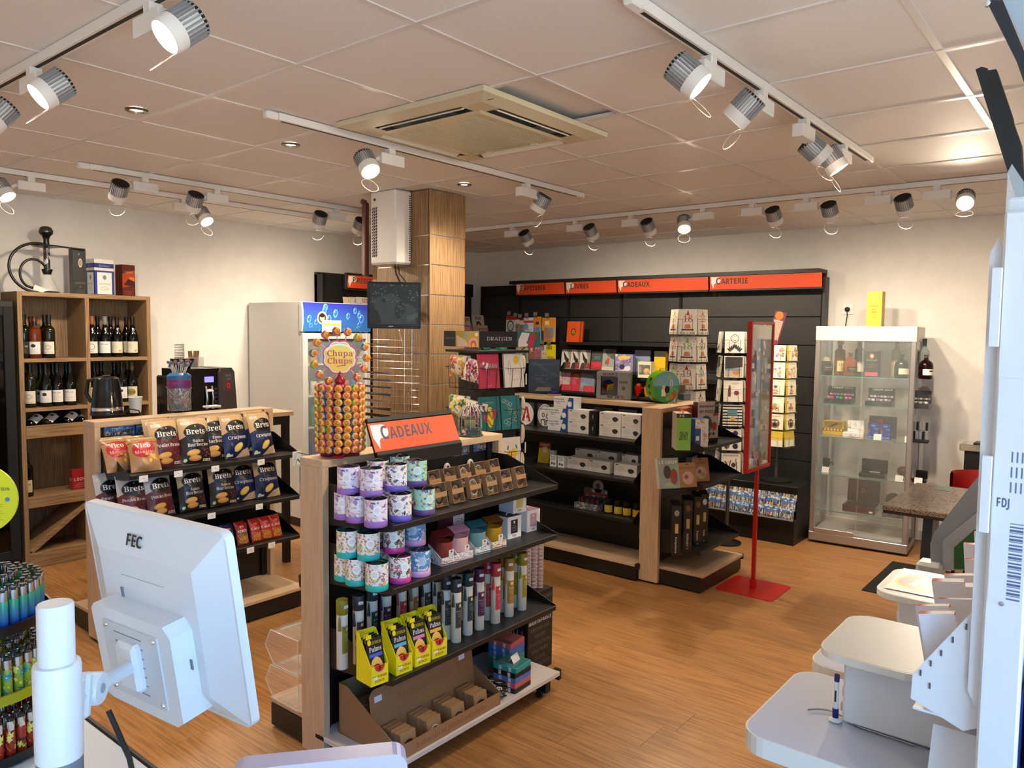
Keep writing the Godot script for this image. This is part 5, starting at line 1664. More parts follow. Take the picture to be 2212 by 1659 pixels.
	for i in 3:
		var d: Array = bx[i]
		var a := PZ(d[0], 632, zf - 0.1)
		var b2 := PZ(d[1], 632, zf - 0.1)
		var top := PZ(d[1], d[2], zf - 0.1)
		var wd := (b2.x - a.x) * 0.8
		var h := top.y - yt
		var c := cell(84, 200 if i == 0 else 130, d[5])
		if i == 0:
			c.rect(38, 20, 5, 6, "b8b8b0"); c.ell(48, 62, 13, 20, "c8c0b4"); c.ell(48, 62, 9, 14, "9a8a80"); c.text("LAGAVULIN", 44, 154, 12, "a8946a", 0.5, "serif", 70); c.text("16", 44, 172, 12, "a8946a", 0.5, "serif"); c.lines(16, 180, 54, 3, 5, "6a6048")
		elif i == 1:
			c.rect(0, 16, 84, 16, "22357a"); c.text("BOUTEILLE", 42, 28, 9, "cfd4e0", 0.5, "sans", 60); c.rect(0, 42, 84, 88, "2a3a80"); c.rect(12, 48, 62, 78, "e8e6e2"); c.ell(43, 66, 8, 9, "8a8a80"); c.text("ANGOSTURA", 43, 92, 9, "8a8478", 0.5, "serif", 54); c.lines(22, 98, 42, 4, 5, "9a9488")
		else:
			c.poly(PV([W(0, 40), W(84, 20), W(84, 84), W(0, 96)]), "a83a14"); c.ell(60, 60, 20, 10, "d8701e"); c.poly(PV([W(10, 84), W(40, 58), W(84, 70), W(84, 90)]), "3a120a"); c.text("CARDHU", 44, 36, 13, "d8b890", 0.5, "serif", 70); c.line(44, 96, 52, 70, 3, "2a0c08"); c.lines(14, 108, 56, 3, 6, "b87a4a")
		var bb := N()
		bb.uv = ink(d[5] if i != 1 else "c8c6c0")
		bb.box(V(0, h / 2, 0), V(wd, h, wd * 0.8), {"f": c.uv(), "l": c.uv() if i == 1 else ink(Color(d[5]).darkened(0.2))})
		single(d[3], bb, pm(c, 0.35), d[4], "carton", T(V((a.x + b2.x) / 2, yt + 0.001, zf - 0.13), [0, 6, 10][i]))
	var f := thing("black_cabinet", "black glass-door cabinet beside the oak rack, cut off by the picture", "cabinet", V(-0.1, 0, -4.08))
	part("body", N().bspan(V(-0.35, 0.03, -0.3), V(0.32, 1.84, 0.0), 0.004), M.black, f)
	part("door_frame", N().bspan(V(-0.33, 0.1, 0.0), V(-0.27, 1.8, 0.03), 0.003).bspan(V(0.25, 0.1, 0.0), V(0.31, 1.8, 0.03), 0.003).bspan(V(-0.27, 0.1, 0.0), V(0.25, 0.16, 0.03), 0.003).bspan(V(-0.27, 1.74, 0.0), V(0.25, 1.8, 0.03), 0.003), M.black_rough, f)
	part("door_glass", N().span(V(-0.27, 0.16, 0.01), V(0.25, 1.74, 0.016)), mc(0.03, 0.025, 0.022, 0.06), f)
	var ko := thing("grey_photo_board", "pale grey board standing at the picture's edge on the black cabinet", "board", V(0.05, 1.842, -4.25))
	part("board", N().bspan(V(-0.12, 0, -0.005), V(0.15, 0.26, 0.005), 0.001), mc(0.42, 0.42, 0.42, 0.5), ko)
	part("foot", N().bspan(V(-0.05, 0, -0.05), V(0.05, 0.01, 0.05), 0.001), mc(0.42, 0.42, 0.42, 0.5), ko)

func make_hookah(at: Vector3) -> void:
	var o := thing("hookah", "black hookah with clear glass base and long hose on top of the oak rack", "hookah", V(at.x, 1.906, at.z))
	var bl := mc(0.035, 0.033, 0.032, 0.28)
	part("foot", N().lathe([W(0, 0), W(0.075, 0), W(0.078, 0.004), W(0.07, 0.01), W(0, 0.01)], 28), bl, o)
	part("glass_base", N().lathe([W(0.0, 0.01), W(0.068, 0.011), W(0.07, 0.018), W(0.055, 0.06), W(0.033, 0.1), W(0.026, 0.13)], 28), glassy(Color(0.92, 0.95, 0.94), 0.14), o)
	part("collar", N().lathe([W(0.0, 0.125), W(0.024, 0.127), W(0.035, 0.16), W(0.034, 0.165), W(0.02, 0.168), W(0, 0.168)], 20), bl, o)
	var sc := cell(64, 100, "2a2a2c")
	for i in 16: sc.poly(PV([W((i * 23) % 64, (i * 31) % 100), W((i * 23) % 64 + 16, (i * 31) % 100 + 10), W((i * 23) % 64 + 4, (i * 31) % 100 + 22)]), ["8a8890", "5a5a62", "c0bec4"][i % 3])
	var sb := N()
	sb.uv = sc.uv()
	sb.lathe([W(0.0205, 0.168), W(0.0205, 0.31)], 18)
	part("patterned_stem", sb, pm(sc, 0.25), o)
	part("tray", N().lathe([W(0.0, 0.31), W(0.02, 0.31), W(0.09, 0.322), W(0.092, 0.33), W(0.085, 0.326), W(0, 0.318)], 28), bl, o)
	part("bowl", N().lathe([W(0.0, 0.318), W(0.02, 0.32), W(0.018, 0.37), W(0.026, 0.395), W(0.042, 0.41), W(0.044, 0.42), W(0, 0.422)], 22), bl, o)
	part("heat_cover", N().lathe([W(0.044, 0.42), W(0.045, 0.43), W(0.036, 0.452), W(0.018, 0.462), W(0, 0.464)], 22), mc(0.35, 0.34, 0.34, 0.3, 0.8), o)
	part("mouthpiece", N().tube([V(-0.04, 0.332, 0.03), V(0.06, 0.325, 0.05), V(0.23, 0.318, 0.06)], 0.006, 8), bl, o)
	var hose := []
	for i in 25:
		var t := i / 24.0
		var a := lerpf(0.42 * PI, 1.52 * PI, t)
		hose.append(V(-0.06 + 0.19 * cos(a) * 1.0, 0.165 + 0.172 * sin(a), 0.03 + 0.03 * t))
	part("outer_hose", N().tube(hose, 0.0095, 8), bl, o)
	var hose2 := []
	for i in 21:
		var t2 := i / 20.0
		var a2 := lerpf(0.14 * PI, 1.32 * PI, t2)
		hose2.append(V(-0.1 + 0.085 * cos(a2) * 1.0, 0.125 + 0.1 * sin(a2), 0.045))
	hose2.append(V(-0.06, 0.012, 0.05))
	part("inner_hose", N().tube(hose2, 0.0085, 8), bl, o)
	part("tag", N().bbox(V(0, 0, 0), V(0.09, 0.035, 0.001), 0.0003), M.card, o, T(V(-0.07, 0.02, 0.065), 10, 0, -18))

func make_coffee_corner() -> void:
	var t := thing("side_table", "narrow table with beech top and black legs behind the crisps shelving", "table", V(1.05, 0, -3.1))
	part("table_top", N().bspan(V(-0.55, 1.06, -0.22), V(0.52, 1.09, 0.22), 0.002), M.beech_x, t)
	part("apron", N().span(V(-0.53, 1.0, -0.2), V(0.5, 1.06, 0.2)), M.black, t)
	for sx in [-0.52, 0.455]:
		for sz in [-0.2, 0.155]:
			part("leg", N().bspan(V(sx, 0, sz), V(sx + 0.045, 1.0, sz + 0.045), 0.002), M.black, t)
	var m := thing("coffee_machine", "black and grey coffee machine with red lights on the side table", "coffee machine", V(0.98, 1.091, -3.12))
	var grey := mc(0.36, 0.33, 0.32, 0.35, 0.4)
	var dk := mc(0.03, 0.03, 0.033, 0.25)
	var poly := PV([W(-0.17, 0), W(0.17, 0), W(0.15, 0.29), W(0.13, 0.315), W(-0.17, 0.315)])
	part("body", N().prism(poly, -0.14, 0.13), dk, m)
	part("side_cheek", N().prism(PV([W(0.07, 0.0), W(0.205, 0), W(0.185, 0.29), W(0.165, 0.318), W(0.09, 0.318), W(0.075, 0.29)]), -0.14, 0.15), grey, m)
	part("display", N().bspan(V(-0.02, 0.225, 0.13), V(0.045, 0.262, 0.133), 0.001), glow(Color(0.15, 0.1, 0.9), 1.6), m)
	part("red_light", N().lathe([W(0.0, 0), W(0.028, 0.002), W(0.02, 0.012), W(0, 0.016)], 16), glow(Color(0.9, 0.05, 0.06), 1.5), m, T(V(0.01, 0.165, 0.14)))
	part("red_light", N().lathe([W(0.0, 0), W(0.024, 0.002), W(0.018, 0.01), W(0, 0.014)], 16), glow(Color(0.9, 0.05, 0.06), 1.2), m, T(V(0.01, 0.01, 0.14)))
	for x in [-0.012, 0.03]:
		part("steel_spout", N().tube([V(x, 0.2, 0.135), V(x, 0.12, 0.15), V(x, 0.05, 0.14)], 0.008, 8), M.chrome, m)
	for i in 5:
		part("button", N().bspan(V(0.05, 0.06 + i * 0.028, 0.13), V(0.066, 0.075 + i * 0.028, 0.134), 0.001), mc(0.25, 0.23, 0.22, 0.4), m)
	var lc := cell(90, 90, Color(0.36, 0.33, 0.32))
	lc.text("MATA", 45, 20, 15, "b8b0a8", 0.5, "sans"); lc.text("caffè", 45, 36, 12, "c8c0b8", 0.5, "serif"); lc.rect(24, 44, 40, 40, "a8202a"); lc.ring(44, 64, 10, 2, "e0c8c8")
	var lb := N()
	lb.uv = lc.uv()
	lb.box(V(0.14, 0.225, 0.151), V(0.085, 0.12, 0.001))
	part("badge", lb, pm(lc, 0.4), m)
	part("water_tank", N().bspan(V(-0.22, 0.0, -0.12), V(-0.17, 0.27, 0.1), 0.01), mc(0.06, 0.06, 0.065, 0.12), m)
	part("bean_hopper", N().lathe([W(0.05, 0.315), W(0.075, 0.37), W(0.075, 0.38), W(0, 0.382)], 20), mc(0.12, 0.1, 0.09, 0.15), m, T(V(-0.1, 0, 0)))
	var stk := PZ(392, 745, -3.12)
	var cupm := N().lathe([W(0.024, 0.0), W(0.031, 0.07), W(0.033, 0.072), W(0.031, 0.074)], 20).mesh()
	for i in 9:
		single("stacked_cup", cupm, mc(0.87, 0.84, 0.78, 0.6), "white paper cup in the tower on the coffee machine", "cup", T(V(stk.x, 1.412 + i * 0.0105, -3.15)), "tower of paper cups")
	var hx := PZ(427, 780, -3.05).x
	var sg := thing("sugar_holder", "clear holder with brown paper sugar sticks on the coffee machine", "holder", V(hx, 1.41, -3.1))
	part("clear_box", N().span(V(-0.04, 0, -0.03), V(0.055, 0.07, -0.028)).span(V(-0.04, 0, 0.028), V(0.055, 0.07, 0.03)).span(V(0.053, 0, -0.028), V(0.055, 0.07, 0.028)).span(V(-0.04, 0, -0.028), V(-0.038, 0.07, 0.028)), glassy(Color(0.95, 0.96, 0.96), 0.12), sg)
	rng.seed = 8
	for i in 9:
		part("sugar_stick", N().bbox(V(0, 0.055, 0), V(0.016, 0.11, 0.003), 0.001), M.kraft, sg, T(V(-0.025 + 0.007 * i, 0.002, rf(-0.015, 0.015)), rf(-30, 30), 0, rf(-9, 9)))
	var np := thing("napkin_stack", "small stack of white napkins on the crisps shelving", "napkins", PY(458, 880, 1.181))
	for i in 3:
		part("napkin", N().bbox(V(0, 0.002 + i * 0.004, 0), V(0.09, 0.0035, 0.06), 0.001), M.card, np, T(Z0, i * 4))

func make_fridge() -> void:
	var x0 := 2.16
	var z1 := -3.62
	var o := thing("drinks_fridge", "tall white glass-door drinks fridge with blue water-drop header", "fridge", V(x0, 0, z1))
	var w := 0.72
	var dp := 0.76
	var h := 1.9
	var wm := mc(0.80, 0.80, 0.79, 0.4)
	part("carcass", N().bspan(V(0, 0.08, -dp), V(0.04, h, 0), 0.003).span(V(w - 0.04, 0.08, -dp), V(w, h, 0)).span(V(0.04, 0.08, -dp), V(w - 0.04, h, -dp + 0.04)).span(V(0.04, h - 0.24, -dp + 0.04), V(w - 0.04, h, 0)).span(V(0.04, 0.08, -dp + 0.04), V(w - 0.04, 0.16, 0)), wm, o)
	part("plinth", N().span(V(0.02, 0.0, -dp + 0.02), V(w - 0.02, 0.08, -0.03)), M.black, o)
	part("door_frame", N().bspan(V(0, 0.16, 0), V(0.05, h - 0.26, 0.035), 0.004).bspan(V(w - 0.05, 0.16, 0), V(w, h - 0.26, 0.035), 0.004).bspan(V(0.05, 0.16, 0), V(w - 0.05, 0.21, 0.035), 0.004).bspan(V(0.05, h - 0.31, 0), V(w - 0.05, h - 0.26, 0.035), 0.004), wm, o)
	part("door_glass", N().span(V(0.05, 0.21, 0.012), V(w - 0.05, h - 0.31, 0.018)), glassy(Color(0.85, 0.93, 0.95), 0.12), o)
	var c := cell(240, 84, "2d52b4")
	for i in 84:
		c.rect(0, i, 240, 1, Color("2a2f96").lerp(Color("3f8fe0"), i / 84.0))
	for i in 240:
		pass
	rng.seed = 31
	for i in 16:
		var q := W(r1() * 240, r1() * 84)
		var s := rf(3, 9)
		c.ell(q.x, q.y, s, s * 1.5, "5aa8f0", 0.3); c.ell(q.x + 1, q.y - 1, s * 0.6, s, "3468c8", 0.3); c.ell(q.x - s * 0.3, q.y - s * 0.6, s * 0.25, s * 0.3, "c8e6ff")
	c.ell(62, 44, 17, 17, "d8d0c4"); c.ell(62, 44, 13, 13, "4a3428"); c.ell(62, 45, 8, 9, "e0c8b0"); c.ell(62, 38, 8, 5, "2a1c14")
	var hb := N()
	hb.uv = ink("d2d2d0")
	var prof := []
	for i in 9:
		var a := PI * (-0.5 + i / 8.0) * 0.5
		prof.append(W(0.06 * cos(a) - 0.042, 0.12 * sin(a) / sin(PI * 0.25)))
	for i in 8:
		var a2: Vector2 = prof[i]
		var b2: Vector2 = prof[i + 1]
		hb.quad(V(0, a2.y, a2.x), V(w, a2.y, a2.x), V(w, b2.y, b2.x), V(0, b2.y, b2.x), Rect2(c.uv().position.x, c.uv().end.y - c.uv().size.y * (i + 1) / 8.0, c.uv().size.x, c.uv().size.y / 8.0))
	part("header", hb, pm(c, 0.25), o, T(V(0, h - 0.125, 0.03)))
	var ends := N()
	ends.t = Transform3D(Basis(Vector3.UP, -PI / 2), Z0)
	var pp := PackedVector2Array()
	for q2 in prof: pp.append(W(q2.x, q2.y))
	pp.append(W(-0.03, 0.12)); pp.append(W(-0.03, -0.12))
	ends.prism(pp, -0.0, 0.012)
	part("header_end", ends, wm, o, T(V(-0.002, h - 0.125, 0.03)))
	var nt := cell(90, 50, "ece8dc")
	nt.rect(4, 14, 82, 8, "e8cf5a"); nt.text("NOS OFFRES", 45, 11, 8, "5a5a5a", 0.5, "sans"); nt.lines(6, 28, 78, 4, 5, "a89880")
	var nb := N()
	nb.uv = nt.uv()
	nb.box(V(0.27, h - 0.2, 0.062), V(0.2, 0.1, 0.002))
	part("price_notice", nb, pm(nt, 0.5), o)
	var cols := ["c8b428", "c8641e", "3a6ab0", "b8302c", "3a8a4a", "8a4a8a", "d8d4c8"]
	var can := N().lathe([W(0, 0), W(0.026, 0), W(0.03, 0.006), W(0.03, 0.105), W(0.025, 0.115), W(0, 0.115)], 14).mesh()
	var pet := N().lathe([W(0, 0), W(0.03, 0), W(0.032, 0.005), W(0.032, 0.13), W(0.025, 0.16), W(0.012, 0.185), W(0.012, 0.2), W(0, 0.2)], 14).mesh()
	for s in 5:
		var y := 0.3 + s * 0.27
		part("shelf", N().span(V(0.045, y - 0.012, -dp + 0.06), V(w - 0.045, y, -0.03)), mc(0.85, 0.85, 0.84, 0.4), o)
		for k in 7:
			var cl := Color(cols[(k / 2 + s * 2) % 7])
			var tallb := s % 2 == 0
			single("drink_bottle" if tallb else "drink_can", pet if tallb else can, mat(cl, 0.25), ("coloured drink bottle behind the fridge glass" if tallb else "coloured drink can behind the fridge glass"), "bottle" if tallb else "can", T(V(x0 + 0.1 + k * 0.086, y + 0.001, z1 - 0.08)), "drink bottles in the fridge" if tallb else "drink cans in the fridge")

# ---------- printed goods helpers ----------
func cover(w: int, h: int, bg, title: String, tc, sd: int, sub := "", face := false) -> Cell:
	var c := cell(w, h, bg)
	rng.seed = sd
	for i in 7:
		c.ell(r1() * w, rf(0.3, 1.0) * h, rf(0.06, 0.25) * w, rf(0.04, 0.16) * h, Color(bg).lerp(Color.from_hsv(r1(), 0.5, 0.8), 0.45), r1() * 3)
	if face:
		c.ell(w * 0.5, h * 0.42, w * 0.19, h * 0.16, "5a3020"); c.ell(w * 0.5, h * 0.45, w * 0.1, h * 0.1, "d8a888"); c.poly(PV([W(w * 0.22, h), W(w * 0.36, h * 0.62), W(w * 0.64, h * 0.62), W(w * 0.8, h)]), "c88a78")
	if title: c.text(title, w * 0.5, h * 0.2, int(h * 0.17), tc, 0.5, "sansb", w * 0.92)
	if sub: c.text(sub, w * 0.5, h * 0.78, int(h * 0.09), tc, 0.5, "sans", w * 0.85)
	c.lines(w * 0.12, h * 0.86, w * 0.76, 2, h * 0.05, tc)
	return c
func carton(called: String, label: String, cat: String, at: Vector3, turn: float, s: Vector3, c: Cell, side, group := "", rough := 0.45, lean := 0.0, extra := {}) -> Node3D:
	var b := N()
	b.uv = ink(side)
	var f := {"f": c.uv()}
	f.merge(extra)
	b.box(V(0, s.y / 2, 0), s, f)
	var o := single(called, b, pm(c, rough), label, cat, T(at, turn, lean), group)
	return o

func make_pillar() -> void:
	var x0 := 1.93
	var x1 := 2.27
	var z0 := -2.45
	var z1 := -1.88
	var o := thing("oak_pillar", "square pillar clad in oak slatwall boards with aluminium grooves", "pillar", V((x0 + x1) / 2, 0, (z0 + z1) / 2))
	var hx := (x1 - x0) / 2
	var hz := (z1 - z0) / 2
	part("core", N().span(V(-hx + 0.02, 0, -hz + 0.02), V(hx - 0.02, HC, hz - 0.02)), mc(0.5, 0.48, 0.45, 0.8), o)
	var ys := [0.0, 0.117, 0.316, 0.515, 0.714, 0.914, 1.114, 1.313, 1.512, 1.71, 1.908, 2.106, 2.299, HC - 0.002]
	for i in ys.size() - 1:
		var a: float = ys[i] + 0.004
		var b: float = ys[i + 1] - 0.004
		part("board", N().bspan(V(-hx, a, hz - 0.02), V(hx, b, hz), 0.0015), M.oak, o)
		part("board", N().bspan(V(-hx, a, -hz), V(-hx + 0.02, b, hz - 0.0005), 0.0015), M.oak, o)
		part("board", N().bspan(V(hx - 0.02, a, -hz), V(hx, b, hz - 0.021), 0.0015), M.oak, o)
		if i > 0:
			part("groove_strip", N().span(V(-hx + 0.004, ys[i] - 0.004, hz - 0.02), V(hx - 0.004, ys[i] + 0.004, hz - 0.006)), M.alu, o)
			part("groove_strip", N().span(V(-hx + 0.006, ys[i] - 0.004, -hz), V(-hx + 0.02, ys[i] + 0.004, hz - 0.02)), M.alu, o)
	part("corner_trim", N().bspan(V(-hx - 0.002, 0, hz - 0.012), V(-hx + 0.01, HC - 0.002, hz + 0.002), 0.001), mc(0.62, 0.48, 0.33, 0.5), o)
	var c := thing("electrical_cabinet", "white metal cabinet with slanted vent slots high on the pillar", "cabinet", V(1.93, 2.11, -2.15))
	part("body", N().bspan(V(-0.15, 0.0, -0.15), V(-0.002, 0.485, 0.1), 0.012), M.white, c)
	var vs := N()
	for i in 17:
		for k in 3:
			vs.t = T(V(-0.151, 0.06 + i * 0.0195, -0.12 + k * 0.018), 0, 35)
			vs.box(Z0, V(0.002, 0.019, 0.007))
	part("vent_slots", vs, mc(0.12, 0.11, 0.1, 0.8), c)
	var vs2 := N()
	for i in 30: vs2.box(V(-0.022, 0.03 + i * 0.0145, 0.101), V(0.014, 0.006, 0.002))
	part("side_slots", vs2, mc(0.2, 0.19, 0.18, 0.8), c)
	part("key_lock", N().lathe([W(0, 0), W(0.008, 0), W(0.008, 0.006), W(0, 0.006)], 12), mc(0.15, 0.14, 0.14, 0.4), c, T(V(-0.151, 0.43, -0.1), 0, 0, 90))
	part("cable", N().tube([V(-0.08, 0.0, 0.02), V(-0.08, -0.06, 0.03), V(-0.06, -0.12, 0.05), V(-0.05, -0.2, 0.0), V(-0.08, -0.3, 0.04)], 0.006, 6), M.black, c)
	part("cable", N().tube([V(-0.06, 0.0, 0.03), V(-0.06, -0.06, 0.04), V(-0.03, -0.11, 0.07), V(-0.02, -0.2, 0.05), V(-0.06, -0.3, 0.06)], 0.004, 6), M.black, c)
	var p := thing("heating_pipe", "red-brown painted pipe running down behind the pillar", "pipe", V(1.9, 1.9, -2.49))
	part("pipe", N().bspan(V(-0.02, 0.15, -0.02), V(0.02, 0.66, 0.02), 0.006), mc(0.42, 0.22, 0.2, 0.5), p)
	part("elbow", N().tube([V(0, 0.66, 0), V(-0.03, 0.665, 0)], 0.018, 10), mc(0.42, 0.22, 0.2, 0.5), p)
	var s := thing("security_screen", "black monitor on the pillar showing the shop from a ceiling camera", "monitor", PX(851, 658, 1.72), -48.0)
	part("back_shell", N().bspan(V(-0.15, -0.13, -0.055), V(0.15, 0.13, -0.02), 0.012), M.black, s)
	part("bezel", N().bspan(V(-0.172, -0.155, -0.022), V(0.172, 0.145, 0.0), 0.004), mc(0.03, 0.028, 0.027, 0.3), s)
	var sc := cell(200, 160, Color(0.10, 0.13, 0.12))
	rng.seed = 61
	sc.poly(PV([W(10, 60), W(90, 36), W(190, 96), W(190, 160), W(40, 160)]), Color(0.20, 0.235, 0.22))
	for i in 90:
		var x := r1() * 200
		var y := r1() * 70
		sc.rect(x, y, rf(2, 8), rf(2, 6), Color(0.1, 0.13, 0.12).lerp(Color(0.42, 0.48, 0.45), r1()))
	sc.poly(PV([W(104, 84), W(134, 62), W(150, 74), W(146, 112), W(118, 140), W(102, 126)]), Color(0.12, 0.14, 0.13))
	for i in 22: sc.rect(106 + r1() * 38, 72 + r1() * 56, 5, 3, Color(0.45, 0.5, 0.47).lerp(Color(0.1, 0.12, 0.11), r1()))
	sc.poly(PV([W(0, 90), W(34, 110), W(50, 156), W(0, 160)]), Color(0.08, 0.1, 0.09)); sc.rect(88, 140, 10, 8, Color(0.4, 0.12, 0.14)); sc.ell(58, 66, 7, 9, Color(0.09, 0.1, 0.1))
	for i in 20: sc.line(152 + i * 2.4, 130 - i, 160 + i * 2.0, 150 - i, 1, Color(0.35, 0.4, 0.38))
	var sb := N()
	sb.uv = sc.uv()
	sb.quad(V(-0.155, -0.125, 0.001), V(0.155, -0.125, 0.001), V(0.155, 0.13, 0.001), V(-0.155, 0.13, 0.001))
	var sm := StandardMaterial3D.new()
	sm.roughness = 0.25
	sm.albedo_color = Color(0.25, 0.25, 0.25)
	sm.emission_enabled = true
	sm.emission = Color.WHITE
	sm.emission_operator = BaseMaterial3D.EMISSION_OP_MULTIPLY
	sm.emission_energy_multiplier = 0.75
	waiting.append([sm, sc.sheet])
	screens.append([sm, sc.sheet])
	part("screen", sb, sm, s)
	part("brand_plate", N().bbox(V(-0.02, -0.14, 0.0005), V(0.03, 0.005, 0.001), 0.0002), M.alu, s)
	part("bracket", N().bspan(V(-0.05, -0.05, -0.1), V(0.05, 0.05, -0.055), 0.004).rod(V(0, 0, -0.09), V(0.05, 0.0, -0.2), 0.015, 8), M.black_rough, s)
	var g := thing("wire_display_grid", "empty chrome wire spectacle grid hanging on the pillar", "wire rack", V(1.88, 1.3, -2.2))
	var w := N()
	var loc := func(px: float, py: float) -> Vector3: return PX(px, py, 1.86) - V(1.88, 1.3, -2.2)
	for px in [816.0, 874.0, 890.0]:
		part("upright_wire", N().rod(loc.call(px, 700), loc.call(px, 888), 0.003, 6), M.chrome, g)
	for i in 11:
		var y := 731.0 + i * 15.2
		part("cross_wire", N().rod(loc.call(802, y + 2), loc.call(905, y + 6), 0.0024, 6), M.chrome, g)
		if i % 2 == 0 or i > 3:
			part("ledge_bar", N().bspan(loc.call(798, y + 11) + V(-0.06, -0.004, 0), loc.call(858, y + 13) + V(-0.05, 0.003, 0), 0.001), M.chrome, g)
		for k in 3:
			var a: Vector3 = loc.call([826.0, 848.0, 898.0][k], y)
			part("prong", N().tube([a, a + V(-0.05, 0.004, 0.01), a + V(-0.075, 0.022, 0.015), a + V(-0.085, 0.012, 0.02)], 0.0018, 5), M.chrome, g)
	for px in [775.0, 858.0]:
		var a2: Vector3 = loc.call(px, 735)
		part("tall_loop", N().tube([a2, a2 + V(-0.03, 0.07, 0.0), a2 + V(-0.04, 0.09, 0.025), a2 + V(-0.03, 0.07, 0.05), a2 + V(0, -0.04, 0.06)], 0.0022, 6), M.chrome, g)
var screens: Array = []

# ---------- press shelves on the left wall ----------
func make_press() -> void:
	var o := thing("press_shelving", "tall black wall shelving with magazines and the PRESSE sign, behind the pillar", "shelving", V(2.88, 0, -4.4))
	var L := 2.2
	part("back_panel", N().span(V(0, 0.0, 0.0), V(L, 2.22, 0.04)), M.panel, o)
	part("side_upright", N().bspan(V(0, 0, 0.0), V(0.04, 2.2, 0.12), 0.002), M.black, o)
	part("top_band", N().bspan(V(0.3, 2.07, 0.04), V(L, 2.215, 0.07), 0.002), M.black, o)
	for x in [0.75, 1.45, 2.0]:
		part("upright", N().span(V(x, 0, 0.04), V(x + 0.03, 2.2, 0.06)), M.black_rough, o)
	for y in [1.2, 1.42, 1.62, 1.75]:
		part("tier", N().bspan(V(0.04, y - 0.02, 0.04), V(L - 0.2, y, 0.12 + (1.8 - y) * 0.35), 0.002), M.black, o)
	part("base", N().span(V(0.0, 0, 0.04), V(L, 0.3, 0.4)), M.black, o)
	var c := sign_print("PRESSE", 440, 84)
	var s := thing("press_sign", "orange sign reading PRESSE beside the pillar", "sign", V(2.97, 2.06, -4.02))
	var b := N()
	b.uv = ink("7a2a14")
	b.t = T(V(0.31, 0.065, 0), 0, 8)
	b.box(Z0, V(0.62, 0.118, 0.004), {"f": c.uv()})
	part("printed_plate", b, pm(c, 0.4), s)
	part("frame", N().bspan(V(-0.02, -0.012, -0.01), V(0.64, 0.0, 0.01), 0.002).bspan(V(-0.02, 0.13, -0.02), V(0.64, 0.145, 0.01), 0.002).bspan(V(-0.02, 0, -0.01), V(-0.004, 0.14, 0.008), 0.002).span(V(0.28, -0.01, -0.36), V(0.3, 0.14, -0.01)), M.black, s)
	var mg := [
		[1008, 683, 1.75, "e4dcd0", "EUROPE", "b82a2a", false, "magazine with EUROPE title beside the pillar"],
		[1038, 680, 1.72, "e8ddd2", "ELLE", "2a2a2c", true, "fashion magazine with a portrait of a dark-haired woman"],
		[1012, 702, 1.6, "c87ab0", "PRIMA", "f0f0f0", false, "magazine with pink PRIMA masthead beside the pillar"],
		[1047, 702, 1.6, "d8b8a8", "marie france", "c8202a", true, "magazine reading marie france above the Draeger stand"],
		[1082, 704, 1.6, "d8d4c8", "FAIRE VIE", "8a2a6a", false, "magazine with purple letters above the Draeger stand"]]
	for i in mg.size():
		var d: Array = mg[i]
		var z := -4.22 if i < 2 else -4.14
		var top := PZ(d[0], d[1], z)
		var cv := cover(96, 126, d[3], d[4], d[5], 100 + i, "", d[6])
		carton("magazine", d[7], "magazine", V(top.x, top.y - 0.28, z), 0, V(0.205, 0.28, 0.006), cv, "e8e4dc", "magazines of the press shelving", 0.3, -10)
	for i in 3:
		var p := PZ([764, 776, 789][i], 646, -4.16)
		var cv2 := cover(96, 126, ["e8d8b0", "d8d4cc", "e8e4dc"][i], ["VSD", "OUI", "ICI"][i], ["b8602a", "3a3a3a", "c82a1e"][i], 130 + i)
		carton("magazine", ["magazine with VSD title under the PRESSE sign", "magazine reading OUI under the PRESSE sign", "magazine with red ICI title under the PRESSE sign"][i], "magazine", V(p.x, p.y - 0.26, -4.16 + i * 0.01), 0, V(0.2, 0.28, 0.006), cv2, "e8e4dc", "magazines of the press shelving", 0.3, -8)

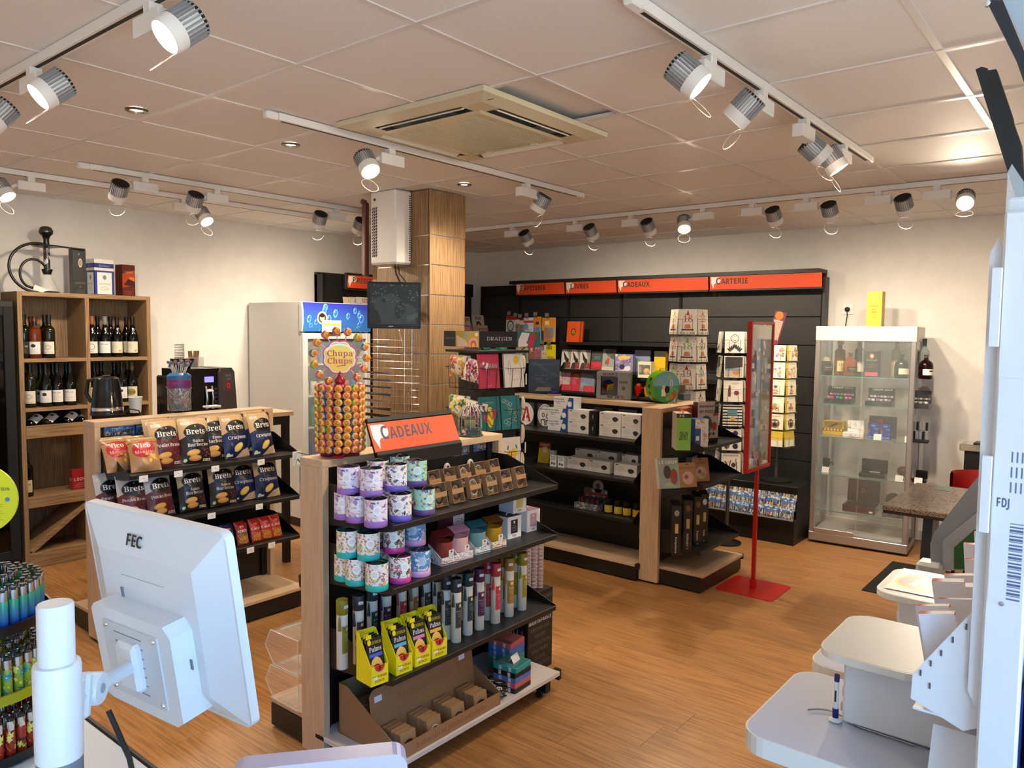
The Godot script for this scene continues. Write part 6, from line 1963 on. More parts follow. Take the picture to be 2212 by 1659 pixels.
# ---------- notebook stand ----------
func make_notebook_stand() -> void:
	var o := thing("notebook_stand", "black four-sided DRAEGER notebook stand in front of the pillar", "display stand", V(2.0, 0, -1.44), -13.3)
	var s := 0.19
	part("column", N().bspan(V(-0.13, 0.06, -0.13), V(0.13, 1.56, 0.13), 0.004), M.black, o)
	part("base", N().lathe([W(0, 0), W(0.25, 0), W(0.25, 0.02), W(0.06, 0.06), W(0, 0.06)], 28), M.black, o)
	part("top_tray", N().bspan(V(-s, 1.54, -s), V(s, 1.556, s), 0.003), M.black, o)
	var hc := cell(240, 74, "14151c")
	hc.text("DRAEGER", 76, 42, 24, "d8d6d0", 0.5, "serif", 100); hc.rect(60, 52, 12, 1, "8a8a88"); hc.rect(80, 52, 12, 1, "8a8a88")
	hc.rect(146, 0, 94, 74, "1d6a68"); hc.poly(PV([W(150, 40), W(164, 4), W(196, 8), W(178, 70), W(150, 72)]), "d8d0cc"); hc.poly(PV([W(186, 70), W(200, 8), W(226, 10), W(208, 72)]), "b82a4a"); hc.ell(180, 62, 9, 8, "e0d8c8")
	var hd := cell(180, 74, "14151c")
	hd.text("DRAEGER", 32, 38, 15, "b8b6b0", 0.5, "serif", 50); hd.rect(62, 0, 118, 74, "b8982a"); hd.poly(PV([W(66, 20), W(110, 40), W(130, 70), W(70, 72)]), "d8bca8"); hd.ell(152, 56, 22, 26, "d8a890"); hd.ell(152, 60, 15, 18, "c84a5a"); hd.ell(152, 64, 8, 10, "d8b030"); hd.ell(112, 20, 14, 14, "8aa090"); hd.ell(166, 16, 9, 9, "e0d0b8")
	var hb := N()
	hb.uv = ink("14151c")
	hb.span(V(-s - 0.005, 1.575, s + 0.002), V(s + 0.085, 1.672, s + 0.006), {"f": hc.uv()})
	hb.span(V(-s - 0.009, 1.575, -s), V(-s - 0.005, 1.672, s + 0.006), {"l": hd.uv()})
	part("header", hb, pm(hc, 0.45), o)
	part("header_post", N().rod(V(-s + 0.05, 1.55, s - 0.02), V(-s - 0.0, 1.6, s), 0.004, 6).rod(V(s - 0.05, 1.55, s - 0.02), V(s, 1.6, s), 0.004, 6), M.wire, o)
	for r in 3:
		for f in 2:
			var q := T(Z0, 0 if f == 0 else -90)
			var y := 1.32 - r * 0.26
			for k in 2:
				var x := -0.1 + k * 0.19
				var pk := N()
				pk.tube([V(x - 0.075, y + 0.13, 0.14), V(x - 0.07, y + 0.125, 0.2), V(x + 0.07, y + 0.125, 0.2), V(x + 0.075, y + 0.13, 0.14)], 0.002, 5)
				pk.tube([V(x - 0.035, y + 0.125, 0.2), V(x - 0.035, y - 0.004, 0.19), V(x - 0.035, y - 0.006, 0.13)], 0.002, 5)
				pk.tube([V(x + 0.035, y + 0.125, 0.2), V(x + 0.035, y - 0.004, 0.19), V(x + 0.035, y - 0.006, 0.13)], 0.002, 5)
				part("wire_pocket", pk, M.wire, o, q)
	var base := Transform3D(Basis(Vector3.UP, deg_to_rad(-13.3)), V(2.0, 0, -1.44))
	var nb := [[-0.105, 1.325, "b93450", "MAMAN", "pink notebook reading MAMAN"], [0.085, 1.325, "e2dad2", "", "cream notebook with lemon and leaf drawings"], [-0.095, 1.063, "1f6a70", "", "teal notebook with a spotted leopard"], [0.065, 1.063, "23747a", "", "teal notebook with pale bicycles"], [0.075, 0.80, "e6e0d8", "", "white notebook with yellow lemons, lowest pocket"]]
	for i in nb.size():
		var d: Array = nb[i]
		var c := cell(110, 156, d[2])
		if i == 0:
			c.text("MAMAN", 55, 64, 30, "d88a90", 0.5, "sansb", 98); c.text("MAMAN", 54, 62, 30, "6a9a90", 0.5, "sans", 98); c.text("OLO", 55, 94, 14, "3a5a60", 0.5, "sansb"); c.rect(42, 142, 24, 2, "e0a0a8")
		elif i == 1:
			c.ell(70, 30, 16, 20, "e0b42a"); c.ell(30, 66, 7, 34, "8a7a90"); c.ell(30, 66, 5, 31, "e2dad2"); c.text("30", 66, 96, 30, "d8b890", 0.5, "serif"); c.line(86, 0, 100, 156, 3, "6ab0a0"); c.lines(40, 118, 40, 2, 5, "a8a09a")
		elif i == 2:
			c.ell(54, 96, 18, 44, "e0c03a"); c.ell(54, 58, 12, 12, "e0c03a")
			for k in 40: c.ell(40 + (k * 13) % 28, 56 + (k * 19) % 80, 2, 2, "3a2a20")
			c.ell(78, 80, 10, 22, "c8304a", 0.3); c.ell(28, 96, 8, 20, "c8304a", -0.3); c.lines(30, 26, 50, 2, 6, "c8c08a"); c.rect(92, 0, 4, 156, "123a58")
		elif i == 3:
			for k in 9:
				c.ring(20 + (k * 31) % 76, 24 + (k * 43) % 120, 9, 1.5, ["c8b8c0", "b8c878", "d0d8d0"][k % 3]); c.line(10 + (k * 31) % 70, 30 + (k * 43) % 110, 34 + (k * 31) % 60, 18 + (k * 43) % 110, 1.5, ["b8c878", "c8a0b0"][k % 2])
			c.rect(88, 0, 4, 156, "123a58")
		else:
			c.lines(24, 20, 60, 3, 8, "b8b0a8"); c.ell(44, 80, 16, 22, "e0b02a", 0.5); c.ell(70, 72, 16, 20, "e6ba34", -0.4); c.ell(66, 106, 12, 16, "dca824"); c.ell(36, 48, 4, 12, "2a7a68", 0.2); c.ell(84, 46, 4, 12, "2a7a68", -0.3); c.line(84, 0, 100, 156, 2, "d8c040")
		var b := N()
		b.uv = ink(Color(d[2]).darkened(0.1))
		b.t = T(V(0, 0.105, 0), 0, -7)
		b.box(Z0, V(0.15, 0.21, 0.016), {"f": c.uv()})
		single("notebook", b, pm(c, 0.45), d[4] + " in the DRAEGER stand", "notebook", base * T(V(d[0], d[1], 0.165), 0), "notebooks in the stand")
	var pz := [[1.385, ["d8b83a", "c83a2a", "5a9aa8", "e0a860", "d85a4a"], "cream pouch with red and yellow leaves"], [1.135, ["e0b020", "6a9a3a", "2a6a60", "d8c050"], "cream pouch with lemons and pineapples"], [0.885, ["e0c040", "9a8a6a"], "cream pouch with a yellow sun, lowest"]]
	for i in 3:
		var d2: Array = pz[i]
		for k in 2:
			var c2 := cell(120, 84, "e6dfca")
			flowers(c2, 46, d2[1] if k == 0 else ["a83a6a", "c87a90", "7a2a58"], 300 + i * 3 + k, 20.0)
			var b2 := N()
			bag_into(b2, 0.2 if k == 0 else 0.13, 0.135, 0.06, 70 + i * 5 + k, c2.uv())
			var lb: String = d2[2] if k == 0 else ["yellow-edged pouch turned sideways", "pink leaf-patterned pouch", "folded cream pouch"][i]
			var q2 := thing("fabric_pouch", lb + " hanging on the stand", "pouch", Z0, 0, "fabric pouches on the stand")
			q2.transform = base * T(V(-0.185 - 0.01 * k, d2[0] + 0.0 - k * 0.02, -0.05 + k * 0.16), -90 + k * 40, 0, k * -14)
			part("pouch", b2, pm(c2, 0.8), q2)
			part("zip", N().bbox(V(0, 0.134, 0), V(0.16 if k == 0 else 0.1, 0.006, 0.004), 0.001), mc(0.85, 0.78, 0.55, 0.5), q2)
			part("care_tag", N().bbox(V(0.09 if k == 0 else 0.06, 0.1, 0.012), V(0.03, 0.07, 0.001), 0.0003), M.card, q2, T(Z0, 20))
	for k in 2:
		var q3 := thing("turquoise_tape_roll", ["small turquoise box lying on the notebook stand", "round turquoise tape dispenser on the notebook stand"][k], "stationery", base * V(-0.1 + k * 0.12, 1.557, 0.12))
		part("body", (N().bbox(V(0, 0.012, 0), V(0.06, 0.024, 0.03), 0.004) if k == 0 else N().prism(PV([W(-0.035, 0), W(0.04, 0), W(0.045, 0.01), W(0.025, 0.035), W(0.0, 0.04), W(-0.03, 0.03)]), -0.014, 0.014)), mc(0.10, 0.62, 0.52, 0.3), q3)
		if k == 1: part("roll", N().lathe([W(0.008, -0.01), W(0.018, -0.01), W(0.018, 0.01), W(0.008, 0.01)], 16), glassy(Color(0.8, 0.95, 0.9), 0.4), q3, T(V(-0.005, 0.02, 0.008), 0, 90))
	for i in 4:
		var p4 := base * V(0.2, [1.4, 1.14, 0.96, 0.78][i], 0.12)
		var q4 := thing("hanging_ribbon_tag", "cream ribbon tag hanging at the edge of the notebook stand", "tag", p4, 20, "ribbon tags of the notebook stand")
		part("ribbon", bag_shape(0.045, 0.12, 0.03, 88 + i), mc(0.84, 0.8, 0.72, 0.7), q4)
		part("paper_tag", N().bbox(V(0.015, -0.03, 0.016), V(0.022, 0.07, 0.001), 0.0003), M.card, q4)

# ---------- mask and games shelving ----------
func mask_cells() -> Array:
	var a := cell(120, 70, "dedad4")
	a.rect(8, 6, 16, 5, "3a3a3a"); a.lines(10, 16, 50, 6, 5, "9a968e"); a.ell(88, 36, 16, 12, "2a2826"); a.ell(88, 40, 13, 12, "34312f"); a.line(70, 30, 76, 34, 2, "6a6864"); a.line(102, 30, 106, 46, 2, "6a6864"); a.lines(10, 56, 40, 2, 5, "8a8680"); a.rect(70, 58, 36, 2, "b0aca4")
	var b := cell(120, 70, "e0dedc")
	b.poly(PV([W(74, 70), W(92, 0), W(120, 0), W(120, 70)]), "23509a")
	b.ell(96, 40, 13, 17, "dfe6ee"); b.line(80, 26, 88, 34, 2, "dfe6ee")
	b.text("Disposable", 34, 18, 13, "4a5a7a", 0.5, "sansb", 64); b.text("3 Layer Mask", 36, 32, 12, "4a5a7a", 0.5, "sansb", 66); b.text("50PCS", 30, 44, 10, "4a5a7a", 0.5, "sans"); b.lines(8, 54, 50, 2, 6, "9aa0aa")
	return [a, b]
func make_mask_unit() -> void:
	gondola("black shelving with beech top carrying boxes of face masks", V(3.12, 0, -2.1), -90.0, 1.315, [0.945, 0.68, 0.41], 0.32, true, false, [true, false])
	gondola("short black end shelving with beech panel and children's games", V(2.82, 0, -0.71), 0.0, 0.68, [0.945, 0.70, 0.275], 0.36, true, false)
	var mc := mask_cells()
	var xs := 2.91
	var put := func(px0: float, px1: float, y: float, z_off: float, kind: int, label: String, called := "mask_box") -> void:
		var p0 := PX(px0, 930, xs + z_off)
		var p1 := PX(px1, 930, xs + z_off)
		var w := absf(p1.z - p0.z) - 0.002
		var c: Cell = mc[kind]
		carton(called, label, "box", V(xs + z_off + 0.05, y, (p0.z + p1.z) / 2), -90, V(w, 0.083, 0.1), c, "dcd8d2" if kind == 0 else "d8d8d8", "boxes of face masks", 0.5, 0.0)
	var y1 := 0.946
	put.call(1183, 1226, y1, 0.0, 1, "white and blue disposable mask box at the bottom of its stack")
	put.call(1183, 1226, y1 + 0.084, 0.0, 1, "white and blue disposable mask box in the middle of its stack")
	put.call(1195, 1238, y1 + 0.168, 0.0, 1, "white and blue disposable mask box topmost of its stack")
	put.call(1227, 1271, y1, 0.0, 0, "white mask box with black mask next to the blue ones, lower")
	put.call(1227, 1271, y1 + 0.084, 0.0, 0, "white mask box with black mask next to the blue ones, upper")
	put.call(1294, 1341, y1, 0.0, 0, "white mask box with black mask in the middle of the shelf, lower")
	put.call(1294, 1341, y1 + 0.084, 0.0, 0, "white mask box with black mask in the middle of the shelf, upper")
	put.call(1342, 1384, y1, 0.0, 0, "white mask box against the beech end panel, lower")
	put.call(1342, 1384, y1 + 0.084, 0.0, 0, "white mask box against the beech end panel, upper")
	var blk := cell(60, 60, "141414")
	blk.rect(26, 20, 10, 20, "8a8a8a"); blk.lines(8, 46, 44, 2, 5, "5a5a5a")
	for k in 2:
		var p := PX(1284, 920, xs + 0.03)
		carton("black_mask_box", "black mask box standing between two white stacks, %s" % ["lower", "upper"][k], "box", V(xs + 0.09, y1 + k * 0.084, p.z), -90, V(0.055, 0.083, 0.17), blk, "141414", "boxes of face masks")
	for k in 2:
		var p2 := PX([1305, 1358][k], 890, xs + 0.13)
		carton("black_mask_box", ["black mask box behind the middle white stack", "black mask box behind the stack by the end panel"][k], "box", V(xs + 0.16, y1 + 0.1, p2.z), -90, V(0.15, 0.083, 0.09), blk, "141414", "boxes of face masks")
		single("box_riser", N().span(V(-0.075, 0, -0.04), V(0.075, 0.099, 0.04)), M.black, ["black carton under the raised mask box in the middle", "black carton under the raised mask box at the end panel"][k], "carton", T(V(xs + 0.16, y1, p2.z), -90))
	var y2 := 0.681
	for d in [[1226, 1272, 0.0, "first"], [1272, 1319, 0.0, "second"], [1328, 1378, 0.0, "third"]]:
		put.call(d[0], d[1], y2, 0.0, 0, "white mask box in the front row of the middle shelf, %s from the aisle corner" % d[3])
	for d in [[1243, 1287, 0.11, "first"], [1289, 1334, 0.11, "second"], [1344, 1380, 0.11, "third"]]:
		put.call(d[0], d[1], y2 + 0.05, 0.11, 0, "white mask box in the raised back row of the middle shelf, %s" % d[3])
	single("box_riser", N().span(V(-0.3, 0, -0.04), V(0.3, 0.049, 0.04)), M.black, "black step under the raised mask boxes of the middle shelf", "riser", T(V(xs + 0.16, y2, -1.13), -90))
	for k in 2:
		var c := cell(90, 90, "3a3a3c")
		c.ell(45, 45, 42, 42, "d8d6d2")
		if k == 0: c.text("A", 45, 74, 78, "b02a2e", 0.5, "sansb")
		else:
			c.ring(45, 45, 36, 2, "2a2a2a"); c.ell(34, 44, 8, 9, "2a2a2a"); c.ell(34, 44, 5, 6, "d8d6d2"); c.ell(58, 48, 8, 9, "2a2a2a"); c.ell(58, 48, 5, 6, "d8d6d2"); c.rect(22, 60, 22, 20, "2a2a2a"); c.rect(26, 64, 14, 18, "d8d6d2"); c.rect(48, 62, 22, 18, "2a2a2a"); c.rect(52, 66, 14, 16, "d8d6d2"); c.text("CONDUITE ACCOMPAGNÉE", 45, 24, 9, "2a2a2a", 0.5, "sansb", 74)
		var p3 := PX([1137, 1178][k], 892, 3.02)
		var b := N()
		b.uv = ink("4a4a4c")
		b.box(V(0, 0.09, 0), V(0.15, 0.18, 0.004), {"f": c.uv()})
		single("driving_disc", b, pm(c, 0.35), ["round white disc with a red letter A in a clear pack", "round CONDUITE ACCOMPAGNÉE disc in a clear pack"][k], "sticker", T(V(3.02, y1, p3.z), -90))
	var gp := cell(60, 90, "c8b030")
	gp.rect(0, 0, 60, 26, "a82a24"); gp.ell(34, 34, 20, 18, "d8c890"); gp.ring(34, 34, 16, 2, "8a2a20"); gp.text("ADHÉSIF", 30, 16, 12, "e8d8a0", 0.5, "sansb", 54); gp.lines(8, 62, 44, 4, 6, "6a5a20")
	carton("adhesive_pack", "yellow and red adhesive pack on the middle mask shelf", "pack", V(2.96, y2, PX(1174, 985, 2.96).z), -90, V(0.1, 0.155, 0.012), gp, "b89a28", "", 0.3, -8)
	var eb := cell(50, 60, "dcdcda")
	eb.text("BOULES", 25, 14, 10, "2a5a9a", 0.5, "sansb", 44); eb.text("QUIES", 25, 25, 10, "2a5a9a", 0.5, "sansb", 44); eb.ell(16, 42, 8, 7, "4a5058"); eb.ell(34, 44, 8, 6, "4a5058")
	for k in 3:
		carton("earplug_box", ["small white earplug box in front, beside the yellow pack", "small white earplug box next to the mask boxes", "small white earplug box behind two others"][k], "box", V([2.9, 2.9, 2.99][k], y2, PX([1198, 1215, 1193][k], 1000, [2.9, 2.9, 2.99][k]).z), -90, V(0.055, 0.085 if k < 2 else 0.1, 0.04), eb, "d4d4d2", "earplug boxes")
	var y3 := 0.411
	var lp := PX(1275, 1095, 2.92)
	var ld := thing("lighter_display_case", "grey patterned counter display of lighters with a round topper", "display box", V(2.93, y3, lp.z), -90)
	var lc := cell(80, 40, "5a5a60")
	flowers(lc, 40, ["9a9aa0", "3a3a40", "b8b8bc"], 400, 7.0)
	var lbx := N()
	lbx.uv = lc.uv()
	lbx.span(V(-0.1, 0, -0.06), V(0.1, 0.04, 0.07))
	lbx.span(V(-0.1, 0.04, -0.062), V(0.1, 0.13, -0.058))
	part("carton", lbx, pm(lc, 0.5), ld)
	part("red_band", N().bspan(V(-0.1, 0.085, -0.058), V(0.1, 0.1, -0.055), 0.001), mc(0.6, 0.12, 0.12, 0.5), ld)
	part("topper", N().prism(disc2(0.045, 20), -0.062, -0.058), mc(0.55, 0.53, 0.55, 0.5), ld, T(V(0.02, 0.15, 0)))
	part("topper_print", N().prism(disc2(0.022, 12, 0.8), -0.058, -0.056), mc(0.25, 0.22, 0.24, 0.5), ld, T(V(0.02, 0.15, 0)))
	for i in 8:
		part("lighter", N().bspan(V(-0.085 + i * 0.022, 0.041, -0.04), V(-0.068 + i * 0.022, 0.075, 0.045), 0.004), mat(Color(["2a2a30", "5a1a1e", "1a1a1c", "3a3a44"][i % 4]), 0.25), ld)
	for i in 4:
		var p4 := PX([1315, 1336, 1355, 1376][i], 1105, 2.9)
		var q := thing("black_tin", ["black lidded tin with yellow label beside the lighter display", "black lidded tin with yellow label, second of four", "black lidded tin with yellow label, third of four", "black lidded tin with yellow label against the end panel"][i], "tin", V(2.9, y3, p4.z), 0, "black tins with yellow labels")
		part("tin", N().lathe([W(0, 0), W(0.028, 0), W(0.03, 0.003), W(0.03, 0.075), W(0.031, 0.076), W(0.031, 0.1), W(0, 0.102)], 18), mc(0.03, 0.03, 0.032, 0.35), q)
		part("label", N().lathe([W(0.0305, 0.006), W(0.0305, 0.056)], 12, Z0, 3.0, -PI / 2 - 1.5), mc(0.72, 0.62, 0.18, 0.5), q)
	var ty := 1.181
	var gc := cell(120, 170, "201d1b")
	for i in 50: gc.rect(8 + (i * 37) % 90, 10 + (i * 29) % 140, 10 + (i * 7) % 22, 1.5, Color(0.32, 0.3, 0.28))
	gc.text("Backgammon", 60, 30, 15, "6a645c", 0.5, "serif"); gc.poly(PV([W(24, 160), W(36, 140), W(84, 140), W(92, 160)]), "8a7848")
	for i in 10: gc.ell(30 + (i * 13) % 50, 80 + (i * 17) % 50, 4, 3, "5a5450")
	var sp := cell(40, 170, "181615")
	sp.rect(14, 34, 12, 44, "c0ac74"); sp.ell(20, 12, 10, 8, "5a5a5a"); sp.ell(20, 152, 7, 7, "9a9a98")
	var bgp := PY(1165, 849, ty)
	carton("game_box", "large black backgammon game box standing on the beech top", "game box", V(bgp.x + 0.06, ty, bgp.z), -52, V(0.25, 0.27, 0.07), gc, "1a1817", "", 0.3, 0.0, {"r": sp.uv()})
	var tiny := thing("blue_toy_pack", "small blue and yellow toy pack lying beside the backgammon box", "toy", PY(1196, 853, ty), -60)
	part("tray", N().bspan(V(-0.05, 0, -0.02), V(0.06, 0.008, 0.02), 0.002), mc(0.75, 0.5, 0.1, 0.4), tiny)
	part("toy", N().bspan(V(-0.03, 0.008, -0.015), V(0.03, 0.035, 0.015), 0.006), mc(0.1, 0.14, 0.55, 0.3), tiny)
	make_cube_box(PY(1318, 861, ty))
	var lk := PY(1436, 870, ty)
	var g := thing("green_round_case", "lime green round children's case with a farm picture on the end shelving", "case", lk + V(0.0, 0.0, -0.02), -28)
	var fc := cell(150, 150, "7ab8d0")
	fc.rect(0, 70, 150, 80, "4a9a5a"); fc.ell(110, 96, 34, 20, "5ab06a"); fc.ell(60, 76, 10, 11, "e0b898"); fc.rect(48, 86, 24, 34, "e8e6e0"); fc.ell(80, 88, 14, 18, "1a1a1a"); fc.ell(120, 110, 14, 16, "b85a3a"); fc.ell(100, 126, 16, 12, "c87a4a"); fc.ell(84, 134, 12, 8, "78c83a"); fc.ell(104, 60, 8, 20, "e0e0d8"); fc.rect(84, 14, 18, 26, "a8c850"); fc.ell(40, 50, 9, 6, "d8a848"); fc.rect(100, 48, 8, 30, "9aa0a8")
	var fb := N()
	fb.uv = ink("5aa81e")
	fb.prism(disc2(0.108, 36), 0.042, 0.046, fc.uv())
	part("picture_face", fb, pm(fc, 0.3), g, T(V(0, 0.114, 0)))
	var rimb := N()
	rimb.t = T(V(0, 0.114, 0), 0, 90)
	part("rim", rimb.lathe([W(0.106, -0.045), W(0.114, -0.043), W(0.114, 0.043), W(0.108, 0.047)], 40), mc(0.33, 0.62, 0.06, 0.3), g)
	part("back_face", N().prism(disc2(0.108, 30), -0.045, -0.041), mc(0.33, 0.62, 0.06, 0.3), g, T(V(0, 0.114, 0)))
	for k in 4:
		part("badge", N().lathe([W(0, 0.001), W(0.014, 0.0005), W(0.014, -0.002)], 14), mc(0.2, 0.14, 0.08, 0.4), g, T(V(-0.114 * cos(0.5 - k * 0.45), 0.114 + 0.114 * sin(0.5 - k * 0.45), 0.0), 0, 0, 90 - rad_to_deg(0.5 - k * 0.45)))
	part("handle", N().tube([V(-0.03, 0.226, 0), V(-0.025, 0.24, 0), V(0.025, 0.24, 0), V(0.03, 0.226, 0)], 0.004, 6), mc(0.8, 0.72, 0.5, 0.4), g)
	var cb := thing("clear_gift_box", "small clear box with brown contents behind the green case", "box", PY(1478, 866, ty) + V(0.06, 0, -0.03), -20)
	part("contents", N().bspan(V(-0.035, 0.002, -0.035), V(0.035, 0.05, 0.035), 0.004), mc(0.25, 0.34, 0.46, 0.4), cb)
	part("inner_card", N().bspan(V(-0.036, 0.05, -0.03), V(0.036, 0.11, -0.026), 0.001), mc(0.42, 0.2, 0.18, 0.5), cb)
	part("clear_case", N().bspan(V(-0.045, 0, -0.045), V(0.045, 0.115, 0.045), 0.002), glassy(Color(0.95, 0.97, 0.97), 0.1), cb)
	make_games()

func make_cube_box(at: Vector3) -> void:
	var o := thing("puzzle_cube_box", "grey open-front box with a colour cube puzzle inside on the beech top", "toy box", V(at.x + 0.06, 1.181, at.z), -62)
	var w := 0.125
	var h := 0.2
	var gcol := "8a8886"
	var fr := cell(150, 120, "8e8c8a")
	fr.text("RUBIK'S", 58, 18, 17, "5a1a1a", 0.5, "sansb"); fr.text("RUBIK'S", 82, 114, 19, "2a2a30", 0.5, "sansb"); fr.rect(54, 104, 12, 10, "2a6a3a"); fr.rect(70, 104, 10, 10, "c8a030"); fr.rect(110, 104, 12, 10, "a82a24"); fr.text("RUBIK", 118, 50, 13, "2a2626", 0.5, "sansb", 38); fr.ell(118, 70, 8, 9, "5a5a20")
	var b := N()
	b.uv = ink(gcol)
	b.quad(V(-w, 0, w), V(w, 0, w), V(w, 0.03, w), V(-w, 0.03, w), fr.sub(0, 100, 150, 20))
	b.quad(V(-w, h - 0.03, w), V(w, h - 0.03, w), V(w, h, w), V(-w, h, w), fr.sub(0, 2, 150, 20))
	b.quad(V(0.03, 0.03, w), V(w, 0.03, w), V(w, h - 0.03, w), V(0.03, h - 0.03, w), fr.sub(94, 22, 54, 78))
	b.quad(V(-w, 0.03, w), V(-w + 0.03, 0.03, w), V(-w + 0.03, h - 0.03, w), V(-w, h - 0.03, w))
	b.quad(V(-w, 0, -w), V(-w, 0, w), V(-w, h, w), V(-w, h, -w))
	b.quad(V(-w, h, w), V(w, h, w), V(w, h, -w), V(-w, h, -w))
	b.quad(V(w, 0, -w), V(-w, 0, -w), V(-w, h, -w), V(w, h, -w))
	b.quad(V(-w, 0, -w), V(w, 0, -w), V(w, 0, w), V(-w, 0, w))
	part("carton", b, pm(fr, 0.4), o)
	part("green_side", N().bspan(V(w, 0, -w), V(w + 0.002, h, w), 0.0005), mc(0.20, 0.48, 0.18, 0.4), o)
	part("inner_tray", N().quad(V(-w + 0.03, 0.03, -0.02), V(0.03, 0.03, -0.02), V(0.03, h - 0.03, -0.02), V(-w + 0.03, h - 0.03, -0.02)).quad(V(-w + 0.03, 0.03, w), V(0.03, 0.03, w), V(0.03, 0.03, -0.02), V(-w + 0.03, 0.03, -0.02)).quad(V(0.03, 0.03, w), V(0.03, h - 0.03, w), V(0.03, h - 0.03, -0.02), V(0.03, 0.03, -0.02)), mc(0.62, 0.6, 0.59, 0.45), o)
	var cu := Transform3D(Basis.from_euler(V(deg_to_rad(28), deg_to_rad(40), deg_to_rad(10))), V(-0.045, h / 2, 0.05))
	part("cube_core", N().bbox(Z0, V(0.057, 0.057, 0.057), 0.003), M.black, o, cu)
	var fcol := [["c8a81e", Vector3(0, 0, 0)], ["16286e", Vector3(0, 1, 0)], ["8a1e1c", Vector3(1, 0, 0)]]
	var stk := N().bbox(V(0, 0, 0.0288), V(0.0165, 0.0165, 0.001), 0.0004).mesh()
	for f in 3:
		var rot := T(Z0, 0) if f == 0 else (T(Z0, 0, -90) if f == 1 else T(Z0, -90))
		for i in 3:
			for j in 3:
				part("sticker", stk, mat(Color(fcol[f][0]), 0.3), o, cu * rot * T(V((i - 1) * 0.0187, (j - 1) * 0.0187, 0)))

